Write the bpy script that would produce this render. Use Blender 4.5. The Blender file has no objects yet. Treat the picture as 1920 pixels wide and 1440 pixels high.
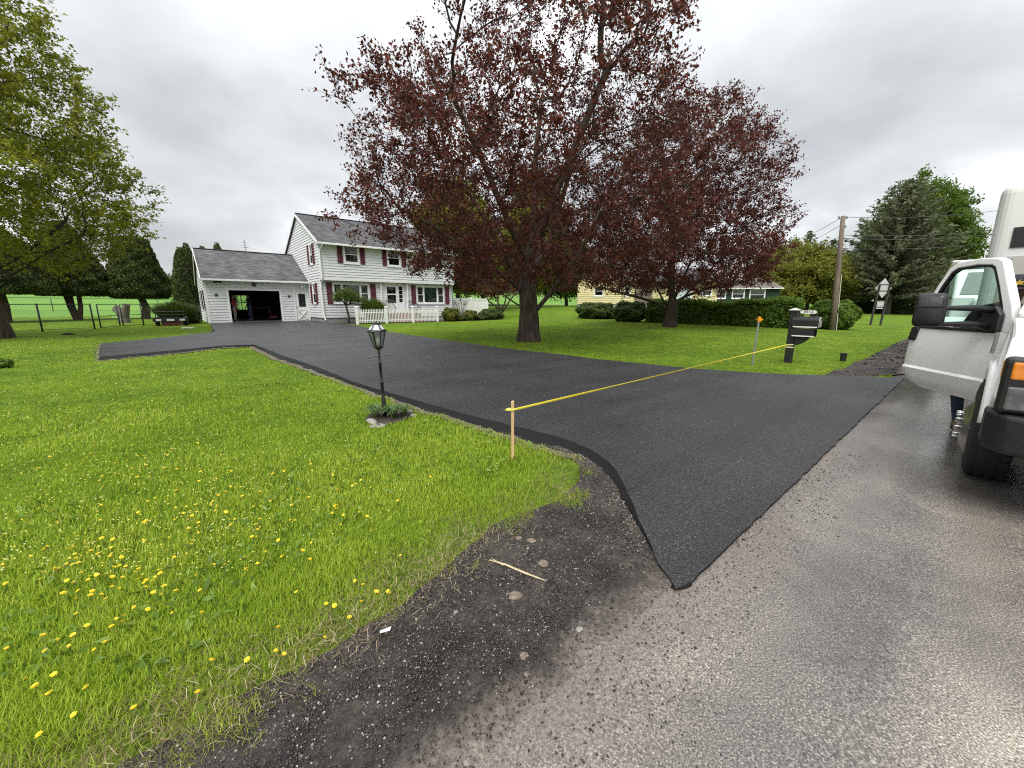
import bpy, bmesh, math, random
import numpy as np
from mathutils import Vector, Matrix

scene = bpy.context.scene
C = scene.collection
PI = math.pi
R = math.radians

# ------------------------------------------------------------------ camera
EYE = 1.42
PITCH = R(11.384)
FPX = 740.0                       # focal length in pixels of a 1920 wide picture
cam_data = bpy.data.cameras.new('camera')
cam_data.sensor_width = 36.0
cam_data.lens = FPX / 1920.0 * 36.0
cam_data.clip_start = 0.05
cam_data.clip_end = 3000.0
cam = bpy.data.objects.new('camera', cam_data)
cam.location = (0, 0, EYE)
cam.rotation_euler = (PI / 2 - PITCH, 0, 0)
C.objects.link(cam)
scene.camera = cam

# ------------------------------------------------------------------ sky, sun, exposure
SUN_EL, SUN_AZ = R(57), R(195)    # a veiled sun high behind the clouds
world = bpy.data.worlds.new('World')
scene.world = world
world.use_nodes = True
nt = world.node_tree
nt.nodes.clear()
wn = nt.nodes.new
out = wn('ShaderNodeOutputWorld')
bg = wn('ShaderNodeBackground')
sky = wn('ShaderNodeTexSky')
sky.sky_type = 'NISHITA'
sky.sun_disc = False
sky.sun_elevation = SUN_EL
sky.sun_rotation = SUN_AZ
tc = wn('ShaderNodeTexCoord')
sep = wn('ShaderNodeSeparateXYZ')
nt.links.new(tc.outputs['Generated'], sep.inputs[0])
def wmath(op, a, b=None):
    n = wn('ShaderNodeMath'); n.operation = op
    for i, s in enumerate((a, b)):
        if s is None: continue
        if isinstance(s, (int, float)): n.inputs[i].default_value = s
        else: nt.links.new(s, n.inputs[i])
    return n.outputs[0]
zc = wmath('ADD', wmath('MAXIMUM', sep.outputs[2], 0.0), 0.34)
cx = wmath('DIVIDE', sep.outputs[0], zc)
cy = wmath('DIVIDE', sep.outputs[1], zc)
comb = wn('ShaderNodeCombineXYZ')
nt.links.new(cx, comb.inputs[0]); nt.links.new(cy, comb.inputs[1])
n1 = wn('ShaderNodeTexNoise'); n1.inputs['Scale'].default_value = 1.3
n1.inputs['Detail'].default_value = 5; n1.inputs['Roughness'].default_value = 0.5
n1.inputs['Distortion'].default_value = 0.15
nt.links.new(comb.outputs[0], n1.inputs['Vector'])
ramp = wn('ShaderNodeValToRGB')
ramp.color_ramp.elements[0].position = 0.33
ramp.color_ramp.elements[0].color = (0.43, 0.445, 0.455, 1)
ramp.color_ramp.elements[1].position = 0.68
ramp.color_ramp.elements[1].color = (1.05, 1.06, 1.06, 1)
e = ramp.color_ramp.elements.new(0.52); e.color = (0.64, 0.655, 0.665, 1)
nt.links.new(n1.outputs['Fac'], ramp.inputs[0])
# an overcast sky is brighter overhead than at the horizon
grad = wmath('ADD', wmath('MULTIPLY', wmath('MAXIMUM', sep.outputs[2], 0.0), 0.60), 0.40)
mul = wn('ShaderNodeMix'); mul.data_type = 'RGBA'; mul.blend_type = 'MULTIPLY'
mul.inputs['Factor'].default_value = 1.0
nt.links.new(ramp.outputs[0], mul.inputs['A'])
gcol = wn('ShaderNodeCombineColor')
for i in range(3): nt.links.new(grad, gcol.inputs[i])
nt.links.new(gcol.outputs[0], mul.inputs['B'])
scl = wn('ShaderNodeMix'); scl.data_type = 'RGBA'; scl.blend_type = 'MIX'
scl.inputs['Factor'].default_value = 0.94
sks = wn('ShaderNodeMix'); sks.data_type = 'RGBA'; sks.blend_type = 'MULTIPLY'
sks.inputs['Factor'].default_value = 1.0
sks.inputs['B'].default_value = (0.10, 0.10, 0.10, 1)
nt.links.new(sky.outputs[0], sks.inputs['A'])
nt.links.new(sks.outputs['Result'], scl.inputs['A'])
nt.links.new(mul.outputs['Result'], scl.inputs['B'])
nt.links.new(scl.outputs['Result'], bg.inputs['Color'])
bg.inputs['Strength'].default_value = 1.0
nt.links.new(bg.outputs[0], out.inputs[0])

sun_d = bpy.data.lights.new('sun', 'SUN')
sun_d.energy = 1.5
sun_d.angle = R(35)
sun_d.color = (1.0, 0.97, 0.93)
sun = bpy.data.objects.new('sun', sun_d)
sd = Vector((math.sin(SUN_AZ) * math.cos(SUN_EL), math.cos(SUN_AZ) * math.cos(SUN_EL), math.sin(SUN_EL)))
sun.rotation_euler = sd.to_track_quat('Z', 'Y').to_euler()
sun.location = (0, 0, 40)
C.objects.link(sun)

vs = scene.view_settings
vs.view_transform = 'Standard'
vs.look = 'None'
vs.exposure = 1.3
vs.gamma = 1.0
vs.use_curve_mapping = False
scene.render.engine = 'CYCLES'
cy_ = scene.cycles
cy_.max_bounces = 6
cy_.diffuse_bounces = 3
cy_.glossy_bounces = 3
cy_.transmission_bounces = 4
cy_.transparent_max_bounces = 12
cy_.use_denoising = False
cy_.denoising_prefilter = 'ACCURATE'
cy_.denoising_input_passes = 'RGB_ALBEDO_NORMAL'
cy_.filter_width = 1.1
try: cy_.denoiser = 'OPENIMAGEDENOISE'
except Exception: pass
cy_.use_adaptive_sampling = False
cy_.adaptive_threshold = 0.01
cy_.sample_clamp_indirect = 6.0

# ------------------------------------------------------------------ pixel <-> place
def ray(u, v):
    a = (u - 960) / FPX; b = (v - 720) / FPX
    return np.array([a, math.cos(PITCH) - b * math.sin(PITCH), -math.sin(PITCH) - b * math.cos(PITCH)])
def P(u, v, z=0.0):
    r = ray(u, v); return np.array([0, 0, EYE]) + r * ((z - EYE) / r[2])
def PY(u, v, y):
    r = ray(u, v); return np.array([0, 0, EYE]) + r * (y / r[1])

ROAD_AZ = R(49.4)
RD = np.array([math.sin(ROAD_AZ), math.cos(ROAD_AZ)])        # along the road, away from us
RN = np.array([-math.cos(ROAD_AZ), math.sin(ROAD_AZ)])       # from the road into the plot
R0 = np.array([0.8593, 1.7732])                              # on the road's near edge
def ST(x, y):
    x = np.asarray(x, float); y = np.asarray(y, float)
    return (x - R0[0]) * RN[0] + (y - R0[1]) * RN[1], (x - R0[0]) * RD[0] + (y - R0[1]) * RD[1]
def st2xy(s, t):
    return R0[0] + RN[0] * s + RD[0] * t, R0[1] + RN[1] * s + RD[1] * t
def smooth(x, a, b):
    k = np.clip((np.asarray(x, float) - a) / (b - a), 0, 1); return k * k * (3 - 2 * k)
def zt(x, y):
    s, t = ST(x, y)
    z = np.interp(s, [-1000, 0, 1.5, 4, 9, 25, 45, 60, 120, 220, 300, 5000],
                  [0, 0, .035, .09, .19, .25, .32, .9, 4.4, 9.6, 11.5, 11.5])
    z = z + 0.9 * smooth(s, 12, 27) * smooth(t, 15, 34) * (1 - smooth(s, 60, 140))
    return z
def gz(x, y): return float(zt(x, y))
def at(u, v, dz=0.0):
    z = 0.1
    for _ in range(25):
        p = P(u, v, z)
        if p[1] <= 0 or p[1] > 400: p = PY(u, v, 60.)
        z = 0.5 * z + 0.5 * (float(zt(p[0], p[1])) + dz)
    return np.array([p[0], p[1], float(zt(p[0], p[1])) + dz])

# ------------------------------------------------------------------ materials
MATS = {}
def lk(t, a, b): t.links.new(a, b)
def mat(name, col, rough=0.6, col2=None, scale=8.0, detail=3.0, bump=0.0, bscale=None, metallic=0.0,
        spec=0.5, coat=0.0, stretch=None, contrast=(0.35, 0.65), emit=None):
    if name in MATS: return MATS[name]
    m = bpy.data.materials.new(name); m.use_nodes = True
    t = m.node_tree; b = t.nodes['Principled BSDF']
    b.inputs['Base Color'].default_value = (*col, 1)
    b.inputs['Roughness'].default_value = rough
    b.inputs['Metallic'].default_value = metallic
    b.inputs['Specular IOR Level'].default_value = spec
    b.inputs['Coat Weight'].default_value = coat
    b.inputs['Coat Roughness'].default_value = 0.06
    co = None
    if col2 is not None or bump:
        tcn = t.nodes.new('ShaderNodeTexCoord'); co = tcn.outputs['Object']
        if stretch:
            mp = t.nodes.new('ShaderNodeMapping'); mp.inputs['Scale'].default_value = stretch
            lk(t, co, mp.inputs[0]); co = mp.outputs[0]
    if col2 is not None:
        n = t.nodes.new('ShaderNodeTexNoise'); n.inputs['Scale'].default_value = scale; n.inputs['Detail'].default_value = detail
        lk(t, co, n.inputs['Vector'])
        r = t.nodes.new('ShaderNodeValToRGB')
        r.color_ramp.elements[0].position, r.color_ramp.elements[1].position = contrast
        r.color_ramp.elements[0].color = (*col, 1); r.color_ramp.elements[1].color = (*col2, 1)
        lk(t, n.outputs['Fac'], r.inputs[0]); lk(t, r.outputs[0], b.inputs['Base Color'])
    if bump:
        n = t.nodes.new('ShaderNodeTexNoise'); n.inputs['Scale'].default_value = bscale or scale * 2; n.inputs['Detail'].default_value = 4
        lk(t, co, n.inputs['Vector'])
        bp = t.nodes.new('ShaderNodeBump'); bp.inputs['Strength'].default_value = min(1.0, bump); bp.inputs['Distance'].default_value = 0.02
        lk(t, n.outputs['Fac'], bp.inputs['Height']); lk(t, bp.outputs[0], b.inputs['Normal'])
    MATS[name] = m
    return m

def leaf_mat(name, stops, trans=0.35, rough=0.55, spec=0.3):
    """stops: list of (pos, colour) along the per-leaf random value"""
    if name in MATS: return MATS[name]
    m = bpy.data.materials.new(name); m.use_nodes = True
    t = m.node_tree; b = t.nodes['Principled BSDF']; o = t.nodes['Material Output']
    a = t.nodes.new('ShaderNodeAttribute'); a.attribute_name = 'rnd'
    r = t.nodes.new('ShaderNodeValToRGB')
    els = r.color_ramp.elements
    els[0].position, els[0].color = stops[0][0], (*stops[0][1], 1)
    els[1].position, els[1].color = stops[-1][0], (*stops[-1][1], 1)
    for p, c in stops[1:-1]:
        e = els.new(p); e.color = (*c, 1)
    lk(t, a.outputs['Fac'], r.inputs[0])
    lk(t, r.outputs[0], b.inputs['Base Color'])
    b.inputs['Roughness'].default_value = rough
    b.inputs['Specular IOR Level'].default_value = spec
    tr = t.nodes.new('ShaderNodeBsdfTranslucent')
    lk(t, r.outputs[0], tr.inputs['Color'])
    mx = t.nodes.new('ShaderNodeMixShader'); mx.inputs[0].default_value = trans
    lk(t, b.outputs[0], mx.inputs[1]); lk(t, tr.outputs[0], mx.inputs[2]); lk(t, mx.outputs[0], o.inputs[0])
    MATS[name] = m
    return m

def glass_mat(name, tint=(0.9, 0.95, 0.93), refl=1.0, rough=0.01):
    if name in MATS: return MATS[name]
    m = bpy.data.materials.new(name); m.use_nodes = True
    t = m.node_tree; t.nodes.remove(t.nodes['Principled BSDF']); o = t.nodes['Material Output']
    tr = t.nodes.new('ShaderNodeBsdfTransparent'); tr.inputs[0].default_value = (*tint, 1)
    gl = t.nodes.new('ShaderNodeBsdfGlossy'); gl.inputs['Roughness'].default_value = rough
    fr = t.nodes.new('ShaderNodeFresnel'); fr.inputs[0].default_value = 1.5
    mu = t.nodes.new('ShaderNodeMath'); mu.operation = 'MULTIPLY'; mu.inputs[1].default_value = refl
    lk(t, fr.outputs[0], mu.inputs[0])
    mx = t.nodes.new('ShaderNodeMixShader')
    lk(t, mu.outputs[0], mx.inputs[0]); lk(t, tr.outputs[0], mx.inputs[1]); lk(t, gl.outputs[0], mx.inputs[2]); lk(t, mx.outputs[0], o.inputs[0])
    MATS[name] = m
    return m

# ------------------------------------------------------------------ mesh helpers
def np_mesh(name, verts, faces, rnd=None, smooth_=False):
    """faces: (N,k) int array; rnd: value per face"""
    me = bpy.data.meshes.new(name)
    verts = np.ascontiguousarray(verts, np.float32); faces = np.ascontiguousarray(faces, np.int32)
    n, k = faces.shape
    me.vertices.add(len(verts)); me.vertices.foreach_set('co', verts.ravel())
    me.loops.add(n * k); me.loops.foreach_set('vertex_index', faces.ravel())
    me.polygons.add(n)
    me.polygons.foreach_set('loop_start', np.arange(0, n * k, k, dtype=np.int32))
    me.polygons.foreach_set('loop_total', np.full(n, k, np.int32))
    if smooth_: me.polygons.foreach_set('use_smooth', np.ones(n, bool))
    me.update(calc_edges=True)
    if rnd is not None:
        at_ = me.attributes.new('rnd', 'FLOAT', 'FACE'); at_.data.foreach_set('value', np.ascontiguousarray(rnd, np.float32))
    return me

def link(name, me, m, parent=None, kind=None):
    o = bpy.data.objects.new(name, me)
    if m is not None and len(me.materials) == 0: me.materials.append(m)
    C.objects.link(o)
    if parent is not None: o.parent = parent
    if kind: o['kind'] = kind
    return o

def tag(o, label=None, cat=None, group=None, kind=None):
    if label: o['label'] = label
    if cat: o['category'] = cat
    if group: o['group'] = group
    if kind: o['kind'] = kind
    return o

def empty(name, loc, rz=0.0, label=None, cat=None, group=None):
    o = bpy.data.objects.new(name, None); o.location = [float(c) for c in loc]; o.rotation_euler = (0, 0, rz)
    o.empty_display_size = 0.2
    C.objects.link(o)
    return tag(o, label, cat, group)

def copy_tree(o, parent=None):
    c = o.copy(); C.objects.link(c); c.parent = parent
    for ch in list(o.children): copy_tree(ch, c)
    return c

class MB:
    def __init__(s): s.v = []; s.f = []
    def add(s, vs, fs):
        o = len(s.v); s.v.extend([tuple(map(float, p)) for p in vs]); s.f.extend([tuple(i + o for i in f) for f in fs]); return s
    def box(s, x0, x1, y0, y1, z0, z1):
        return s.add([(x0,y0,z0),(x1,y0,z0),(x1,y1,z0),(x0,y1,z0),(x0,y0,z1),(x1,y0,z1),(x1,y1,z1),(x0,y1,z1)],
                     [(3,2,1,0),(4,5,6,7),(0,1,5,4),(1,2,6,5),(2,3,7,6),(3,0,4,7)])
    def hexa(s, b4, t4):
        return s.add(list(b4) + list(t4), [(3,2,1,0),(4,5,6,7),(0,1,5,4),(1,2,6,5),(2,3,7,6),(3,0,4,7)])
    def quad(s, a, b, c, d): return s.add([a, b, c, d], [(0, 1, 2, 3)])
    def bar(s, p, q, w, h, up=(0, 0, 1)):
        p = Vector(p); q = Vector(q); d = (q - p).normalized(); u = Vector(up)
        if abs(d.dot(u)) > 0.98: u = Vector((0, 1, 0))
        sx = d.cross(u).normalized() * (w / 2); sy = sx.cross(d).normalized() * (h / 2)
        return s.hexa([p - sx - sy, p + sx - sy, p + sx + sy, p - sx + sy], [q - sx - sy, q + sx - sy, q + sx + sy, q - sx + sy])
    def tube(s, pts, rad, n=8, caps=True):
        pts = [Vector(p) for p in pts]
        if not hasattr(rad, '__len__'): rad = [rad] * len(pts)
        rings = []; base = len(s.v); prev = None
        for i, p in enumerate(pts):
            d = (pts[min(i + 1, len(pts) - 1)] - pts[max(i - 1, 0)]).normalized()
            if prev is None:
                ref = Vector((0, 0, 1)) if abs(d.z) < 0.9 else Vector((1, 0, 0))
                ax = d.cross(ref).normalized()
            else:
                ax = (prev - d * prev.dot(d)).normalized()
            prev = ax; ay = d.cross(ax)
            for k in range(n):
                a = 2 * PI * k / n
                s.v.append(tuple(p + (ax * math.cos(a) + ay * math.sin(a)) * rad[i]))
        for i in range(len(pts) - 1):
            for k in range(n):
                a = base + i * n + k; b = base + i * n + (k + 1) % n
                s.f.append((a, b, b + n, a + n))
        if caps:
            s.f.append(tuple(base + k for k in reversed(range(n))))
            s.f.append(tuple(base + (len(pts) - 1) * n + k for k in range(n)))
        return s
    def lathe(s, prof, n=16, c=(0, 0, 0), axis='z'):
        base = len(s.v)
        for r, h in prof:
            for k in range(n):
                a = 2 * PI * k / n
                q = (r * math.cos(a), r * math.sin(a), h)
                if axis == 'x': q = (q[2], q[0], q[1])
                if axis == 'y': q = (q[1], q[2], q[0])
                s.v.append((c[0] + q[0], c[1] + q[1], c[2] + q[2]))
        for i in range(len(prof) - 1):
            for k in range(n):
                a = base + i * n + k; b = base + i * n + (k + 1) % n
                s.f.append((a, b, b + n, a + n))
        s.f.append(tuple(base + k for k in reversed(range(n))))
        s.f.append(tuple(base + (len(prof) - 1) * n + k for k in range(n)))
        return s
    def prism(s, poly, fn, t0, t1):
        """poly 2-D; fn(p, q, t) -> xyz"""
        n = len(poly)
        return s.add([fn(p, q, t0) for p, q in poly] + [fn(p, q, t1) for p, q in poly],
                     [tuple(reversed(range(n))), tuple(range(n, 2 * n))] + [(i, (i + 1) % n, n + (i + 1) % n, n + i) for i in range(n)])
    def mesh(s, name, smooth_=False):
        me = bpy.data.meshes.new(name); me.from_pydata(s.v, [], s.f)
        if smooth_:
            me.polygons.foreach_set('use_smooth', np.ones(len(me.polygons), bool))
        me.update(); return me
    def build(s, name, m, parent=None, smooth_=False, bevel=0.0, seg=2, kind=None, fix=True):
        me = s.mesh(name, smooth_)
        if fix:
            bm = bmesh.new(); bm.from_mesh(me); bmesh.ops.recalc_face_normals(bm, faces=bm.faces[:]); bm.to_mesh(me); bm.free()
        o = link(name, me, m, parent, kind)
        if bevel:
            md = o.modifiers.new('bevel', 'BEVEL'); md.width = bevel; md.segments = seg; md.limit_method = 'ANGLE'; md.angle_limit = R(35)
            md.harden_normals = False
        return o

def in_poly(x, y, poly):
    x = np.asarray(x); y = np.asarray(y); inside = np.zeros(x.shape, bool)
    n = len(poly)
    for i in range(n):
        x1, y1 = poly[i][:2]; x2, y2 = poly[(i + 1) % n][:2]
        c = ((y1 > y) != (y2 > y))
        if y1 == y2: continue
        inside ^= c & (x < (x2 - x1) * (y - y1) / (y2 - y1) + x1)
    return inside

def vnoise(x, y, seed=0, scale=1.0):
    """cheap smooth value noise, numpy"""
    x = np.asarray(x, float) * scale; y = np.asarray(y, float) * scale
    xi = np.floor(x).astype(np.int64); yi = np.floor(y).astype(np.int64)
    fx = x - xi; fy = y - yi; fx = fx * fx * (3 - 2 * fx); fy = fy * fy * (3 - 2 * fy)
    def h(a, b):
        k = (a * 374761393 + b * 668265263 + seed * 1442695041) & 0xffffffff
        k = ((k ^ (k >> 13)) * 1274126177) & 0xffffffff
        return ((k ^ (k >> 16)) & 0xffff) / 65535.0
    return (h(xi, yi) * (1 - fx) + h(xi + 1, yi) * fx) * (1 - fy) + (h(xi, yi + 1) * (1 - fx) + h(xi + 1, yi + 1) * fx) * fy

def unit(v): return v / np.maximum(1e-9, np.linalg.norm(v, axis=-1, keepdims=True))

# ================================================================== THE SETTING
# ---- surfaces
def surface_mat(name, build):
    m = bpy.data.materials.new(name); m.use_nodes = True
    t = m.node_tree; b = t.nodes['Principled BSDF']
    tcn = t.nodes.new('ShaderNodeTexCoord')
    def noise(scale, detail=3, rough=0.55, vec=None, stretch=None, rot=0.0, dist=0.0):
        n = t.nodes.new('ShaderNodeTexNoise'); n.inputs['Scale'].default_value = scale
        n.inputs['Detail'].default_value = detail; n.inputs['Roughness'].default_value = rough; n.inputs['Distortion'].default_value = dist
        v = tcn.outputs['Object']
        if stretch:
            r0 = t.nodes.new('ShaderNodeMapping'); r0.inputs['Rotation'].default_value = (0, 0, rot); lk(t, v, r0.inputs[0])
            mp = t.nodes.new('ShaderNodeMapping'); mp.inputs['Scale'].default_value = stretch
            lk(t, r0.outputs[0], mp.inputs[0]); v = mp.outputs[0]
        lk(t, v, n.inputs['Vector']); return n.outputs['Fac']
    def voro(scale, feature='F1', out='Distance'):
        n = t.nodes.new('ShaderNodeTexVoronoi'); n.feature = feature; n.inputs['Scale'].default_value = scale
        lk(t, tcn.outputs['Object'], n.inputs['Vector']); return n.outputs[out]
    def rmp(fac, stops):
        r = t.nodes.new('ShaderNodeValToRGB'); els = r.color_ramp.elements
        els[0].position, els[0].color = stops[0][0], (*stops[0][1], 1)
        els[1].position, els[1].color = stops[-1][0], (*stops[-1][1], 1)
        for p, c in stops[1:-1]:
            e = els.new(p); e.color = (*c, 1)
        lk(t, fac, r.inputs[0]); return r.outputs[0]
    def mix(fac, a, bb, mode='MIX'):
        n = t.nodes.new('ShaderNodeMix'); n.data_type = 'RGBA'; n.blend_type = mode
        if isinstance(fac, (int, float)): n.inputs['Factor'].default_value = fac
        else: lk(t, fac, n.inputs['Factor'])
        for s, k in ((a, 'A'), (bb, 'B')):
            if isinstance(s, tuple): n.inputs[k].default_value = (*s, 1)
            else: lk(t, s, n.inputs[k])
        return n.outputs['Result']
    def mth(op, a, bb):
        n = t.nodes.new('ShaderNodeMath'); n.operation = op
        for i, s in enumerate((a, bb)):
            if isinstance(s, (int, float)): n.inputs[i].default_value = s
            else: lk(t, s, n.inputs[i])
        return n.outputs[0]
    def bump(h, strength, dist=0.01, prev=None):
        n = t.nodes.new('ShaderNodeBump'); n.inputs['Strength'].default_value = strength; n.inputs['Distance'].default_value = dist
        lk(t, h, n.inputs['Height'])
        if prev is not None: lk(t, prev, n.inputs['Normal'])
        return n.outputs[0]
    class K: pass
    k = K(); k.t = t; k.b = b; k.noise = noise; k.voro = voro; k.rmp = rmp; k.mix = mix; k.mth = mth; k.bump = bump; k.tc = tcn
    build(k)
    MATS[name] = m
    return m

def _lawn(k):
    a = k.rmp(k.noise(0.55, 4), [(0.35, (0.060, 0.120, 0.012)), (0.65, (0.135, 0.225, 0.018))])
    b2 = k.rmp(k.noise(9.0, 6, 0.7), [(0.35, (0.045, 0.085, 0.009)), (0.5, (0.11, 0.19, 0.015)), (0.66, (0.20, 0.28, 0.03))])
    pt_ = k.rmp(k.noise(2.6, 5, 0.7), [(0.34, (0.62, 0.66, 0.7)), (0.5, (1.0, 1.0, 1.0)), (0.66, (1.35, 1.22, 1.1))])
    c = k.mix(1.0, k.mix(0.55, a, b2), pt_, 'MULTIPLY')
    lk(k.t, c, k.b.inputs['Base Color']); k.b.inputs['Roughness'].default_value = 0.9; k.b.inputs['Specular IOR Level'].default_value = 0.1
    lk(k.t, k.bump(k.noise(30, 5, 0.7), 0.9, 0.05), k.b.inputs['Normal'])
M_LAWN = surface_mat('lawn_soil', _lawn)
def _field(k):
    a = k.rmp(k.noise(0.02, 4, stretch=(1, 5, 1), rot=R(-40)), [(0.38, (0.10, 0.205, 0.035)), (0.62, (0.14, 0.265, 0.055))])
    b2 = k.rmp(k.noise(1.2, 5, 0.7), [(0.35, (0.10, 0.20, 0.03)), (0.65, (0.16, 0.28, 0.07))])
    lk(k.t, k.mix(0.4, a, b2), k.b.inputs['Base Color']); k.b.inputs['Roughness'].default_value = 0.95; k.b.inputs['Specular IOR Level'].default_value = 0.1
M_FIELD = surface_mat('far_field', _field)
def _drive(k):
    sp = k.rmp(k.noise(150, 2, 0.65), [(0.34, (0.005, 0.005, 0.0055)), (0.50, (0.018, 0.018, 0.019)), (0.62, (0.043, 0.043, 0.0445)), (0.74, (0.14, 0.14, 0.14))])
    big = k.rmp(k.noise(0.7, 4), [(0.3, (0.80, 0.80, 0.80)), (0.7, (1.2, 1.2, 1.22))])
    st = k.rmp(k.noise(1.6, 5, 0.7, stretch=(0.8, 16.0, 1), rot=R(-33)), [(0.54, (1.0, 1.0, 1.0)), (0.62, (1.15, 1.15, 1.15)), (0.74, (2.4, 2.4, 2.4))])
    mid = k.rmp(k.noise(85, 4, 0.85), [(0.36, (0.25, 0.25, 0.25)), (0.5, (0.95, 0.95, 0.95)), (0.62, (2.6, 2.6, 2.6))])
    c = k.mix(1.0, k.mix(1.0, k.mix(1.0, sp, mid, 'MULTIPLY'), big, 'MULTIPLY'), st, 'MULTIPLY')
    dk = k.rmp(k.noise(2.6, 3, 0.6, stretch=(1.1, 15.0, 1), rot=R(-36)), [(0.70, (1, 1, 1)), (0.76, (0.35, 0.35, 0.35))])
    roll = k.rmp(k.noise(0.5, 2, 0.5, stretch=(0.05, 2.6, 1), rot=R(-38)), [(0.40, (0.86, 0.86, 0.86)), (0.60, (1.16, 1.16, 1.17))])
    c = k.mix(1.0, k.mix(1.0, c, dk, 'MULTIPLY'), roll, 'MULTIPLY')
    lk(k.t, c, k.b.inputs['Base Color'])
    lk(k.t, k.rmp(k.noise(0.9, 3), [(0.3, (0.38,) * 3), (0.7, (0.56,) * 3)]), k.b.inputs['Roughness'])
    k.b.inputs['Specular IOR Level'].default_value = 0.5
    lk(k.t, k.bump(k.noise(85, 4, 0.8), 0.9, 0.010), k.b.inputs['Normal'])
M_DRIVE = surface_mat('new_asphalt', _drive)
def _edge(k):
    sp = k.rmp(k.noise(90, 3, 0.7), [(0.35, (0.003, 0.003, 0.003)), (0.55, (0.008, 0.008, 0.0085)), (0.75, (0.03, 0.03, 0.03))])
    lk(k.t, sp, k.b.inputs['Base Color']); k.b.inputs['Roughness'].default_value = 0.7; k.b.inputs['Specular IOR Level'].default_value = 0.3
    lk(k.t, k.bump(k.noise(70, 4, 0.7), 1.0, 0.02), k.b.inputs['Normal'])
M_EDGE = surface_mat('asphalt_edge', _edge)
def _road(k):
    sp = k.rmp(k.noise(140, 3, 0.75), [(0.34, (0.035, 0.033, 0.030)), (0.46, (0.125, 0.118, 0.108)), (0.55, (0.20, 0.189, 0.174)), (0.68, (0.52, 0.49, 0.455))])
    big = k.rmp(k.noise(0.7, 6, 0.62, dist=0.6), [(0.3, (0.50, 0.475, 0.50)), (0.45, (0.88, 0.85, 0.84)), (0.56, (1.1, 1.07, 1.02)), (0.72, (1.75, 1.68, 1.56))])
    ln = k.rmp(k.noise(0.8, 3, 0.5, stretch=(0.12, 1.6, 1), rot=R(-40.6)), [(0.35, (0.66, 0.65, 0.67)), (0.65, (1.30, 1.27, 1.21))])
    lk(k.t, k.mix(1.0, k.mix(1.0, sp, big, 'MULTIPLY'), ln, 'MULTIPLY'), k.b.inputs['Base Color'])
    dp = k.t.nodes.new('ShaderNodeVectorMath'); dp.operation = 'DOT_PRODUCT'; dp.inputs[1].default_value = (RN[0], RN[1], 0)
    lk(k.t, k.tc.outputs['Object'], dp.inputs[0])
    sd = k.mth('SUBTRACT', float(R0 @ RN), dp.outputs['Value'])
    sd = k.mth('ADD', sd, k.mth('MULTIPLY', k.mth('SUBTRACT', k.noise(1.7, 5, 0.65), 0.5), 0.9))
    ef = k.rmp(sd, [(0.0, (.9, .9, .9)), (0.34, (0, 0, 0))])
    pink = k.rmp(k.noise(70, 5, 0.75), [(0.34, (0.07, 0.058, 0.049)), (0.5, (0.145, 0.121, 0.103)), (0.66, (0.25, 0.217, 0.19))])
    base_ = k.b.inputs['Base Color'].links[0].from_socket
    lk(k.t, k.mix(ef, base_, pink), k.b.inputs['Base Color'])
    # damp film: smoother patches farther along the road
    sepn = k.t.nodes.new('ShaderNodeSeparateXYZ'); lk(k.t, k.tc.outputs['Object'], sepn.inputs[0])
    wet = k.noise(0.45, 4, 0.6, stretch=(0.35, 1.3, 1), rot=R(-40.6))
    far = k.rmp(k.mth('DIVIDE', sepn.outputs[0], 9.0), [(0.12, (0, 0, 0)), (0.42, (1, 1, 1))])
    wetn = k.rmp(wet, [(0.34, (0, 0, 0)), (0.55, (1, 1, 1))])
    w = k.mth('MULTIPLY', far, wetn)
    ro = k.mth('SUBTRACT', 0.54, k.mth('MULTIPLY', w, 0.43))
    lk(k.t, ro, k.b.inputs['Roughness']); k.b.inputs['Specular IOR Level'].default_value = 0.7
    b0_ = k.b.inputs['Base Color'].links[0].from_socket
    lk(k.t, k.mix(w, b0_, k.mix(1.0, b0_, (0.62, 0.62, 0.63), 'MULTIPLY')), k.b.inputs['Base Color'])
    lk(k.t, k.bump(k.noise(110, 3, 0.7), 0.28, 0.004), k.b.inputs['Normal'])
M_ROAD = surface_mat('worn_road', _road)
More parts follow.
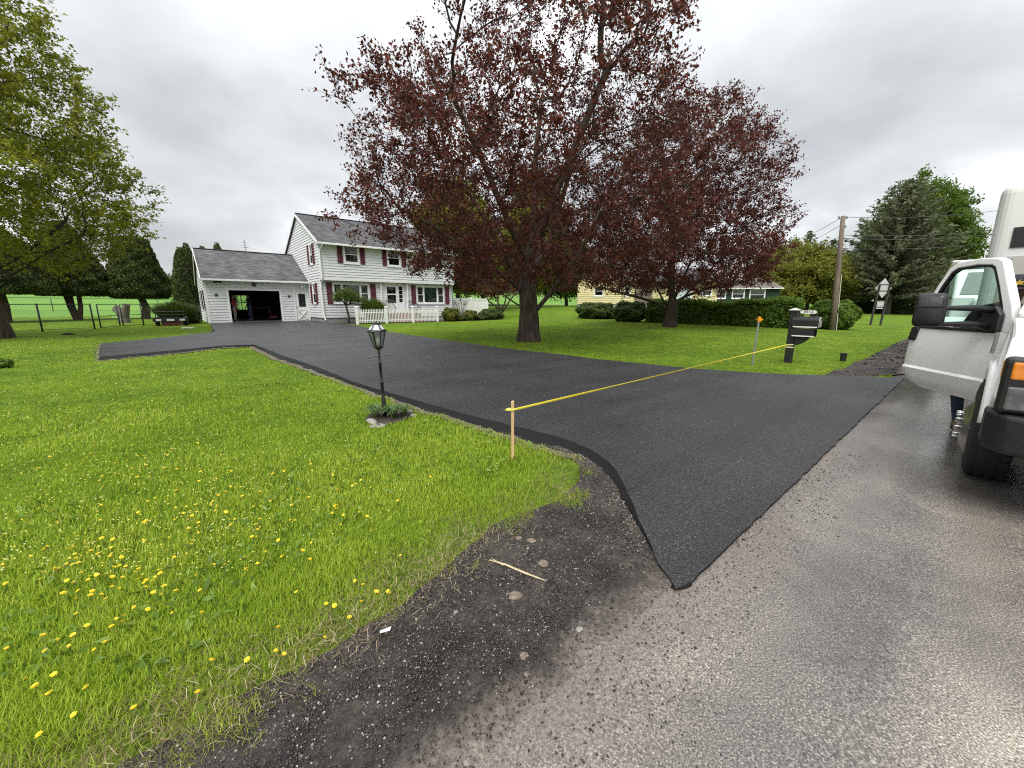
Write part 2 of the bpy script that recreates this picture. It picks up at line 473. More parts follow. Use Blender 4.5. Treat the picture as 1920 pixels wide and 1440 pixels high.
def _gravel(k):
    sp = k.rmp(k.noise(60, 4, 0.75), [(0.34, (0.008, 0.0075, 0.0075)), (0.5, (0.024, 0.022, 0.021)), (0.64, (0.06, 0.055, 0.051)), (0.76, (0.18, 0.165, 0.15))])
    dirt = k.rmp(k.noise(22, 5, 0.7), [(0.35, (0.035, 0.029, 0.024)), (0.65, (0.13, 0.108, 0.09))])
    f = k.rmp(k.noise(1.6, 5, 0.65), [(0.38, (0, 0, 0)), (0.56, (0.85, 0.85, 0.85))])
    # bare pinkish-tan grit shows along the road's edge, tracked thin by tyres
    dp = k.t.nodes.new('ShaderNodeVectorMath'); dp.operation = 'DOT_PRODUCT'; dp.inputs[1].default_value = (RN[0], RN[1], 0)
    lk(k.t, k.tc.outputs['Object'], dp.inputs[0])
    sd = k.mth('SUBTRACT', dp.outputs['Value'], float(R0 @ RN))
    sd = k.mth('ADD', sd, k.mth('MULTIPLY', k.mth('SUBTRACT', k.noise(2.2, 4, 0.6), 0.5), 0.5))
    ef = k.rmp(k.mth('ADD', sd, 0.3), [(0.30, (1, 1, 1)), (0.50, (0, 0, 0))])
    pink = k.rmp(k.noise(45, 5, 0.75), [(0.34, (0.10, 0.084, 0.072)), (0.5, (0.215, 0.182, 0.156)), (0.66, (0.38, 0.33, 0.29))])
    c_ = k.mix(ef, k.mix(f, sp, dirt), pink)
    lk(k.t, c_, k.b.inputs['Base Color']); k.b.inputs['Roughness'].default_value = 0.8; k.b.inputs['Specular IOR Level'].default_value = 0.3
    lk(k.t, k.bump(k.noise(55, 4, 0.75), 1.0, 0.02), k.b.inputs['Normal'])
M_GRAVEL = surface_mat('asphalt_millings', _gravel)
def _dirt(k):
    sp = k.rmp(k.noise(70, 5, 0.75), [(0.34, (0.045, 0.036, 0.028)), (0.5, (0.12, 0.098, 0.078)), (0.68, (0.27, 0.23, 0.19))])
    lk(k.t, sp, k.b.inputs['Base Color']); k.b.inputs['Roughness'].default_value = 0.9
    lk(k.t, k.bump(k.noise(60, 4, 0.75), 1.0, 0.02), k.b.inputs['Normal'])
M_DIRT = surface_mat('tan_dirt', _dirt)

# ---- driveway outline (top of slab, then foot of its sloped edge)
DW_LEFT_TOP = [(1268,1090),(1240,1050),(1230,1042),(1210,993),(1187,944),(1169,903),(1144,865),(1105,840),(1041,817),(988,805),(930,790),(911,786),(816,761),(720,733),(657,714),(600,690),(533,668),(478,646),(417,648),(300,659),(188,669),(190,644),(300,633),(404,622),(398,616)]
DW_LEFT_OUT = [(1264,1098),(1238,1068),(1220,1035),(1201,1002),(1173,952),(1144,911),(1122,882),(1093,860),(1047,847),(974,830),(930,813),(899,803),(840,787),(782,768),(715,744),(648,721),(600,701),(533,682),(470,650),(417,653),(300,667),(174,684),(181,643),(300,631),(402,620),(392,612)]
DW_RIGHT = [(1690,706),(1560,705.5),(1484,704.5),(1397,700),(1300,693),(1117,675),(1060,667),(983,659),(911,650),(816,636),(720,622),(668,610.5),(625,606.5),(585,604)]
def dense(pts, step=0.25, jit=0.0, rng=random.Random(5)):
    o = []
    for i in range(len(pts) - 1):
        a = np.array(pts[i][:2]); b = np.array(pts[i + 1][:2]); L = np.linalg.norm(b - a); n = max(1, int(L / step))
        for k in range(n):
            p = a + (b - a) * k / n
            if k and jit: p = p + np.array([rng.uniform(-jit, jit), rng.uniform(-jit, jit)])
            o.append(p)
    o.append(np.array(pts[-1][:2])); return o
_e1 = np.array([math.sin(R(50)), math.cos(R(50))]); _e2 = np.array([-math.cos(R(50)), math.sin(R(50))])
def HWF(a, b): return np.array([-11.849, 25.313]) + _e1 * a + _e2 * b
DZ = 0.065
lt = [at(u, v, DZ)[:2] for u, v in DW_LEFT_TOP]
lo = [at(u, v, 0.0)[:2] for u, v in DW_LEFT_OUT]
rt = [at(u, v, DZ * 0.6)[:2] for u, v in DW_RIGHT]
rt += [np.array(HWF(0.0, 0.32)), np.array(HWF(-.06, 3.6)), np.array(HWF(-5.62, 3.6))]
rt[0] = np.array(st2xy(-0.02, ST(*rt[0])[1]))
tip = np.array(st2xy(-0.03, 0.06))
# run the two chains along each other with equal counts
def resample(pts, n):
    pts = np.array(pts); d = np.r_[0, np.cumsum(np.linalg.norm(np.diff(pts, axis=0), axis=1))]
    q = np.linspace(0, d[-1], n); return np.c_[np.interp(q, d, pts[:, 0]), np.interp(q, d, pts[:, 1])]
def chain_pair(A, B, per=0.22):
    """A and B are matching outlines; resample segment by segment so that corners stay matched"""
    oa, ob = [], []
    for i in range(len(A) - 1):
        n = max(2, int(np.linalg.norm(np.array(A[i + 1]) - A[i]) / per))
        for k in range(n):
            f = k / n; oa.append(A[i] * (1 - f) + A[i + 1] * f); ob.append(B[i] * (1 - f) + B[i + 1] * f)
    oa.append(A[-1]); ob.append(B[-1]); return oa, ob
# pair every top corner with the nearest point of the foot line
def nearest_on(poly, p):
    best = None
    for i in range(len(poly) - 1):
        a, b = poly[i], poly[i + 1]; ab = b - a; f = np.clip(np.dot(p - a, ab) / max(1e-9, np.dot(ab, ab)), 0, 1); q = a + ab * f
        dd = np.linalg.norm(q - p)
        if best is None or dd < best[0]: best = (dd, q)
    return best[1]
lo2 = []
for i, p in enumerate(lt):
    q = nearest_on(lo, p)
    if i in (20,): q = lo[21]
    if i in (21,): q = lo[22]
    dq = q - p; L = np.linalg.norm(dq)
    if L > 0.34: q = p + dq * 0.34 / L
    if L < 0.06: q = p + dq * 0.06 / max(L, 1e-6)
    lo2.append(q)
ca, cb = chain_pair(lt, lo2)
rng = np.random.default_rng(11)
jit = rng.normal(0, 0.008, (len(ca), 2)); jit[0] = 0
ca = [a + j for a, j in zip(ca, jit)]
cb = [b + j for b, j in zip(cb, rng.normal(0, 0.018, (len(cb), 2)))]
road_edge = dense([rt[0], tip], 0.10, 0.008)
top_poly = [tip] + ca + dense(list(reversed(rt)), 0.3, 0.006)[0:] + road_edge[1:-1]
DW_POLY = [tuple(p) for p in top_poly]
DW_OUTER = [tuple(tip)] + [tuple(p) for p in cb] + [tuple(p) for p in reversed(rt)]
def dw_top(x, y):
    s, t = ST(x, y)
    k = smooth(s, -0.05, 0.9)
    return zt(x, y) + 0.022 + (DZ - 0.022) * k
def poly_sheet(name, poly, zfun, m, cell=0.5):
    """flat outline triangulated, cut on a grid so it follows the ground"""
    bm = bmesh.new()
    vs = [bm.verts.new((p[0], p[1], 0)) for p in poly]
    bm.faces.new(vs)
    xs = [p[0] for p in poly]; ys = [p[1] for p in poly]
    bmesh.ops.triangulate(bm, faces=bm.faces[:])
    def cut(lo_, hi_, ax, step):
        k = math.floor(lo_ / step) * step + step * 0.37
        while k < hi_:
            g = bm.verts[:] + bm.edges[:] + bm.faces[:]
            co = (k, 0, 0) if ax == 0 else (0, k, 0); no = (1, 0, 0) if ax == 0 else (0, 1, 0)
            bmesh.ops.bisect_plane(bm, geom=g, plane_co=co, plane_no=no)
            k += step
    cut(min(xs), max(xs), 0, cell); cut(min(ys), max(ys), 1, cell)
    bmesh.ops.triangulate(bm, faces=[f for f in bm.faces if len(f.verts) > 4])
    X = np.array([v.co.x for v in bm.verts]); Y = np.array([v.co.y for v in bm.verts]); Z = zfun(X, Y)
    for v, z in zip(bm.verts, Z): v.co.z = z
    bmesh.ops.recalc_face_normals(bm, faces=bm.faces[:])
    up = sum(f.normal.z for f in bm.faces)
    if up < 0: bmesh.ops.reverse_faces(bm, faces=bm.faces[:])
    me = bpy.data.meshes.new(name); bm.to_mesh(me); bm.free()
    me.polygons.foreach_set('use_smooth', np.ones(len(me.polygons), bool)); me.update()
    return link(name, me, m, None, 'structure')
driveway = poly_sheet('driveway', top_poly, dw_top, M_DRIVE, 0.8)
# its raw sloped edge
ev, ef = [], []
fullA = [tip] + ca; fullB = [tip + np.array([-0.02, -0.03])] + cb
for a, b in zip(fullA, fullB):
    za = float(dw_top(*a)); zb = float(zt(*b)) - 0.012
    mid = a * 0.62 + b * 0.38 + rng.normal(0, 0.010, 2)
    ev += [(a[0], a[1], za - 0.001), (mid[0], mid[1], za - 0.012 - (za - zb) * 0.34 + rng.normal(0, .004)), (b[0], b[1], zb)]
for i in range(len(fullA) - 1):
    o = i * 3
    ef += [(o, o + 1, o + 4, o + 3), (o + 1, o + 2, o + 5, o + 4)]
mb = MB(); mb.v = ev; mb.f = ef
mb.build('sloped_edge', M_EDGE, driveway, smooth_=False)
# right-hand and road-side lip
mb = MB()
lip = [rt_ for rt_ in dense(list(reversed(rt)), 0.3)] + [np.array(p) for p in road_edge[1:]]
for i in range(len(lip) - 1):
    a, b = lip[i], lip[i + 1]
    mb.quad((a[0], a[1], float(dw_top(*a)) - .001), (b[0], b[1], float(dw_top(*b)) - .001), (b[0], b[1], float(zt(*b)) - .03), (a[0], a[1], float(zt(*a)) - .03))
mb.build('edge_lip', M_EDGE, driveway)

# ---- road
mb = MB()
def srow(t):
    e = 0.0 if t > 9.2 or t < -0.2 else 0.05
    return e
ts = [-60, -30, -14] + [k * 0.5 - 8 for k in range(0, 60)] + [24, 30, 40, 60, 90, 140, 220, 320, 420]
ss = [0.14, -0.06, -0.5, -1.5, -3.2, -5, -6.6]
for t_ in ts:
    for j, s_ in enumerate(ss):
        sj = s_ + (0.012 * math.sin(t_ * 2.3) + 0.008 * math.sin(t_ * 5.1) if j in (0, 6) else 0)
        x, y = st2xy(sj, t_)
        mb.v.append((x, y, 0.008 - 0.02 * (j == 0) + 0.03 * math.sin(PI * min(1, max(0, -sj / 6.6)))))
for i in range(len(ts) - 1):
    for j in range(len(ss) - 1):
        a = i * len(ss) + j; mb.f.append((a, a + 1, a + len(ss) + 1, a + len(ss)))
road = mb.build('road', M_ROAD, smooth_=True, kind='structure')

# ---- gravel shoulder between lawn and road, near the camera
LAWN_EDGE = [(1060,838),(1090,872),(1088,900),(1060,930),(1010,955),(955,972),(905,1010),(850,1055),(790,1105),(720,1160),(640,1215),(560,1258),(480,1295),(400,1340),(330,1390),(230,1440),(100,1560)]
lawn_edge = [at(u, v)[:2] for u, v in LAWN_EDGE]
xl, yl = lawn_edge[-1]; s_, t_ = ST(xl, yl)
lawn_edge += [np.array(st2xy(1.15, -4.0)), np.array(st2xy(1.0, -9.0)), np.array(st2xy(0.9, -30.0))]
le = dense(lawn_edge, 0.10, 0.03)
sh_poly = [tuple(p) for p in le] + [st2xy(-0.05, -30), st2xy(-0.06, -9), st2xy(-0.06, -4), st2xy(-0.04, -1), st2xy(-0.05, 0.1), st2xy(0.05, 0.5)]
# close along the foot of the driveway's edge
foot = [p for p in cb if np.linalg.norm(p - tip) < np.linalg.norm(np.array(lawn_edge[0]) - tip) + 0.1]
sh_poly += [tuple(p + np.array([0.03, 0.03])) for p in foot[2:]]
SH_POLY = sh_poly
def sh_z(x, y):
    s, t = ST(x, y)
    z = zt(x, y) + (0.012 + 0.014 * (vnoise(x, y, 3, 3.0) - 0.4) + 0.008 * vnoise(x, y, 4, 9.0)) * smooth(s, -.02, .3) - .012 * (1 - smooth(s, -.06, .08))
    return np.where(in_poly(x, y, DW_POLY), zt(x, y) + .003, z)
shoulder = poly_sheet('gravel_shoulder', sh_poly, sh_z, M_GRAVEL, 0.25)
# torn verge beyond the driveway
vg = [np.array(st2xy(-0.05, 9.75))] + [np.array(st2xy(-0.05, t)) for t in (12, 16, 22, 30, 45, 70)]
vo = [at(u, v)[:2] for u, v in [(1690, 640), (1660, 655), (1625, 672), (1590, 690), (1552, 702)]]
so = [ST(*p) for p in vo]
vo = [np.array(st2xy(0.7, 70)), np.array(st2xy(0.8, 45)), np.array(st2xy(0.95, 30))] + [np.array(p) for p in vo] 
verge_poly = [tuple(p) for p in vg] + [tuple(p) for p in dense(vo, 0.2, 0.06)] + [tuple(rt[1] + np.array([0.02, 0.03]))]
VERGE_POLY = verge_poly
verge = poly_sheet('torn_verge', verge_poly, lambda x, y: zt(x, y) + 0.012 + 0.05 * (vnoise(x, y, 8, 5.0) - .3), M_GRAVEL, 0.35)
# tan strip at the foot of the driveway edge
mb = MB()
fo = [p for p in cb[6:]][:130]
for i, p in enumerate(fo):
    q = np.array(ca[6 + i]); d = p - q; d = d / max(1e-6, np.linalg.norm(d))
    w = 0.03 + 0.05 * float(vnoise(p[0], p[1], 21, 2.2)) + 0.05 * float(vnoise(p[0], p[1], 22, 7))
    if i > 95: w *= 0.4
    a = p - d * 0.03; b = p + d * w
    mb.v += [(a[0], a[1], gz(*a) + 0.012), (b[0], b[1], gz(*b) + 0.008)]
mb.f = [(2 * i, 2 * i + 1, 2 * i + 3, 2 * i + 2) for i in range(len(fo) - 1)]
mb.build('dirt_strip', M_DIRT, kind='structure')
DIRT_LINE = np.array(fo)

# ---- ground sheet (polar grid about the camera, out to the horizon)
rad = np.r_[0, np.geomspace(0.6, 2200, 120)]
nth = 256
th = np.linspace(0, 2 * PI, nth, endpoint=False)
gx = (rad[:, None] * np.cos(th)).ravel(); gy = (rad[:, None] * np.sin(th)).ravel()
gs, gt = ST(gx, gy)
gzv = zt(gx, gy)
under = (gs < 0.25) & (gs > -6.4)
gzv = np.where(under, -0.03, gzv)
inside = in_poly(gx, gy, DW_OUTER) 
gzv = np.where(inside, gzv - 0.02, gzv)
gv = np.c_[gx, gy, gzv]
fc = []
I = np.arange(len(rad) - 1)[:, None] * nth; J = np.arange(nth)[None, :]; J2 = (J + 1) % nth
fc = np.stack([I + J, I + J2, I + nth + J2, I + nth + J], -1).reshape(-1, 4)[:, ::-1]
me = np_mesh('ground', gv, fc, smooth_=True)
me.materials.append(M_LAWN); me.materials.append(M_FIELD)
fcx = gx[fc].mean(1); fcy = gy[fc].mean(1); fs, ft = ST(fcx, fcy)
me.polygons.foreach_set('material_index', ((fs > 47) & (ft < 400)).astype(np.int32))
ground = link('ground', me, None, None, 'structure')

# ---- house footprint frame
HPH = R(50.0)
E1 = np.array([math.sin(HPH), math.cos(HPH)]); E2 = np.array([-math.cos(HPH), math.sin(HPH)])
H0 = np.array([-11.849, 25.313]); HZ = 0.29
HROT = math.atan2(E1[1], E1[0])
def hw(a, b, z=0.0):
    p = H0 + E1 * a + E2 * b; return (p[0], p[1], HZ + z)
HOUSE_POLY = [hw(-5.7, 3.4)[:2], hw(0, 3.4)[:2], hw(0, -0.1)[:2], hw(9.6, -0.1)[:2], hw(9.6, 9)[:2], hw(0, 10.6)[:2], hw(-5.7, 10.6)[:2]]

# ================================================================== BUILDINGS
M_SIDING = mat('vinyl_siding', (0.62, 0.63, 0.64), 0.55, col2=(0.67, 0.675, 0.68), scale=1.3)
M_WHITE = mat('white_trim', (0.80, 0.80, 0.79), 0.45, col2=(0.74, 0.74, 0.73), scale=3)
M_VINYL = mat('white_vinyl', (0.80, 0.80, 0.78), 0.4, col2=(0.73, 0.73, 0.70), scale=2)
M_MAROON = mat('maroon_paint', (0.115, 0.014, 0.022), 0.55, col2=(0.085, 0.011, 0.017), scale=4)
M_CONC = mat('concrete', (0.30, 0.29, 0.28), 0.85, col2=(0.22, 0.215, 0.205), scale=6, bump=0.3)
M_DARKIN = mat('dark_backing', (0.025, 0.022, 0.02), 0.9, col2=(0.04, 0.035, 0.03), scale=2)  # near-black colour stands for the unlit rooms behind the glass
M_GLASS = glass_mat('window_glass', (0.78, 0.82, 0.80), 1.3)
M_CURT = mat('curtain', (0.34, 0.36, 0.35), 0.9, col2=(0.22, 0.24, 0.24), scale=5, stretch=(9, 9, 0.3))
M_CURTT = mat('teal_curtain', (0.28, 0.42, 0.41), 0.9, col2=(0.20, 0.33, 0.33), scale=5, stretch=(9, 9, 0.3))
M_BLIND = mat('white_blind', (0.62, 0.62, 0.6), 0.8, col2=(0.5, 0.5, 0.49), scale=3)
M_BLACK = mat('black_paint', (0.006, 0.006, 0.007), 0.4, col2=(0.011, 0.011, 0.012), scale=12)
M_IRON = mat('black_iron', (0.01, 0.01, 0.011), 0.5, col2=(0.018, 0.017, 0.017), scale=20)
M_STAR = mat('brown_star', (0.03, 0.016, 0.014), 0.6, col2=(0.05, 0.028, 0.024), scale=8)
M_BRICK = mat('red_brick', (0.16, 0.045, 0.032), 0.85, col2=(0.24, 0.085, 0.06), scale=3)
M_MORTAR = mat('mortar', (0.25, 0.235, 0.22), 0.9, col2=(0.2, 0.19, 0.18), scale=9)
def _shingle(k):
    a = k.rmp(k.noise(1.3, 4), [(0.35, (0.088, 0.088, 0.093)), (0.65, (0.130, 0.130, 0.135))])
    n = k.t.nodes.new('ShaderNodeTexBrick'); n.inputs['Scale'].default_value = 1.0
    n.inputs['Brick Width'].default_value = 0.30; n.inputs['Row Height'].default_value = 0.1401; n.inputs['Mortar Size'].default_value = 0.004
    n.inputs['Color1'].default_value = (0.62, 0.62, 0.63, 1); n.inputs['Color2'].default_value = (1.3, 1.28, 1.27, 1); n.inputs['Mortar'].default_value = (0.5, 0.5, 0.5, 1)
    lk(k.t, k.tc.outputs['UV'], n.inputs['Vector'])
    g = k.rmp(k.noise(60, 3, 0.7), [(0.3, (0.75, 0.75, 0.75)), (0.7, (1.25, 1.25, 1.25))])
    lk(k.t, k.mix(1.0, k.mix(1.0, a, n.outputs['Color'], 'MULTIPLY'), g, 'MULTIPLY'), k.b.inputs['Base Color'])
    k.b.inputs['Roughness'].default_value = 0.85
M_SHINGLE = surface_mat('grey_shingles', _shingle)

def lap_wall(mb, pt, u0, u1, z0, z1, openings=(), expo=0.165, gable=None):
    """pt(u, out, z): lapped boards with real lips; gable(z) -> (ua, ub)"""
    z = z0
    while z < z1 - 0.01:
        zt_ = min(z + expo, z1)
        b0, b1 = gable(z) if gable else (u0, u1)
        t0, t1 = gable(zt_) if gable else (u0, u1)
        if b1 - b0 < 0.04: break
        zm = (z + zt_) / 2
        cuts = sorted([(o[0], o[1]) for o in openings if o[2] < zm < o[3]])
        segs = []; cur = None; xs = [('L', None)]
        edges = []
        a = (b0, t0)
        for c0, c1 in cuts:
            if c0 > max(a): edges.append((a, (c0, c0)))
            a = (max(c1, a[0]), max(c1, a[1]))
        edges.append((a, (b1, t1)))
        for (ab, at_), (bb, bt) in edges:
            if bb - ab < 0.005: continue
            if bt < at_: bt = at_ = (at_ + bt) / 2
            mb.quad(pt(ab, 0.028, z), pt(bb, 0.028, z), pt(bt, 0.001, zt_), pt(at_, 0.002, zt_))
            mb.quad(pt(ab, 0.0, z), pt(bb, 0.0, z), pt(bb, 0.028, z), pt(ab, 0.028, z))
        z += expo

def fbox(mb, pt, u0, u1, o0, o1, z0, z1):
    mb.hexa([pt(u0, o0, z0), pt(u1, o0, z0), pt(u1, o1, z0), pt(u0, o1, z0)], [pt(u0, o0, z1), pt(u1, o0, z1), pt(u1, o1, z1), pt(u0, o1, z1)])

def window(root, pt, u0, u1, z0, z1, style='hung', cas=0.085, name='window', curtain=None, sill=True):
    """casing is the part; sash, pane, curtain its sub-parts. u0..z1 outer size of casing"""
    mb = MB()
    fbox(mb, pt, u0, u0 + cas, -0.05, 0.050, z0, z1); fbox(mb, pt, u1 - cas, u1, -0.05, 0.050, z0, z1)
    fbox(mb, pt, u0 + cas, u1 - cas, -0.05, 0.048, z1 - cas, z1); fbox(mb, pt, u0 + cas, u1 - cas, -0.05, 0.048, z0, z0 + cas)
    w = mb.build(name, M_WHITE, root, bevel=0.006)
    if sill:
        mb = MB(); fbox(mb, pt, u0 - 0.03, u1 + 0.03, 0.0, 0.075, z0 - 0.035, z0 - 0.002); mb.build('sill', M_WHITE, w, bevel=0.006)
    i0, i1, j0, j1 = u0 + cas, u1 - cas, z0 + cas, z1 - cas
    def sash(a, b, c, d, o, mid=False, sw=0.045):
        m = MB(); fbox(m, pt, a, a + sw, o - .03, o, c, d); fbox(m, pt, b - sw, b, o - .03, o, c, d)
        fbox(m, pt, a + sw, b - sw, o - .03, o - .001, c, c + sw); fbox(m, pt, a + sw, b - sw, o - .03, o - .001, d - sw, d)
        m.build('sash', M_WHITE, w)
        m = MB(); fbox(m, pt, a + sw, b - sw, o - .018, o - .013, c + sw, d - sw); m.build('pane', M_GLASS, w)
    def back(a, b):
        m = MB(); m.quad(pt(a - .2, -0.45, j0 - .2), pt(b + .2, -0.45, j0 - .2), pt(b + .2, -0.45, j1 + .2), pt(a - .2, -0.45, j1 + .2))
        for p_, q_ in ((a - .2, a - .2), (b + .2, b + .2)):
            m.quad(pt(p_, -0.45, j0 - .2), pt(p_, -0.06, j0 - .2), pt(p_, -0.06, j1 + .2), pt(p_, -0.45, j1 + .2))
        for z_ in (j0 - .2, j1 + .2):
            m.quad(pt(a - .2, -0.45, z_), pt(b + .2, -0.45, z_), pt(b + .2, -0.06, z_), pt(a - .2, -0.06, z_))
        m.build('dark_backing', M_DARKIN, w)  # shallow backing box, the room's darkness is put into its colour
    def drape(a, b, m_, c=None, d=None):
        m = MB(); n = 26; c = j0 if c is None else c; d = j1 if d is None else d
        for i in range(n + 1):
            uu = a + (b - a) * i / n; oo = -0.12 + 0.022 * math.sin(i * 2.1) + 0.012 * math.sin(i * 0.9)
            m.v += [pt(uu, oo, c), pt(uu, oo, d)]
        m.f = [(2 * i, 2 * i + 2, 2 * i + 3, 2 * i + 1) for i in range(n)]
        m.build('curtain', m_, w, smooth_=True)
    if style == 'hung':
        jm = (j0 + j1) / 2
        sash(i0, i1, jm - .02, j1, 0.0); sash(i0, i1, j0, jm + .02, 0.032)
        if curtain == 'blind': drape(i0, i1, M_BLIND, jm + 0.1, j1)
    elif style == 'picture':     # one wide light between two narrow hung ones
        sw = (i1 - i0) * 0.215
        for k, (a, b) in enumerate(((i0, i0 + sw), (i1 - sw, i1))):
            jm = (j0 + j1) / 2; sash(a, b, jm - .02, j1, 0.0, sw=.035); sash(a, b, j0, jm + .02, 0.03, sw=.035)
            drape(a + .02, b - .02, M_CURT)
        for m0 in (i0 + sw, i1 - sw - .07):
            mb = MB(); fbox(mb, pt, m0, m0 + 0.07, -0.05, 0.035, j0, j1); mb.build('mullion', M_WHITE, w)
        sash(i0 + sw + .07, i1 - sw - .07, j0, j1, 0.01, sw=0.04)
        drape(i0 + sw + .07, i1 - sw - .07, curtain or M_CURT)
    elif style == 'fixed':
        sash(i0, i1, j0, j1, 0.01, sw=0.035)
    back(i0, i1)
    return w

def shutter(root, pt, u0, u1, z0, z1, m=None):
    mb = MB()
    fr = 0.045
    fbox(mb, pt, u0, u0 + fr, 0.035, 0.066, z0, z1); fbox(mb, pt, u1 - fr, u1, 0.035, 0.066, z0, z1)
    for zz in (z0, (z0 + z1) / 2 - fr / 2, z1 - fr): fbox(mb, pt, u0 + fr, u1 - fr, 0.035, 0.065, zz, zz + fr)
    z = z0 + fr
    while z < z1 - fr - 0.03:
        mb.quad(pt(u0 + fr, 0.052, z), pt(u1 - fr, 0.052, z), pt(u1 - fr, 0.031, z + 0.05), pt(u0 + fr, 0.031, z + 0.05)); z += 0.05
    mb.build('shutter', m or M_MAROON, root)

def roof_slope(mb, p0, p1, q0, q1, rows, th=0.05, lip=0.012):
    """p0-p1 eave line, q0-q1 ridge line; stepped courses"""
    p0, p1, q0, q1 = [Vector(v) for v in (p0, p1, q0, q1)]
    n = (p1 - p0).cross(q0 - p0).normalized()
    if n.z < 0: n = -n
    for i in range(rows):
        f0, f1 = i / rows, (i + 1) / rows
        a = p0.lerp(q0, f0) + n * (th + lip); b = p1.lerp(q1, f0) + n * (th + lip); c = p1.lerp(q1, f1) + n * th; d = p0.lerp(q0, f1) + n * th
        mb.quad(a, b, c, d)
        mb.quad(p0.lerp(q0, f0) + n * th, p1.lerp(q1, f0) + n * th, b, a)
    mb.quad(p0, p1, q1, q0)                                     # underside
    mb.quad(p0, p0 + n * (th + lip), q0 + n * (th), q0); mb.quad(p1, p1 + n * (th + lip), q1 + n * th, q1); mb.quad(p0, p1, p1 + n * th, p0 + n * th)

def uv_roof(o, pa, along):
    """uv in metres: along the eave, and up the slope"""
    me = o.data; uv = me.uv_layers.new(name='UVMap')
    al = Vector(along).normalized()
    for poly in me.polygons:
        for li in poly.loop_indices:
            c = me.vertices[me.loops[li].vertex_index].co - Vector(pa)
            u = c.dot(al); rest = c - al * u
            uv.data[li].uv = (u, rest.length)

house = empty('two_story_house', (H0[0], H0[1], HZ), HROT,
              'two-story house with pale clapboard siding, maroon shutters and attached one-bay garage', 'house')
HWID, HDEP = 9.6, 9.0
OV = 0.3
ptF = lambda u, o, z: (u, 0.0 - o, z)                 # upper front
ptL = lambda u, o, z: (u, OV - o, z)                  # lower front, recessed
ptG = lambda u, o, z: (0.0 - o, u, z)                 # left gable
ptR = lambda u, o, z: (HWID + o, u, z)
ptB = lambda u, o, z: (u, HDEP + o, z)
ptGF = lambda u, o, z: (u, 3.4 - o, z)                # garage front
ptGL = lambda u, o, z: (-5.7 - o, u, z)
GB, GD = 3.4, 10.6
ptGB = lambda u, o, z: (u, GD + o, z)
EAVE, RIDGE = 4.92, 7.12
GE, GR = 2.72, 4.62
# foundation
mb = MB(); mb.box(0.03, HWID - .03, OV + .03, HDEP - .03, -0.3, 0.30)
mb.build('foundation', M_CONC, house)
# upper front wall
up_win = [(1.44, 2.45, 3.70, 4.86), (4.32, 5.30, 3.69, 4.86), (7.22, 8.19, 3.70, 4.86)]
sh_up = [(1.07, 1.385), (2.50, 2.80), (3.99, 4.28), (5.37, 5.68), (6.85, 7.15), (8.25, 8.55)]
mb = MB(); lap_wall(mb, ptF, 0.0, HWID, 2.70, EAVE + .05, [(a + .03, b - .03, c + .03, d - .03) for a, b, c, d in up_win]); 
mb.build('upper_front_siding', M_SIDING, house, kind='stuff', fix=False)
low_win = [(0.70, 3.07, 1.19, 2.50), (6.54, 8.87, 1.17, 2.50)]
lowop = [(a + .03, b - .03, c + .03, d - .03) for a, b, c, d in low_win] + [(3.98, 5.66, 0.2, 2.62)]
mb = MB(); lap_wall(mb, ptL, 0.0, HWID, 0.30, 2.66, lowop)
mb.build('lower_front_siding', M_SIDING, house, kind='stuff', fix=False)
mb = MB(); mb.box(-.02, HWID + .02, -.025, OV - .02, 2.62, 2.70); mb.build('overhang_board', M_WHITE, house, bevel=.008)
def gab(z):
    if z <= EAVE: return (0.0 if z > 2.68 else OV, HDEP)
    k = (z - EAVE) / (RIDGE - EAVE); return (k * HDEP / 2, HDEP - k * HDEP / 2)
gw = [(1.37, 2.10, 3.66, 4.92), (1.43, 2.18, 1.17, 2.50)]
gop = [(a + .03, b - .03, c + .03, d - .03) for a, b, c, d in gw]
mb = MB(); lap_wall(mb, ptG, 0, HDEP, 0.30, RIDGE - 0.03, gop, gable=gab); mb.build('gable_siding', M_SIDING, house, kind='stuff', fix=False)
mb = MB(); lap_wall(mb, ptR, 0, HDEP, 0.30, RIDGE - 0.03, (), gable=gab); mb.build('gable_siding', M_SIDING, house, kind='stuff', fix=False)
mb = MB(); lap_wall(mb, ptB, 0, HWID, 0.30, EAVE + .05); mb.build('rear_siding', M_SIDING, house, kind='stuff', fix=False)
# corner boards, frieze
mb = MB()
mb.box(-.035, .09, -.03, .09, 2.70, EAVE); mb.build('corner_board', M_WHITE, house)
mb = MB(); mb.box(-.035, .09, OV - .03, OV + .09, .30, 2.62); mb.build('corner_board', M_WHITE, house)
mb = MB(); mb.box(HWID - .09, HWID + .035, -.03, .09, 2.70, EAVE); mb.build('corner_board', M_WHITE, house)
mb = MB(); mb.box(HWID - .09, HWID + .035, OV - .03, OV + .09, .30, 2.62); mb.build('corner_board', M_WHITE, house)
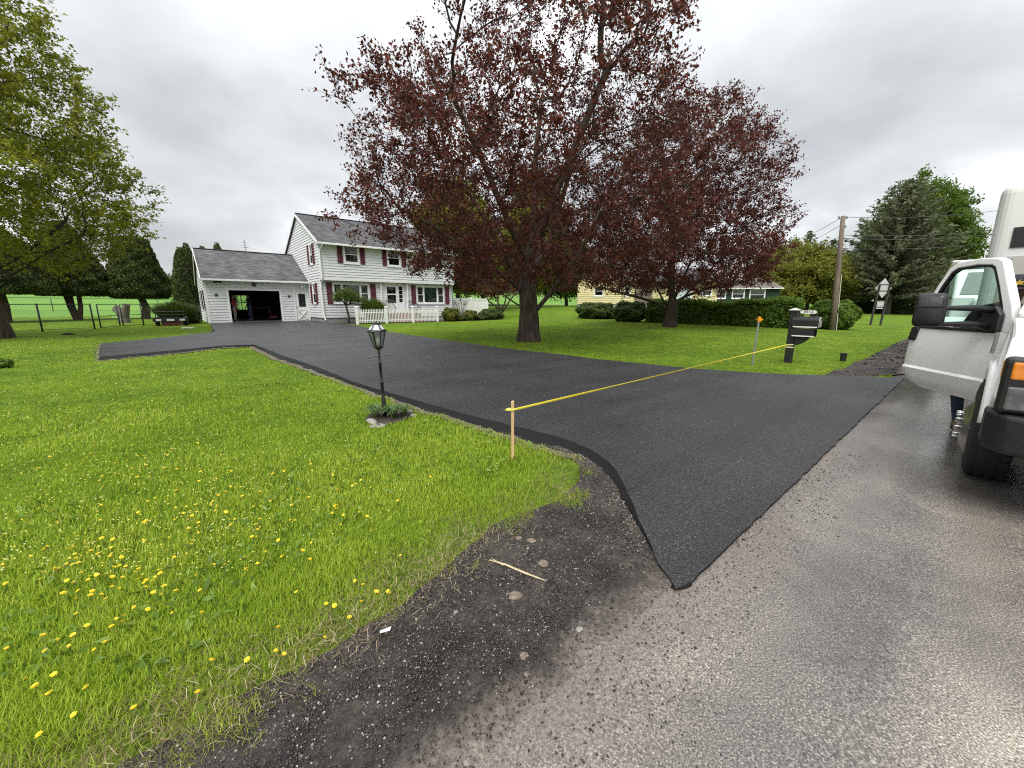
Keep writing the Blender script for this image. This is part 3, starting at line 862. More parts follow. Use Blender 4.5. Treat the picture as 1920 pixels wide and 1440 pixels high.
# main roof
ex = 0.12
slope = (RIDGE - EAVE) / (HDEP / 2)
ez = EAVE - 0.32 * slope + 0.06
mb = MB(); roof_slope(mb, (-ex, -.32, ez), (HWID + ex, -.32, ez), (-ex, HDEP / 2, RIDGE + .06), (HWID + ex, HDEP / 2, RIDGE + .06), 36)
rf = mb.build('roof', M_SHINGLE, house, fix=False); uv_roof(rf, (-ex, -.32, ez), (1, 0, 0))
mb = MB(); roof_slope(mb, (-ex, HDEP + .32, ez), (HWID + ex, HDEP + .32, ez), (-ex, HDEP / 2, RIDGE + .06), (HWID + ex, HDEP / 2, RIDGE + .06), 36)
o = mb.build('roof', M_SHINGLE, house, fix=False); uv_roof(o, (-ex, HDEP + .32, ez), (1, 0, 0))
mb = MB(); mb.bar((-ex, HDEP / 2, RIDGE + .125), (HWID + ex, HDEP / 2, RIDGE + .125), .26, .03); mb.build('ridge_cap', M_SHINGLE, rf)
mb = MB(); mb.box(-.1, HWID + .1, -.30, -.03, EAVE - .10, EAVE - .06); mb.build('soffit', M_WHITE, house)
# gutter + downspouts + rakes
mb = MB(); mb.box(-ex, HWID + ex, -.44, -.325, ez - .10, ez + .02); gut = mb.build('gutter', M_WHITE, house, bevel=.012)
def rake(x, y0, z0, y1, z1, name='rake_board'):
    m = MB(); m.bar((x, y0, z0 - .04), (x, y1, z1 - .04), .03, .17); m.build(name, M_WHITE, house)
for x in (-ex - .018, HWID + ex + .018):
    rake(x, -.34, ez, HDEP / 2, RIDGE + .06); rake(x, HDEP + .34, ez, HDEP / 2, RIDGE + .06)
mb = MB()
mb.tube([(.10, -.38, ez - .08), (.10, -.36, ez - .22), (.05, -.075, ez - .42), (.05, -.075, 2.78), (.05, -.075, 2.68), (.05, OV - .075, 2.46), (.05, OV - .075, .42), (.06, OV - .10, .25), (.08, OV - .30, .13)], .042, 8)
mb.build('downspout', M_WHITE, house, smooth_=True)
mb = MB(); mb.tube([(HWID - .04, -.36, ez - .1), (HWID - .04, -.075, ez - .4), (HWID - .04, -.075, 2.75), (HWID - .04, OV - .075, 2.5), (HWID - .04, OV - .075, .2)], .042, 8); mb.build('downspout', M_WHITE, house, smooth_=True)
for a, b, c, d in up_win: window(house, ptF, a, b, c, d, curtain='blind')
for a, b in sh_up: shutter(house, ptF, a, b, 3.72, 4.87)
window(house, ptL, *low_win[0], style='picture', curtain=M_CURT); window(house, ptL, *low_win[1], style='picture', curtain=M_CURTT)
for a, b in ((0.33, .66), (3.14, 3.50), (6.13, 6.47), (8.94, 9.29)): shutter(house, ptL, a, b, 1.17, 2.53)
for k, (a, b, c, d) in enumerate(gw):
    window(house, ptG, a, b, c, d, curtain='blind', cas=.07)
    shutter(house, ptG, a - .42, a - .03, c + .02, d); shutter(house, ptG, b + .03, b + .42, c + .02, d)
# entrance: white columns, door recess, storm door, sidelight
mb = MB(); fbox(mb, ptL, 3.80, 3.90, -.02, .16, .55, 2.60); mb.build('entry_post', M_WHITE, house, bevel=.008)
mb = MB(); fbox(mb, ptL, 5.74, 5.84, -.02, .16, .55, 2.60); mb.build('entry_post', M_WHITE, house, bevel=.008)
mb = MB()
fbox(mb, ptL, 3.98, 4.18, -.12, -.02, .55, 2.55); fbox(mb, ptL, 5.10, 5.20, -.12, -.02, .55, 2.55); fbox(mb, ptL, 5.48, 5.66, -.12, -.02, .55, 2.55); fbox(mb, ptL, 4.18, 5.10, -.12, -.02, 2.46, 2.62); fbox(mb, ptL, 5.20, 5.48, -.12, -.02, 2.40, 2.62)
fbox(mb, ptL, 5.20, 5.48, -.12, -.02, .55, 1.28)
mb.build('door_surround', M_WHITE, house)
mb = MB()
fbox(mb, ptL, 4.18, 4.32, -.05, 0.0, .57, 2.45); fbox(mb, ptL, 4.96, 5.10, -.05, 0.0, .57, 2.45)
for z0_, z1_ in ((.57, 1.22), (1.79, 1.88), (2.34, 2.45)): fbox(mb, ptL, 4.32, 4.96, -.05, -.001, z0_, z1_)
door = mb.build('storm_door', M_WHITE, house, bevel=.006)
mb = MB(); fbox(mb, ptL, 4.32, 4.96, -.10, -.04, 1.22, 2.34); mb.build('inner_door', M_MAROON, door)
for z0_, z1_ in ((1.22, 1.79), (1.88, 2.34)):
    mb = MB(); fbox(mb, ptL, 4.32, 4.96, -.03, -.02, z0_, z1_); mb.build('pane', M_GLASS, door)
mb = MB(); mb.tube([ptL(4.24, .0, 1.5), ptL(4.24, .05, 1.5), ptL(4.24, .05, 1.38), ptL(4.24, 0, 1.38)], .012, 6); mb.build('handle', M_BLACK, door)
mb = MB(); fbox(mb, ptL, 5.20, 5.48, -.10, -.08, 1.28, 2.40); sl = mb.build('sidelight', mat('dark_glass', (0.012, 0.013, 0.015), 0.06), house)
for zz in (1.56, 1.84, 2.12):
    mb = MB(); fbox(mb, ptL, 5.20, 5.48, -.079, -.066, zz - .012, zz + .012); mb.build('muntin', M_WHITE, sl)
# brick stoop with iron railings
mb = MB(); mb.box(3.55, 6.10, -1.15, OV - .02, -.3, .54); st = mb.build('stoop', M_MORTAR, house)
bm_ = MB(); bm_.box(0, .205, 0, .055, 0, .062); bme = bm_.mesh('brick'); bme.materials.append(M_BRICK)
for r_ in range(8):
    for c_ in range(12):
        x = 3.55 + .0 + c_ * .2125 + (.106 if r_ % 2 else 0)
        if x + .205 > 6.12: continue
        o = link('brick', bme, None, st); o.location = (x, -1.16, -.01 + r_ * .0705)
mb = MB()
for k in range(3): mb.box(4.0, 5.65, -1.45 - .3 * k, -1.15 - .3 * k + .001, -.3, .40 - .18 * k)
mb.build('steps', mat('stoop_brick', (0.17, 0.055, 0.04), 0.85, col2=(0.24, 0.09, 0.07), scale=14), house, bevel=.01)
for x in (3.95, 5.70):
    mb = MB(); pts = [(x, -.05, 1.38), (x, -1.1, 1.38), (x, -1.95, .85)]
    mb.tube(pts, .02, 6)
    for k in range(9):
        y = -.1 - k * .125; mb.tube([(x, y, .54), (x, y, 1.38)], .009, 5)
    for k in range(5):
        f = (k + 1) / 5; mb.tube([(x, -1.1 - .85 * f, .42 - .42 * f), (x, -1.1 - .85 * f, 1.38 - .53 * f)], .009, 5)
    mb.build('railing', M_IRON, house)
# --- garage wing
M_BSHUT = mat('dark_brown_shutter', (.02, .013, .012), .6, col2=(.032, .022, .02), scale=6)
dop = (-4.53, -1.77, -.2, 2.0)
gdo = (-.86, -.05, -.2, 2.03)
mb = MB(); lap_wall(mb, ptGF, -5.7, 0.0, 0.02, GE + .04, [dop, (gdo[0] + .02, gdo[1] - .02, -.2, 2.0)]); mb.build('garage_front_siding', M_SIDING, house, kind='stuff', fix=False)
def ggab(z):
    if z <= GE: return (GB, GD)
    k = (z - GE) / (GR - GE); h = (GD - GB) / 2; return (GB + k * h, GD - k * h)
ggw = [(4.85, 5.65, .85, 2.02), (6.9, 7.7, .85, 2.02)]
mb = MB(); lap_wall(mb, ptGL, GB, GD, 0.02, GR - .03, [(a + .03, b - .03, c + .03, d - .03) for a, b, c, d in ggw], gable=ggab); mb.build('garage_gable_siding', M_SIDING, house, kind='stuff', fix=False)
mb = MB(); lap_wall(mb, ptGB, -5.7, 0, 0.02, GE + .04, [(-3.55, -2.75, .70, 1.9)]); mb.build('garage_rear_siding', M_SIDING, house, kind='stuff', fix=False)
for a, b, c, d in ggw:
    window(house, ptGL, a, b, c, d, cas=.07, curtain='blind')
    shutter(house, ptGL, a - .36, a - .02, c, d, M_BSHUT); shutter(house, ptGL, b + .02, b + .36, c, d, M_BSHUT)
gh = (GD - GB) / 2; gslope = (GR - GE) / gh; gez = GE - .3 * gslope + .06
mb = MB(); roof_slope(mb, (-5.7 - ex, GB - .3, gez), (-0.012, GB - .3, gez), (-5.7 - ex, GB + gh, GR + .06), (-0.012, GB + gh, GR + .06), 29)
o = mb.build('garage_roof', M_SHINGLE, house, fix=False); uv_roof(o, (-5.7 - ex, GB - .3, gez), (1, 0, 0)); grf = o
mb = MB(); roof_slope(mb, (-5.7 - ex, GD + .3, gez), (-0.012, GD + .3, gez), (-5.7 - ex, GB + gh, GR + .06), (-0.012, GB + gh, GR + .06), 29)
o = mb.build('garage_roof', M_SHINGLE, house, fix=False); uv_roof(o, (-5.7 - ex, GD + .3, gez), (1, 0, 0))
mb = MB(); mb.bar((-5.7 - ex, GB + gh, GR + .125), (-.02, GB + gh, GR + .125), .26, .03); mb.build('ridge_cap', M_SHINGLE, grf)
mb = MB(); mb.box(-5.7 - ex, .05, GB - .42, GB - .305, gez - .09, gez + .02); mb.build('garage_gutter', M_WHITE, house, bevel=.012)
mb = MB(); mb.box(-5.7, -.02, GB - .29, GB - .02, GE - .16, GE - .12); mb.build('soffit', M_WHITE, house)
rake(-5.7 - ex - .018, GB - .32, gez, GB + gh, GR + .06); rake(-5.7 - ex - .018, GD + .32, gez, GB + gh, GR + .06)
mb = MB(); mb.box(-5.735, -5.60, GB - .03, GB + .10, 0, GE - .12); mb.build('corner_board', M_WHITE, house)
# opening trim, interior lining, floor
mb = MB(); fbox(mb, ptGF, -4.66, -4.53, -.14, .035, 0.02, 2.0); fbox(mb, ptGF, -1.77, -1.64, -.14, .035, .02, 2.0); fbox(mb, ptGF, -4.66, -1.64, -.14, .036, 2.0, 2.13); mb.build('garage_door_frame', M_WHITE, house, bevel=.006)
mb = MB(); mb.box(-5.6, -.1, GB + .03, GD - .05, -.3, .062); mb.build('garage_floor', mat('garage_slab', (.12, .115, .11), .8, col2=(.07, .066, .062), scale=3), house)
mb = MB()
x0, x1, y0, y1, z1_ = -5.62, -.08, GB + .06, GD - .06, 2.5
mb.quad((x0, y0, .05), (x0, y1, .05), (x0, y1, z1_), (x0, y0, z1_)); mb.quad((x1, y0, .05), (x1, y1, .05), (x1, y1, z1_), (x1, y0, z1_)); mb.quad((x0, y0, z1_), (x1, y0, z1_), (x1, y1, z1_), (x0, y1, z1_))
for a, b, c, d in ((x0, -3.52, .05, z1_), (-2.80, x1, .05, z1_), (-3.52, -2.80, .05, .74), (-3.52, -2.80, 1.84, z1_)): mb.quad((a, y1, c), (b, y1, c), (b, y1, d), (a, y1, d))
for a, b, c, d in ((x0, -4.55, .05, z1_), (-1.75, x1, .05, z1_), (-4.55, -1.75, 2.02, z1_)): mb.quad((a, y0, c), (b, y0, c), (b, y0, d), (a, y0, d))
mb.build('garage_lining', mat('dark_wood_lining', (.045, .035, .028), .9, col2=(.03, .024, .02), scale=4), house)
mb = MB()
for z_ in (.72, 1.27, 1.84): fbox(mb, lambda u, o, z: (u, GD - .03 - o, z), -3.55, -2.77, -.03, .04, z_ - .025, z_ + .025)
for u_ in (-3.55, -3.16, -2.77): fbox(mb, lambda u, o, z: (u, GD - .03 - o, z), u_ - .025, u_ + .025, -.029, .039, .72, 1.84)
gbw = mb.build('garage_back_window', M_WHITE, house)
mb = MB(); mb.box(-3.55, -2.77, GD - .02, GD - .016, .72, 1.84); mb.build('pane', M_GLASS, gbw)
# side door with crossbuck
mb = MB(); fbox(mb, ptGF, -.95, -.86, -.05, .036, .02, 2.10); fbox(mb, ptGF, -.075, -.012, -.05, .036, .02, 2.10); fbox(mb, ptGF, -.86, -.075, -.05, .036, 2.02, 2.10); mb.build('door_casing', M_WHITE, house)
mb = MB(); fbox(mb, ptGF, -.86, -.075, -.06, -.01, .03, 2.02); sdo = mb.build('garage_side_door', M_WHITE, house)
mb = MB(); fbox(mb, ptGF, -.66, -.24, -.009, .004, .98, 1.86); mb.build('pane', mat('dark_glass', (0.012, 0.013, 0.015), 0.06), sdo, bevel=.003)
mb = MB()
for (a, c), (b, d) in (((-.74, .14), (-.20, .72)), ((-.74, .72), (-.20, .14))): mb.bar((a, GB - .0 - .012, c), (b, GB - .012, d), .02, .075, up=(0, 1, 0))
for zz in (.10, .76): fbox(mb, ptGF, -.80, -.13, -.009, .012, zz, zz + .06)
for uu in (-.80, -.19): fbox(mb, ptGF, uu, uu + .06, -.009, .011, .16, .76)
mb.build('crossbuck', M_WHITE, sdo)
mb = MB(); mb.lathe([(.02, 0), (.028, .03), (.02, .055)], 8, (-.79, GB - .06, .95), 'y'); mb.build('knob', M_IRON, sdo)
# lamp over the side door, twin floodlight, small camera
mb = MB(); mb.lathe([(.05, 0), (.05, .02), (.085, .04), (.095, .12), (.07, .2), (.02, .22)], 12, (-.42, GB - .14, 2.20)); mb.box(-.45, -.39, GB - .10, GB - .02, 2.3, 2.36); mb.build('wall_lamp', M_WHITE, house, smooth_=True)
mb = MB(); mb.lathe([(.05, 0), (.05, .05)], 10, (-5.02, GB - .08, 2.5), 'y')
for s_ in (-1, 1): mb.tube([(-5.02, GB - .08, 2.5), (-5.02 + .09 * s_, GB - .12, 2.5), (-5.02 + .17 * s_, GB - .16, 2.46)], [.025, .04, .075], 10)
mb.build('floodlight', M_IRON, house, smooth_=True)
mb = MB(); mb.lathe([(.035, 0), (.04, .05), (.03, .1)], 10, (-5.25, GB - .12, 2.27), 'y'); mb.build('security_camera', M_WHITE, house)
mb = MB(); fbox(mb, ptGF, -5.23, -5.27, .018, .08, 2.30, 2.33); mb.build('bracket', M_WHITE, house)
# weather vane on the garage ridge
WVX = -2.9
mb = MB(); mb.tube([(WVX, GB + gh, GR + .1), (WVX - .01, GB + gh, GR + .95)], .014, 6)
mb.tube([(WVX - .26, GB + gh, GR + .42), (WVX + .24, GB + gh, GR + .40)], .011, 5); mb.tube([(WVX - .1, GB + gh - .2, GR + .41), (WVX + .1, GB + gh + .2, GR + .41)], .011, 5)
mb.tube([(WVX - .12, GB + gh, GR + .78), (WVX + .13, GB + gh, GR + .70)], .012, 5)
mb.tube([(WVX - .10, GB + gh, GR + .56), (WVX + .08, GB + gh, GR + .53)], .012, 5)
wv = mb.build('weather_vane', M_IRON, house)

# barn stars hung on the garage front
def star(a, z, r, label):
    mb = MB(); c0 = ptGF(a, .075, z)
    ring = [ptGF(a + (r if k % 2 == 0 else r * .40) * math.sin(k * PI / 5), .031, z + (r if k % 2 == 0 else r * .40) * math.cos(k * PI / 5)) for k in range(10)]
    mb.add([c0] + ring, [(0, 1 + k, 1 + (k + 1) % 10) for k in range(10)])
    mb.add([ptGF(a, .019, z)] + [ptGF(a + (r if k % 2 == 0 else r * .40) * math.sin(k * PI / 5), .019, z + (r if k % 2 == 0 else r * .40) * math.cos(k * PI / 5)) for k in range(10)], [(0, 1 + (k + 1) % 10, 1 + k) for k in range(10)])
    o = mb.build('barn_star', M_STAR); o.matrix_world = house_mw
    tag(o, label, 'star', 'barn stars on the garage front')
house_mw = Matrix.Translation((H0[0], H0[1], HZ)) @ Matrix.Rotation(HROT, 4, 'Z')
star(-3.15, 2.38, .21, 'large brown metal barn star centred above the open garage bay')
star(-5.16, 1.70, .135, 'small brown barn star beside the garage corner, below the floodlight')
star(-1.21, 1.68, .135, 'small brown barn star between garage bay and side door')

# ---- white picket fence
fence = empty('picket_fence', hw(1.12, -2.62, -.03), HROT, 'low white picket fence with four capped posts before the front door', 'fence')
FL = 5.45
picket = MB(); picket.add([(-.022,-.009,.06),(.022,-.009,.06),(.022,.009,.06),(-.022,.009,.06),(-.022,-.009,.84),(.022,-.009,.84),(.022,.009,.84),(-.022,.009,.84),(0,-.009,.90),(0,.009,.90)],
    [(3,2,1,0),(0,1,5,8,4),(1,2,6,5),(2,3,7,9,6),(3,0,4,7),(4,8,9,7),(5,6,9,8)])
pme = picket.mesh('picket'); pme.materials.append(M_VINYL)
post = MB(); post.box(-.065, .065, -.065, .065, -.25, .98)
posm = post.mesh('post'); posm.materials.append(M_VINYL)
cap = MB(); cap.add([(-.085,-.085,.98),(.085,-.085,.98),(.085,.085,.98),(-.085,.085,.98),(-.085,-.085,1.01),(.085,-.085,1.01),(.085,.085,1.01),(-.085,.085,1.01),(0,0,1.08)],[(3,2,1,0),(0,1,5,4),(1,2,6,5),(2,3,7,6),(3,0,4,7),(4,5,8),(5,6,8),(6,7,8),(7,4,8)])
capm = cap.mesh('cap'); capm.materials.append(M_VINYL)
for k in range(4):
    o = link('post', posm, None, fence); o.location = (FL * k / 3, 0, 0); c_ = link('cap', capm, None, o)
for k in range(3):
    for zz in (.20, .68):
        mb = MB(); mb.box(FL * k / 3 + .066, FL * (k + 1) / 3 - .066, .011, .05, zz - .035, zz + .035); mb.build('rail', M_VINYL, fence)
    for j in range(17):
        o = link('picket', pme, None, fence); o.location = (FL * k / 3 + .115 + j * (FL / 3 - .23) / 16, 0, 0)

# ---- solid white vinyl fence right of the house
vf = empty('vinyl_privacy_fence', hw(9.75, 3.0, 0.0), HROT, 'solid white vinyl privacy fence joining the house at its far corner', 'fence')
for k in range(4):
    L = 1.75
    mb = MB(); mb.box(k * L - .065, k * L + .065, -.065, .065, -.3, 1.72); p_ = mb.build('post', M_VINYL, vf)
    mb = MB(); mb.lathe([(.09, 1.72), (.09, 1.745), (.01, 1.80)], 4, (k * L, 0, 0)); mb.build('cap', M_VINYL, p_)
    if k < 3:
        for j in range(11):
            mb = MB(); x_ = k * L + .066 + j * (L - .132) / 11; mb.box(x_ + .003, x_ + (L - .132) / 11 - .003, -.012, .012, .08, 1.60); mb.build('board', M_VINYL, vf)
        for zz in (.08, 1.60):
            mb = MB(); mb.box(k * L + .066, (k + 1) * L - .066, -.03, .03, zz - .06, zz + .06); mb.build('rail', M_VINYL, vf)

# ---- neighbours
def simple_house(name, loc, rz, w, d, eave, ridge, wallm, roofm, label, wins, sill=0.35, gable_front=False, doors=()):
    h = empty(name, loc, rz, label, 'house')
    mb = MB(); mb.box(.04, w - .04, .04, d - .04, -.8, sill); mb.build('foundation', M_CONC, h)
    ops = [(a + .03, b - .03, c + .03, e - .03) for a, b, c, e in wins] + [tuple(x) for x in doors]
    gf = lambda z: (0, w) if z <= eave else ((z - eave) / (ridge - eave) * w / 2, w - (z - eave) / (ridge - eave) * w / 2)
    gs_ = lambda z: (0, d) if z <= eave else ((z - eave) / (ridge - eave) * d / 2, d - (z - eave) / (ridge - eave) * d / 2)
    top = ridge - .03 if gable_front else eave + .03
    mb = MB(); lap_wall(mb, lambda u, o, z: (u, -o, z), 0, w, sill, top, ops, expo=.2, gable=gf if gable_front else None); mb.build('front_siding', wallm, h, kind='stuff', fix=False)
    mb = MB(); lap_wall(mb, lambda u, o, z: (u, d + o, z), 0, w, sill, top, (), expo=.2, gable=gf if gable_front else None); mb.build('rear_siding', wallm, h, kind='stuff', fix=False)
    for s_ in (0, 1):
        mb = MB(); lap_wall(mb, (lambda u, o, z: (-o, u, z)) if s_ == 0 else (lambda u, o, z: (w + o, u, z)), 0, d, sill, eave + .03 if gable_front else ridge - .03, (), expo=.2, gable=None if gable_front else gs_); mb.build('side_siding', wallm, h, kind='stuff', fix=False)
    e = .25
    if gable_front:
        k = (ridge - eave) / (w / 2); z0 = eave - e * k + .05
        for (xa, ya) in ((-e, -e), (w + e, -e)):
            mb = MB(); roof_slope(mb, (xa, -e, z0), (xa, d + e, z0), (w / 2, -e, ridge + .05), (w / 2, d + e, ridge + .05), 18); o = mb.build('roof', roofm, h, fix=False); uv_roof(o, (xa, -e, z0), (0, 1, 0))
    else:
        k = (ridge - eave) / (d / 2); z0 = eave - e * k + .05
        for ya in (-e, d + e):
            mb = MB(); roof_slope(mb, (-e, ya, z0), (w + e, ya, z0), (-e, d / 2, ridge + .05), (w + e, d / 2, ridge + .05), 18); o = mb.build('roof', roofm, h, fix=False); uv_roof(o, (-e, ya, z0), (1, 0, 0))
        mb = MB(); mb.box(-e, w + e, -e - .09, -e - .005, z0 - .07, z0 + .04); mb.build('gutter', M_WHITE, h)
    for a, b, c, e_ in wins: window(h, lambda u, o, z: (u, -o, z), a, b, c, e_, curtain='blind')
    return h
M_YELLOW = mat('yellow_siding', (0.58, 0.50, 0.26), 0.6, col2=(0.63, 0.55, 0.30), scale=1.5)
M_GREENS = mat('green_siding', (0.009, 0.030, 0.016), 0.9, col2=(0.012, 0.038, 0.02), scale=1.5)
yl_o = PY(1082, 575, 44.0); yz = gz(yl_o[0], yl_o[1])
yh = simple_house('yellow_house', (yl_o[0], yl_o[1], yz), R(-9), 4.6, 9.0, 2.6, 4.3, M_YELLOW, M_SHINGLE,
    'low yellow clapboard house with stone-clad corner and grey roof behind the hedge', [(1.75, 2.75, 1.15, 2.25)], gable_front=True)
# its wings
mb = MB(); lap_wall(mb, lambda u, o, z: (u, .6 - o, z), 4.6, 6.1, .35, 2.63, [(5.0, 5.6, 1.2, 2.2)], expo=.2); mb.build('entry_siding', M_YELLOW, yh, kind='stuff', fix=False)
window(yh, lambda u, o, z: (u, .6 - o, z), 4.95, 5.65, 1.15, 2.25, curtain='blind')
mb = MB(); mb.box(6.1, 7.9, .5, 8, -.8, 2.7); mb.build('stone_corner', mat('field_stone', (.10, .08, .06), .85, col2=(.2, .17, .14), scale=5, bump=.8), yh)
mb = MB(); lap_wall(mb, lambda u, o, z: (u, .8 - o, z), 7.9, 14.5, .35, 2.63, [(10.2, 11.9, .3, 2.4), (13.0, 13.9, 1.2, 2.2)], expo=.2); mb.build('wing_siding', M_YELLOW, yh, kind='stuff', fix=False)
mb = MB(); mb.box(10.15, 10.3, .7, .85, .3, 2.4); mb.box(11.8, 11.95, .7, .85, .3, 2.4); mb.box(10.3, 11.8, .72, .85, 2.3, 2.42); mb.build('door_casing', M_WHITE, yh)
mb = MB(); mb.box(10.3, 11.8, .82, .87, .3, 2.3); mb.build('front_door', mat('pale_door', (.55, .60, .66), .5, col2=(.5, .55, .6), scale=3), yh)
window(yh, lambda u, o, z: (u, .8 - o, z), 12.95, 13.95, 1.15, 2.25, curtain='blind')
mb = MB(); roof_slope(mb, (4.5, .2, 2.62), (14.8, .2, 2.62), (2.4, 4.6, 4.2), (14.8, 4.6, 4.2), 16); o = mb.build('wing_roof', M_SHINGLE, yh, fix=False); uv_roof(o, (4.5, .2, 2.62), (1, 0, 0))
mb = MB(); mb.box(4.6, 14.5, 8.2, 8.3, -.6, 2.6); mb.box(14.4, 14.5, .8, 8.3, -.6, 2.6); mb.build('rear_wall', M_YELLOW, yh)
mb = MB(); roof_slope(mb, (4.5, 9.0, 2.62), (14.8, 9.0, 2.62), (2.4, 4.6, 4.2), (14.8, 4.6, 4.2), 16); o = mb.build('wing_roof', M_SHINGLE, yh, fix=False); uv_roof(o, (4.5, 9.0, 2.62), (1, 0, 0))
M_BROWNROOF = surface_mat('tan_roof', lambda k: (lk(k.t, k.rmp(k.noise(3, 4), [(0.35, (0.12, 0.10, 0.085)), (0.65, (0.17, 0.145, 0.125))]), k.b.inputs['Base Color']), setattr(k.b.inputs['Roughness'], 'default_value', 0.9)))
gp = PY(1330, 575, 47.0)
simple_house('green_house', (gp[0], gp[1], gz(gp[0], gp[1])), R(-8), 7.4, 8, 2.55, 3.8, M_GREENS, M_BROWNROOF, 'dark green ranch house with white windows seen over the hedge', [(.5, 1.7, 1.35, 2.45), (2.3, 3.7, 1.35, 2.45), (4.2, 5.9, 1.15, 2.45)])
wp = PY(1600, 582, 78.0)
simple_house('white_cottage', (wp[0], wp[1], gz(wp[0], wp[1])), R(-12), 10, 8, 2.8, 4.6, M_WHITE, M_SHINGLE, 'small white house far off under the spruce boughs', [(1, 2.2, 1.2, 2.4), (4, 5.2, 1.2, 2.4), (7, 8.5, 1.2, 2.4)])

# ================================================================== VEHICLES AND PEOPLE
M_TRUCKW = mat('white_truck_paint', (0.84, 0.84, 0.825), 0.25, col2=(0.80, 0.795, 0.775), scale=1.4, coat=.6)
M_BOXW = mat('white_fibreglass', (0.66, 0.66, 0.63), 0.45, col2=(0.58, 0.58, 0.55), scale=1.1)
M_PLAST = mat('black_plastic', (0.008, 0.008, 0.009), 0.45, col2=(0.014, 0.014, 0.015), scale=25, bump=.15, bscale=120)
M_RUBBER = mat('tyre_rubber', (0.012, 0.012, 0.012), 0.75, col2=(0.022, 0.021, 0.02), scale=9)
M_CHROME = mat('chrome', (0.55, 0.55, 0.55), 0.28, metallic=1.0, col2=(.52, .51, .5), scale=6)
M_ORANGE = mat('amber_lens', (0.62, 0.16, 0.01), 0.12, col2=(.72, .24, .02), scale=30, coat=.8)
M_LENS = mat('clear_lens', (0.07, 0.07, 0.075), 0.08, col2=(.14, .14, .145), scale=18, coat=.8)
M_SEAT = mat('grey_cloth', (0.05, 0.05, 0.052), .9, col2=(.075, .073, .07), scale=12)
G_DOOR = glass_mat('tinted_glass', (0.52, 0.72, 0.64), 1.2)
G_WIND = glass_mat('windshield_glass', (0.34, 0.40, 0.38), 1.1)

TA = R(49.4)
TF = np.array([-math.sin(TA), -math.cos(TA)])
TW = P(1830, 890, 0.0)
TROT = math.atan2(TF[1], TF[0])
truck = empty('white_box_truck', (TW[0], TW[1], 0.012), TROT, 'white box truck facing us on the wet road, passenger door open', 'truck')
# --- wheels
def wheel(root, x, y, r=.40, w=.24, out=-1, duals=False, lugs=True):
    wh = MB(); wh.lathe([(.235, 0), (.30, -.006), (.365, .004), (.392, .03), (r, .06), (r, w - .06), (.392, w - .03), (.365, w - .004), (.235, w)], 36, (0, 0, 0), 'y')
    o = wh.build('wheel', M_RUBBER, root, smooth_=True); o.location = (x, y, r)
    if out > 0: o.rotation_euler = (0, 0, PI)
    tb = MB()
    for k in range(40):
        a = 2 * PI * k / 40
        for j in range(4):
            yy = .035 + j * (w - .07) / 3 - .018
            c, s_ = math.cos(a + (j % 2) * .07), math.sin(a + (j % 2) * .07); c2, s2 = math.cos(a + (j % 2) * .07 + .10), math.sin(a + (j % 2) * .07 + .10)
            tb.hexa([(c * (r - .02), yy, s_ * (r - .02)), (c2 * (r - .02), yy, s2 * (r - .02)), (c2 * (r - .02), yy + .036, s2 * (r - .02)), (c * (r - .02), yy + .036, s_ * (r - .02))],
                    [(c * (r + .004), yy, s_ * (r + .004)), (c2 * (r + .004), yy, s2 * (r + .004)), (c2 * (r + .004), yy + .036, s2 * (r + .004)), (c * (r + .004), yy + .036, s_ * (r + .004))])
    tb.build('tread', M_RUBBER, o, kind='stuff', fix=False)
    rim = MB(); rim.lathe([(.245, .03), (.243, .0), (.236, -.006), (.225, -.004), (.20, -.02), (.15, -.048), (.135, -.052), (.128, -.052), (.085, -.054), (.078, -.075), (.05, -.085), (.004, -.087)], 28, (0, 0, 0), 'y')
    rim.build('rim', M_CHROME, o, smooth_=True)
    for k in range(10):
        a = 2 * PI * k / 10; lg = MB(); lg.lathe([(.011, -.03), (.011, -.082), (.008, -.092), (.002, -.093)], 8, (math.cos(a) * .108, 0, math.sin(a) * .108), 'y'); lg.build('lug_nut', M_CHROME, o, smooth_=True)
    return o
wheel(truck, 0, -.095); wheel(truck, 0, 2.175, out=1)
for y_, s_ in ((-.02, -1), (.25, -1), (1.83, 1), (2.10, 1)): wheel(truck, -3.75, y_, out=s_)
# --- fenders with wheel arch
def fender(y_out, y_in, name='fender'):
    arc = [(math.cos(a) * .50, .42 + math.sin(a) * .50) for a in np.linspace(PI * .97, PI * .05, 15)]
    poly = [(-.64, .50)] + arc + [(.56, .60), (.78, .70), (.92, .76), (.90, 1.02), (.84, 1.12), (.60, 1.20), (-.20, 1.30), (-.64, 1.34)]
    poly = [(-.64, .50)] + [p for p in arc if p[1] > .5] + [(.62, .62), (.80, .72), (.90, .78), (.89, 1.00), (.82, 1.10), (.55, 1.19), (-.20, 1.275), (-.64, 1.30)]
    mb = MB(); mb.prism(poly, lambda p, q, t: (p, t + .05 * max(0, (q - 1.02)) / .25 * (1 if y_out < y_in else -1), q), y_out, y_in)
    o = mb.build(name, M_TRUCKW, truck, bevel=.03, seg=3)
    # raised arch lip
    lp = MB()
    lp.tube([(math.cos(a) * .515, y_out, .42 + math.sin(a) * .515) for a in np.linspace(PI * .95, PI * .07, 20)], .032, 8); lp.build('arch_lip', M_TRUCKW, o, smooth_=True)
    lin = MB()
    aa = np.linspace(PI * 1.0, 0, 16)
    for i, a in enumerate(aa): lin.v += [(math.cos(a) * .49, y_out + (.03 if y_out < y_in else -.03), .42 + math.sin(a) * .49), (math.cos(a) * .49, y_in, .42 + math.sin(a) * .49)]
    lin.f = [(2 * i, 2 * i + 1, 2 * i + 3, 2 * i + 2) for i in range(15)]; lin.build('liner', M_PLAST, o)
    return o
fender(-.045, .42); fender(2.125, 1.66)
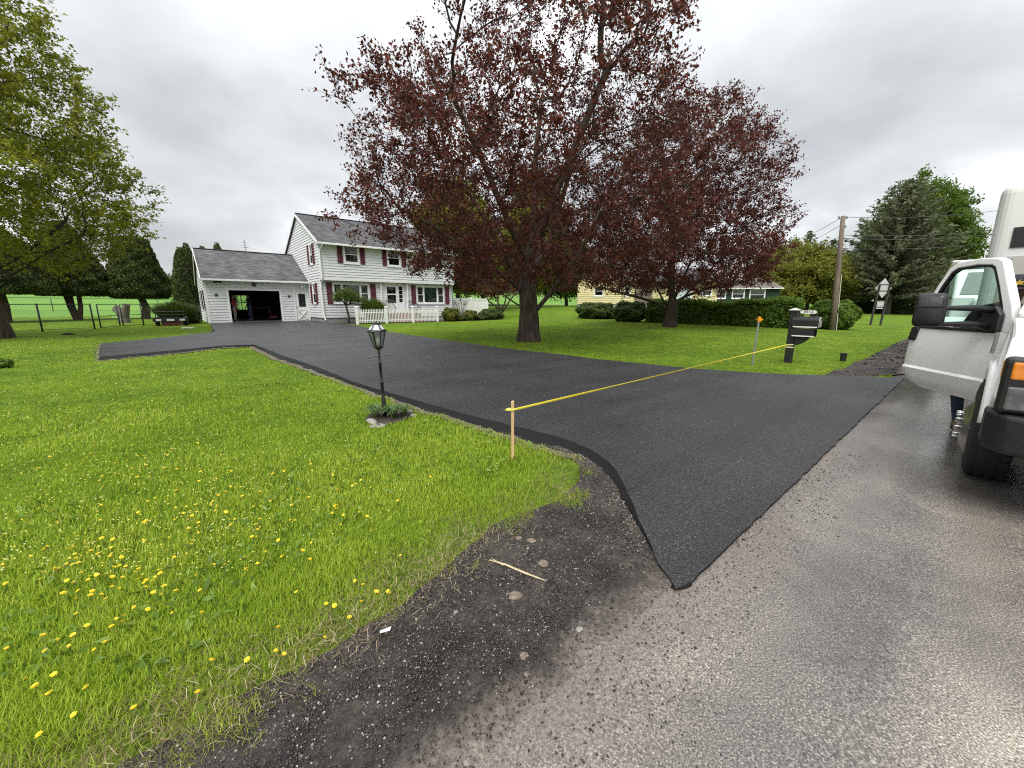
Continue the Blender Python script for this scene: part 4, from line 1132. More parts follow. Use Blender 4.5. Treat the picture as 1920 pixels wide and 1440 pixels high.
# emblem strip on the fender
mb = MB(); mb.hexa([(-.50, -.075, 1.00), (-.46, -.075, .98), (-.46, -.05, .98), (-.50, -.05, 1.00)], [(-.42, -.07, 1.16), (-.37, -.07, 1.16), (-.37, -.045, 1.16), (-.42, -.045, 1.16)]); mb.build('fender_badge', M_CHROME, truck, bevel=.004)
# hood
mb = MB()
prof = [(-.62, 1.33), (-.1, 1.35), (.5, 1.30), (.80, 1.20), (.90, 1.08), (.88, .72), (-.62, .72)]
mb.prism(prof, lambda p, q, t: (p, t, q), .36, 1.72); mb.build('hood', M_TRUCKW, truck, bevel=.05, seg=3)
mb = MB(); mb.hexa([(-.62, .85, 1.33), (.45, .78, 1.30), (.45, 1.30, 1.30), (-.62, 1.23, 1.33)], [(-.62, .9, 1.375), (.38, .84, 1.335), (.38, 1.24, 1.335), (-.62, 1.18, 1.375)]); mb.build('hood_bulge', M_TRUCKW, truck, bevel=.02)
# grille, headlights, bumper
mb = MB(); mb.box(.86, .95, .46, 1.62, .70, 1.10); gr = mb.build('grille', M_PLAST, truck, bevel=.02)
for zz in (.80, .90, 1.0):
    mb = MB(); mb.box(.945, .975, .50, 1.58, zz - .025, zz + .025); mb.build('bar', M_CHROME, gr, bevel=.008)
for (ya, yb) in ((-.03, .40), (1.68, 2.11)):
    mb = MB(); mb.box(.70, .955, ya, yb, .70, 1.075); hd = mb.build('headlight', M_PLAST, truck, bevel=.035, seg=3)
    in_, out_ = (yb - .02, ya) if ya < 1 else (ya + .02, yb)
    mb = MB(); mb.box(.93, .966, min(ya, yb) + .035, max(ya, yb) - .03, .73, .885); mb.build('lens', M_LENS, hd, bevel=.012)
    mb = MB(); mb.box(.93, .964, ya + .035, yb - .03, .93, 1.045); mb.build('turn_signal', M_ORANGE, hd, bevel=.012)
    yo = ya if ya < 1 else yb
    mb = MB(); mb.box(.80, .90, yo - .004 if ya < 1 else yo - .02, yo + .02 if ya < 1 else yo + .004, .93, 1.045); mb.build('side_marker', M_ORANGE, hd, bevel=.006)
mb = MB()
bp = [(.62, -.06), (.85, -.055), (1.0, .02), (1.07, .22), (1.09, 1.04), (1.07, 1.86), (1.0, 2.06), (.85, 2.135), (.62, 2.14), (.62, 2.0), (.86, 1.9), (.86, .18), (.62, .08)]
mb.prism(bp, lambda p, q, t: (p, q, t), .44, .70); mb.build('bumper', M_PLAST, truck, bevel=.03, seg=3)
mb = MB(); mb.box(.5, .9, .25, 1.83, .24, .46); mb.build('front_axle', M_PLAST, truck, bevel=.04)
# cab shell
mb = MB()
mb.box(-2.15, -.60, .10, 1.98, .44, .54); mb.build('cab_floor', M_PLAST, truck)
mb = MB(); mb.hexa([(-2.12, .02, .46), (-.62, .02, .46), (-.62, .10, .46), (-2.12, .10, .46)], [(-2.12, .02, .58), (-.62, .02, .58), (-.62, .10, .58), (-2.12, .10, .58)]); mb.build('rocker', M_TRUCKW, truck, bevel=.02)
# left side closed door
mb = MB(); mb.prism([(-2.12, .48), (-.62, .48), (-.62, 1.30), (-2.12, 1.22)], lambda p, q, t: (p, t, q), 1.99, 2.07); mb.build('driver_door', M_TRUCKW, truck, bevel=.02)
mb = MB(); mb.quad((-2.0, 2.03, 1.24), (-.75, 2.03, 1.28), (-1.12, 1.92, 1.80), (-1.95, 1.92, 1.82)); mb.build('driver_glass', G_WIND, truck)
# pillars and roof
for (y0, y1) in ((.07, .22), (1.99, 1.86)):
    mb = MB(); mb.bar((-.60, y0, 1.30), (-1.16, y1, 1.86), .075, .085); mb.build('windshield_pillar', M_TRUCKW, truck, bevel=.02)
    mb = MB(); mb.bar((-2.08, y0 - (.03 if y0 < 1 else -.03), .50), (-2.05, y1, 1.86), .10, .12); mb.build('rear_pillar', M_TRUCKW, truck, bevel=.02)
mb = MB(); mb.hexa([(-1.14, .17, 1.85), (-2.12, .17, 1.85), (-2.12, 1.91, 1.85), (-1.14, 1.91, 1.85)], [(-1.28, .30, 1.94), (-2.05, .30, 1.95), (-2.05, 1.78, 1.95), (-1.28, 1.78, 1.94)]); mb.build('cab_roof', M_TRUCKW, truck, bevel=.03, seg=3)
mb = MB(); mb.box(-2.14, -2.08, .12, 1.96, .50, 1.86); mb.build('cab_rear_wall', M_SEAT, truck)
mb = MB(); mb.quad((-.58, .10, 1.315), (-.58, 1.96, 1.315), (-1.15, 1.84, 1.855), (-1.15, .24, 1.855)); wsd = mb.build('windshield', G_WIND, truck)
mb = MB(); mb.tube([(-.575, .10, 1.32), (-1.145, .24, 1.86), (-1.145, 1.84, 1.86), (-.575, 1.96, 1.32)], .018, 6); mb.build('windshield_seal', M_PLAST, truck)
mb = MB(); mb.tube([(-.50, .60, 1.375), (-.72, .30, 1.46), (-.80, .22, 1.55)], .012, 6); mb.build('wiper', M_PLAST, truck)
mb = MB(); mb.prism([(-.62, .55), (-.62, 1.28), (-.85, 1.27), (-1.02, 1.15), (-.98, .95), (-.75, .85), (-.72, .55)], lambda p, q, t: (p, t, q), .13, 1.95); mb.build('dashboard', M_SEAT, truck, bevel=.03)
mb = MB(); mb.prism([(-1.35, .54), (-1.3, .92), (-1.82, .90), (-2.0, 1.55), (-2.07, 1.55), (-2.05, .54)], lambda p, q, t: (p, t, q), .2, 1.88); mb.build('bench_seat', M_SEAT, truck, bevel=.05, seg=3)
sw = MB(); sw.tube([(-1.12 - .08 * math.sin(a), 1.45 + .19 * math.cos(a), 1.18 + .17 * math.sin(a)) for a in np.linspace(0, 2 * PI, 21)], .014, 6); sw.build('steering_wheel', M_PLAST, truck)
# frame rails
for yy in (.55, 1.50):
    mb = MB(); mb.box(-6.3, .6, yy - .05, yy + .05, .55, .74); mb.build('frame_rail', M_PLAST, truck)
# box body with rounded corners
BX = -2.38
mb = MB(); mb.box(-6.6, BX, -.23, 2.31, .80, 2.76); bx_ = mb.build('box_body', M_BOXW, truck, bevel=.11, seg=5)
mb = MB(); mb.box(BX - .01, BX + .012, -.075, 1.2, 2.045, 2.265); lb = mb.build('front_label', mat('label_black', (.012, .011, .011), .35, col2=(.018, .017, .017), scale=9), truck)
def rrect(y0, y1, z0, z1, r, n=4):
    o = []
    for cy_0, cz_0, a0 in ((y1 - r, z1 - r, 0), (y0 + r, z1 - r, PI / 2), (y0 + r, z0 + r, PI), (y1 - r, z0 + r, 1.5 * PI)):
        for k in range(n + 1): o.append((cy_0 + r * math.cos(a0 + k * PI / 2 / n), cz_0 + r * math.sin(a0 + k * PI / 2 / n)))
    return o
mb = MB(); mb.prism(rrect(.04, .30, 2.10, 2.17, .02), lambda p, q, t: (t, p, q), BX + .013, BX + .016); mb.build('lettering_outline', mat('pale_blue_print', (.55, .75, .82), .5, col2=(.5, .7, .78), scale=9), lb)
mb = MB(); mb.prism(rrect(.052, .29, 2.112, 2.158, .012), lambda p, q, t: (t, p, q), BX + .0165, BX + .019); mb.build('lettering_fill', mat('teal_print', (.02, .22, .30), .5, col2=(.02, .25, .34), scale=9), lb)
mb = MB(); mb.box(BX - .005, BX + .010, -.10, 1.2, 1.30, 1.955); pn = mb.build('access_panel', mat('tan_panel', (.45, .435, .39), .55, col2=(.40, .385, .35), scale=2), truck, bevel=.006)
mb = MB(); mb.box(BX + .0105, BX + .02, -.07, -.03, 1.915, 1.935); mb.build('panel_latch', M_CHROME, pn)
for zz in (.86,):
    mb = MB(); mb.box(-6.62, BX + .02, -.245, -.225, zz - .03, zz + .03); mb.build('rub_rail', M_CHROME, truck)

# --- open passenger door (hinged at its front edge)
HX, HY, OPEN = -.66, .03, R(37)
dq = np.array([-math.cos(OPEN), -math.sin(OPEN)]); dn_ = np.array([dq[1], -dq[0]])     # along door, outward normal
if dn_[0] < 0: dn_ = -dn_
def dpt(q, o, z):
    th = -.10 * max(0.0, (z - 1.12) / .73) ** 1.3           # tumblehome
    bul = .03 * math.sin(PI * min(1, max(0, (z - .48) / .66)))
    o2 = o + th + bul
    return (HX + dq[0] * q + dn_[0] * o2, HY + dq[1] * q + dn_[1] * o2, z)
def door_sheet(outline, holes, thick, name, m, parent, bev=.012):
    pass
# lower skin as a curved grid, upper frame as a bent loop
doorp = None
mb = MB()
zs_ = [.475, .49, .53, .60, .66, .69, .715, .74, .80, .90, 1.02, 1.10, 1.16]
def qedge(z):
    q0 = .06 if z < .53 else .03
    q1 = 1.02 + .16 * min(1, (z - .475) / .16) ** .6
    if z > 1.0: q1 = 1.18 - (z - 1.0) * .10
    return q0, q1
nq = 14
for side in (0, 1):
    for z in zs_:
        q0, q1 = qedge(z)
        for i in range(nq + 1):
            f = i / nq; q = q0 + (q1 - q0) * f
            o_ = (.0 if side == 0 else -.075)
            if side == 0:
                if z < .70: o_ += .026 * (1 - (.70 - z) / .16) - .03 * (z < .5)
                o_ -= .02 * (max(0, abs(f - .5) * 2 - .93) / .07) ** 2
            mb.v.append(dpt(q, o_, z))
row = nq + 1; nz = len(zs_)
for side in (0, 1):
    b = side * row * nz
    for j in range(nz - 1):
        for i in range(nq): mb.f.append((b + j * row + i, b + j * row + i + 1, b + (j + 1) * row + i + 1, b + (j + 1) * row + i))
B2 = row * nz
for j in range(nz - 1):
    for i in (0, nq): mb.f.append((j * row + i, (j + 1) * row + i, B2 + (j + 1) * row + i, B2 + j * row + i))
for j in (0, nz - 1):
    for i in range(nq): mb.f.append((j * row + i, j * row + i + 1, B2 + j * row + i + 1, B2 + j * row + i))
doorp = mb.build('passenger_door', M_TRUCKW, truck, smooth_=True)
md = doorp.modifiers.new('edge', 'EDGE_SPLIT'); md.split_angle = R(40)
# window frame (outer loop minus glass loop)
outer = [(1.165, 1.155), (1.13, 1.30), (1.03, 1.62), (.96, 1.80), (.88, 1.85), (.62, 1.865), (.44, 1.85), (.37, 1.82), (.24, 1.62), (.10, 1.40), (.03, 1.25), (.03, 1.155)]
inner = [(1.10, 1.17), (1.075, 1.30), (.985, 1.60), (.925, 1.745), (.86, 1.785), (.63, 1.80), (.475, 1.785), (.43, 1.76), (.32, 1.60), (.20, 1.40), (.14, 1.27), (.14, 1.17)]
def loop_mesh(outer, inner, o0, o1, name, m, parent, bev=0):
    mb = MB(); n = len(outer)
    for o_ in (o0, o1):
        for q, z in outer: mb.v.append(dpt(q, o_, z))
        for q, z in inner: mb.v.append(dpt(q, o_, z))
    for i in range(n - 1):
        mb.f += [(i, i + 1, n + i + 1, n + i), (2 * n + i, 2 * n + i + 1, 3 * n + i + 1, 3 * n + i), (i, i + 1, 2 * n + i + 1, 2 * n + i), (n + i, n + i + 1, 3 * n + i + 1, 3 * n + i)]
    return mb.build(name, m, parent, bevel=bev, seg=3)
loop_mesh(outer, inner, -.005, -.075, 'window_frame', M_TRUCKW, doorp, .014)
inner2 = [(q + (0.62 - q) * .06, z + (1.45 - z) * .06) for q, z in inner]
loop_mesh(inner, inner2, -.012, -.05, 'window_seal', M_PLAST, doorp)
mb = MB(); mb.add([dpt(q, -.03, z) for q, z in inner2], [tuple(range(len(inner2)))]); mb.build('window_glass', G_DOOR, doorp)
mb = MB()
for z0_, z1_ in ((1.145, 1.175),):
    mb.hexa([dpt(.16, .012, z0_), dpt(1.12, .012, z0_), dpt(1.12, -.02, z0_), dpt(.16, -.02, z0_)], [dpt(.16, .012, z1_), dpt(1.12, .012, z1_), dpt(1.12, -.02, z1_), dpt(.16, -.02, z1_)])
mb.build('belt_moulding', M_PLAST, doorp)
mb = MB(); mb.prism(rrect(1.055, 1.155, 1.00, 1.155, .03), lambda p, q, t: dpt(p, t, q), .0, .022); dh = mb.build('door_handle', M_PLAST, doorp, bevel=.006)
mb = MB(); mb.hexa([dpt(1.075, .02, 1.03), dpt(1.10, .02, 1.03), dpt(1.10, .04, 1.03), dpt(1.075, .04, 1.03)], [dpt(1.075, .02, 1.125), dpt(1.10, .02, 1.125), dpt(1.10, .04, 1.125), dpt(1.075, .04, 1.125)]); mb.build('handle_grip', M_PLAST, dh)
# inner trim
mb = MB(); mb.hexa([dpt(.1, -.078, .52), dpt(1.1, -.078, .52), dpt(1.1, -.12, .52), dpt(.1, -.12, .52)], [dpt(.1, -.078, 1.12), dpt(1.1, -.078, 1.12), dpt(1.1, -.10, 1.12), dpt(.1, -.10, 1.12)]); mb.build('inner_trim', M_SEAT, doorp)
# tow mirror: base plate, two arms, head
mir = MB(); mir.prism([(.10, 1.165), (.36, 1.165), (.33, 1.26), (.20, 1.40), (.12, 1.32)], lambda p, q, t: dpt(p, t, q), .0, .045); mirror = mir.build('tow_mirror', M_PLAST, doorp, bevel=.012)
def mp(q, o, z):
    return (HX + dq[0] * q + dn_[0] * o, HY + dq[1] * q + dn_[1] * o, z)
MH = (-.47, -.50)           # mirror head centre in truck x,y
for zz, rr in ((1.375, .026), (1.225, .026)):
    a = dpt(.22, .04, zz - .02); mb = MB()
    mb.tube([a, (a[0] * .75 + MH[0] * .25 + .03, a[1] * .75 + MH[1] * .25, zz), (MH[0] * .8 + a[0] * .2 + .02, MH[1] * .75 + a[1] * .25, zz), (MH[0], MH[1] + .05, zz)], [rr * 1.25, rr * 1.2, rr * .85, rr * .85], 10)
    mb.build('arm', M_PLAST, mirror, smooth_=True)
mb = MB()
ro_ = rrect(-.108, .108, -.158, .158, .045, 5)
lay = [(0.085, .78), (.06, .93), (.0, 1.0), (-.045, 1.0), (-.05, .95)]
for xx, k in lay:
    for p, q in ro_: mb.v.append((MH[0] + xx, MH[1] + p * k, 1.355 + q * k))
n_ = len(ro_)
for i in range(len(lay) - 1):
    for j in range(n_): mb.f.append((i * n_ + j, i * n_ + (j + 1) % n_, (i + 1) * n_ + (j + 1) % n_, (i + 1) * n_ + j))
mb.f += [tuple(range(n_)), tuple((len(lay) - 1) * n_ + j for j in range(n_))]
hd_ = mb.build('housing', M_PLAST, mirror, smooth_=True); md = hd_.modifiers.new('edge', 'EDGE_SPLIT'); md.split_angle = R(45)
mb = MB()
mb.box(MH[0] + .03, MH[0] + .092, MH[1] - .105, MH[1] + .105, 1.385, 1.393); mb.build('housing_groove', M_RUBBER, mirror)
mb = MB(); mb.prism(rrect(-.095, .095, -.14, .14, .04), lambda p, q, t: (MH[0] + t, MH[1] + p, 1.355 + q), -.053, -.051); mb.build('mirror_glass', M_CHROME, mirror)

# --- second white truck farther along, seen through the door glass
def place_along(D, lat):
    """D metres ahead of the camera along the truck axis, lat metres to the driveway side of the tyre line"""
    p = np.array([TW[0], TW[1]]) + TF * (5.04 - D) + np.array([TF[1], -TF[0]]) * lat
    return p
q_ = place_along(14.2, -0.25)
dump = empty('white_dump_truck', (q_[0], q_[1], 0.03), TROT + R(4), 'white dump truck parked behind, seen through the open door glass', 'truck'); dump.scale = (.86, .86, .86)
def wheel2(x, y):
    m = MB(); m.lathe([(.26, 0), (.44, 0), (.48, .05), (.48, .22), (.44, .27), (.26, .27)], 22, (x, y - .135, .48), 'y'); w_ = m.build('wheel', M_RUBBER, dump, smooth_=True)
    m = MB(); m.lathe([(.25, .0), (.22, .04), (.1, .03), (.09, -.03), (.01, -.03)], 18, (x, y - .135, .48), 'y'); m.build('rim', M_CHROME, w_, smooth_=True)
for x_, y_ in ((-.2, -.95), (-.2, .95), (-4.3, -.9), (-4.3, .9)): wheel2(x_, y_)
mb = MB(); mb.prism([(.75, .70), (.72, 1.50), (.55, 1.66), (-1.0, 1.80), (-1.0, .70)], lambda p, q, t: (p, t, q), -.62, .62); mb.build('hood', M_TRUCKW, dump, bevel=.05, seg=3)
for s_ in (-1, 1):
    mb = MB(); mb.prism([(.6, .62), (.5, 1.12), (.15, 1.28), (-.75, 1.28), (-.95, 1.0), (-.95, .62), (-.72, .62), (-.6, .95), (-.2, 1.06), (.2, .95), (.32, .62)], lambda p, q, t: (p, t, q), s_ * .62, s_ * 1.14); mb.build('fender', M_TRUCKW, dump, bevel=.04)
    mb = MB(); mb.lathe([(.10, 0), (.09, .03), (.01, .04)], 14, (.53, s_ * .86, 1.0), 'x'); mb.build('headlight', M_LENS, dump, smooth_=True)
    mb = MB(); mb.box(-1.2, -1.08, s_ * 1.22 - .1, s_ * 1.22 + .1, 1.75, 2.2); mb.tube([(-1.15, s_ * 1.02, 1.8), (-1.15, s_ * 1.22, 1.85)], .02, 6); mb.build('mirror', M_PLAST, dump, bevel=.02)
mb = MB(); mb.box(.70, .79, -.48, .48, .72, 1.46); gr2 = mb.build('grille', M_PLAST, dump, bevel=.02)
for k in range(6):
    mb = MB(); mb.box(.785, .81, -.42 + k * .155, -.36 + k * .155, .78, 1.42); mb.build('slat', M_TRUCKW, gr2)
mb = MB(); mb.box(.7, .98, -1.15, 1.15, .42, .70); mb.build('bumper', M_PLAST, dump, bevel=.04)
mb = MB(); mb.prism([(-1.0, .6), (-1.0, 1.80), (-1.42, 2.62), (-2.5, 2.66), (-2.6, .6)], lambda p, q, t: (p, t, q), -1.04, 1.04); mb.build('cab', M_TRUCKW, dump, bevel=.06, seg=3)
def wp2(y, f, o=.02): return (-1.0 - .42 * f + o * .89, y, 1.80 + .82 * f + o * .45)
mb = MB(); mb.quad(wp2(-.90, .12), wp2(.90, .12), wp2(.80, .88), wp2(-.80, .88)); mb.build('windshield', mat('dark_glass', (0.012, 0.013, 0.015), 0.06), dump)
mb = MB(); mb.tube([(-1.5, -.55, 2.66), (-1.5, -.56, 3.15)], .01, 5); mb.build('antenna', M_TRUCKW, dump)
mb = MB(); mb.lathe([(.07, 2.66), (.07, 2.74), (.01, 2.80)], 10, (-1.5, -.78, 0)); mb.build('beacon', M_TRUCKW, dump)
mb = MB(); mb.prism([(-2.8, 1.15), (-2.75, 2.75), (-2.2, 2.9), (-2.2, 2.95), (-6.0, 2.75), (-6.0, 1.15)], lambda p, q, t: (p, t, q), -1.15, 1.15); mb.build('dump_body', M_TRUCKW, dump, bevel=.03)
for yy in (-.42, .42):
    mb = MB(); mb.box(-6.0, .7, yy - .06, yy + .06, .62, .86); mb.build('frame_rail', M_PLAST, dump)
# small white car far off by the cottage
cp = PY(1643, 578, 66.)
car = empty('parked_car', (cp[0], cp[1], gz(cp[0], cp[1])), R(20), 'small white car parked far off behind the road sign', 'car')
mb = MB(); mb.prism([(-2.1, .3), (-2.1, .85), (-1.5, .95), (-.9, 1.42), (.7, 1.42), (1.3, .95), (2.1, .82), (2.15, .3)], lambda p, q, t: (p, t, q), -.85, .85); mb.build('body', M_TRUCKW, car, bevel=.08, seg=3)
mb = MB(); mb.prism([(-1.3, .98), (-.85, 1.34), (.62, 1.34), (1.1, .98)], lambda p, q, t: (p, t, q), -.86, .86); mb.build('side_glass', mat('dark_glass', (0.012, 0.013, 0.015), 0.06), car)
for x_ in (-1.35, 1.35):
    for y_ in (-.75, .75):
        mb = MB(); mb.lathe([(.2, -.1), (.31, -.1), (.33, -.05), (.33, .05), (.31, .1), (.2, .1)], 16, (x_, y_, .33), 'y'); mb.build('wheel', M_RUBBER, car, smooth_=True)

# ------------------------------------------------------------------ people
M_SKIN = mat('skin', (0.36, 0.20, 0.14), .55, col2=(.31, .165, .115), scale=9)
M_JEANS = mat('blue_jeans', (0.025, 0.040, 0.085), .85, col2=(.045, .065, .12), scale=22)
M_KHAKI = mat('khaki_cloth', (0.24, 0.21, 0.155), .85, col2=(.29, .255, .19), scale=14)
M_REDS = mat('red_shirt', (0.26, 0.022, 0.022), .85, col2=(.20, .016, .017), scale=9)
M_DARKS = mat('dark_shirt', (0.018, 0.019, 0.023), .85, col2=(.03, .03, .034), scale=9)
M_HAIR = mat('brown_hair', (0.03, 0.02, 0.014), .7, col2=(.05, .035, .025), scale=30)
M_BOOT = mat('leather_boot', (0.10, 0.055, 0.03), .55, col2=(.065, .035, .02), scale=14)
def person(label, loc, rz, J, shirt, pants, sleeves_to=.6, group=None, h=1.75, hair=True):
    """J overrides joint positions (metres, figure faces +x). One skinned body, materials by region."""
    t = empty('person', loc, rz, label, 'person', group)
    k = h / 1.75
    D = dict(pel=(0, 0, .95), sp1=(0.0, 0, 1.10), sp2=(.01, 0, 1.28), ch=(0, 0, 1.40), nk=(.0, 0, 1.50), hd0=(.02, 0, 1.58), hd1=(.025, 0, 1.66), hd2=(.01, 0, 1.74))
    for s_, n in ((1, 'l'), (-1, 'r')):
        D.update({'hp' + n: (0, .095 * s_, .92), 'kn' + n: (.03, .11 * s_, .50), 'an' + n: (-.02, .12 * s_, .10), 'to' + n: (.16, .14 * s_, .035),
                  'sh' + n: (0, .175 * s_, 1.41), 'el' + n: (-.03, .245 * s_, 1.12), 'wr' + n: (.10, .235 * s_, .90), 'pm' + n: (.15, .225 * s_, .83)})
    D.update(J)
    rad = dict(pel=.150, sp1=.138, sp2=.150, ch=.145, nk=.055, hd0=.075, hd1=.092, hd2=.078)
    for n in 'lr': rad.update({'hp' + n: .100, 'kn' + n: .064, 'an' + n: .043, 'to' + n: .036, 'sh' + n: .068, 'el' + n: .046, 'wr' + n: .030, 'pm' + n: .034})
    E_ = [('pel', 'sp1'), ('sp1', 'sp2'), ('sp2', 'ch'), ('ch', 'nk'), ('nk', 'hd0'), ('hd0', 'hd1'), ('hd1', 'hd2')]
    for n in 'lr': E_ += [('pel', 'hp' + n), ('hp' + n, 'kn' + n), ('kn' + n, 'an' + n), ('an' + n, 'to' + n), ('ch', 'sh' + n), ('sh' + n, 'el' + n), ('el' + n, 'wr' + n), ('wr' + n, 'pm' + n)]
    for n, s_ in (('l', 1), ('r', -1)):                 # fingers
        pm = np.array(D['pm' + n]); wr = np.array(D['wr' + n]); d = unit(pm - wr); sd_ = np.array([d[2], 0.0, -d[0]]); sd_ = sd_ / max(.2, np.linalg.norm(sd_)); inn = np.array([0, -s_, 0.0])
        for f, (off, ln) in enumerate(((-.028, .068), (-.009, .078), (.010, .072), (.027, .056))):
            b_ = pm + sd_ * off + d * .018; m_ = b_ + d * ln * .55 + inn * .008; e_ = m_ + d * ln * .40 + inn * .028
            D[f'f{n}{f}a'], D[f'f{n}{f}b'], D[f'f{n}{f}c'] = map(tuple, (b_, m_, e_)); rad.update({f'f{n}{f}a': .0095, f'f{n}{f}b': .0088, f'f{n}{f}c': .0075})
            E_ += [('pm' + n, f'f{n}{f}a'), (f'f{n}{f}a', f'f{n}{f}b'), (f'f{n}{f}b', f'f{n}{f}c')]
        b_ = wr * .45 + pm * .55 - sd_ * .036; e_ = b_ - sd_ * .028 + d * .045 + inn * .012
        D[f't{n}a'], D[f't{n}b'] = tuple(b_), tuple(e_); rad.update({f't{n}a': .011, f't{n}b': .009}); E_ += [('pm' + n, f't{n}a'), (f't{n}a', f't{n}b')]
    hd = np.array(D['hd1']); D['nose'] = tuple(hd + np.array([.105, 0, -.01])); rad['nose'] = .014; E_.append(('hd1', 'nose'))
    names = list(D); idx = {n: i for i, n in enumerate(names)}
    me = bpy.data.meshes.new('body'); me.from_pydata([tuple(np.array(D[n]) * k) for n in names], [(idx[a], idx[b]) for a, b in E_], []); me.update()
    o = bpy.data.objects.new('body', me); C.objects.link(o)
    sk = o.modifiers.new('skin', 'SKIN'); sk.use_smooth_shade = True
    for i, n in enumerate(names):
        v = me.skin_vertices[0].data[i]; r_ = rad[n] * k; v.radius = (r_, r_ * (.82 if n in ('sp1', 'sp2', 'ch', 'pel') else 1.0)); v.use_root = (n == 'pel')
    ss_ = o.modifiers.new('sub', 'SUBSURF'); ss_.levels = 2; ss_.render_levels = 2
    dg = bpy.context.evaluated_depsgraph_get(); dg.update()
    m2 = bpy.data.meshes.new_from_object(o.evaluated_get(dg)); m2.name = 'body'
    bpy.data.objects.remove(o); 
    m2.materials.clear()
    for mm in (shirt, pants, M_SKIN, M_BOOT): m2.materials.append(mm)
    nk = np.array(D['nk']) * k; pz = D['pel'][2] * k
    seg = [(np.array(D[a]) * k, np.array(D[b]) * k, a, b) for a, b in E_]
    n_p = len(m2.polygons); cen = np.zeros(n_p * 3); m2.polygons.foreach_get('center', cen); cen = cen.reshape(-1, 3)
    bd = np.full(n_p, 9.0); bi = np.zeros(n_p, int); bf = np.zeros(n_p)
    for i_, (a, b, na, nb) in enumerate(seg):
        ab = b - a; f = np.clip(((cen - a) @ ab) / max(1e-9, np.dot(ab, ab)), 0, 1); dd = np.linalg.norm(a + ab * f[:, None] - cen, axis=1)
        w_ = dd < bd; bd[w_] = dd[w_]; bi[w_] = i_; bf[w_] = f[w_]
    mi = np.full(n_p, 2, np.int32)
    for i_, (a, b, na, nb) in enumerate(seg):
        w_ = bi == i_
        if nb[:2] in ('kn', 'an', 'hp'): mi[w_] = 1
        elif nb[:2] == 'to': mi[w_] = 3
        elif na == 'pel' and nb == 'sp1': mi[w_] = np.where(bf[w_] < .35, 1, 0)
        elif nb[:2] in ('el', 'sh') or nb in ('sp2', 'ch'): mi[w_] = 0
        elif nb[:2] == 'wr': mi[w_] = np.where(bf[w_] < sleeves_to - .3, 0, 2)
        elif nb == 'nk': mi[w_] = np.where(bf[w_] < .6, 0, 2)
    m2.polygons.foreach_set('material_index', mi); m2.polygons.foreach_set('use_smooth', np.ones(n_p, bool))
    link('body', m2, None, t)
    hc = (np.array(D['hd1']) + np.array(D['hd2'])) / 2 * k
    for s_ in (-1, 1):
        m = MB(); m.lathe([(.004, -.012), (.013, -.006), (.013, .006), (.004, .012)], 8, tuple(np.array(D['hd1']) * k + np.array([.082, .032 * s_, .018])), 'x'); m.build('eye', mat('eye_dark', (.02, .015, .012), .2), t, smooth_=True)
        m = MB(); m.lathe([(.008, -.02), (.03, -.008), (.03, .008), (.01, .02)], 8, tuple(np.array(D['hd1']) * k + np.array([-.002, .092 * s_, -.005])), 'y'); m.build('ear', M_SKIN, t, smooth_=True)
    m = MB(); mo = np.array(D['hd0']) * k + np.array([.076, 0, .022]); m.box(mo[0] - .01, mo[0] + .006, -.025 + mo[1], .025 + mo[1], mo[2] - .005, mo[2] + .005); m.build('mouth', mat('lip', (.22, .08, .07), .5), t, bevel=.003)
    if hair:
        bm = bmesh.new(); bmesh.ops.create_uvsphere(bm, u_segments=16, v_segments=10, radius=1)
        for v in list(bm.verts):
            if v.co.z < -.15 + (.55 if v.co.x > .35 else 0): bm.verts.remove(v)
        for v in bm.verts: v.co = (hc[0] - .012 + v.co.x * .104, hc[1] + v.co.y * .100, hc[2] - .005 + v.co.z * .098)
        m2 = bpy.data.meshes.new('hair'); bm.to_mesh(m2); bm.free(); m2.polygons.foreach_set('use_smooth', np.ones(len(m2.polygons), bool)); link('hair', m2, M_HAIR, t)
    return t, D, k
def cap_on(t, D, k, m, emblem=True):
    hc = (np.array(D['hd1']) * .45 + np.array(D['hd2']) * .55) * k
    mb = MB(); mb.lathe([(.108, 0), (.112, .03), (.106, .075), (.075, .115), (.03, .128), (.002, .13)], 20, (hc[0], hc[1], hc[2] - .03)); c_ = mb.build('cap', m, t, smooth_=True)
    mb = MB(); n = 10
    for i in range(n + 1):
        a = -1.05 + 2.1 * i / n; mb.v += [(hc[0] + .105 * math.cos(a), hc[1] + .105 * math.sin(a), hc[2] - .022), (hc[0] + .105 * math.cos(a) + .085 * math.cos(a * .75), hc[1] + .112 * math.sin(a), hc[2] - .045)]
    mb.f = [(2 * i, 2 * i + 2, 2 * i + 3, 2 * i + 1) for i in range(n)]; br = mb.build('brim', m, c_, smooth_=True); md = br.modifiers.new('th', 'SOLIDIFY'); md.thickness = .006
    if emblem:
        mb = MB(); z = hc[2] + .015
        mb.add([(hc[0] + .113 * math.cos(a), hc[1] + .113 * math.sin(a), z + dz_) for a, dz_ in ((-.42, -.006), (-.2, .008), (-.3, .022), (-.08, .012), (.1, .034), (.08, .010), (.35, .018), (.2, -.004), (.3, -.022), (.02, -.014), (-.15, -.028), (-.12, -.012))], [tuple(range(12))])
        mb.build('emblem', mat('gold_thread', (.55, .36, .03), .6, col2=(.62, .42, .05), scale=30), c_)
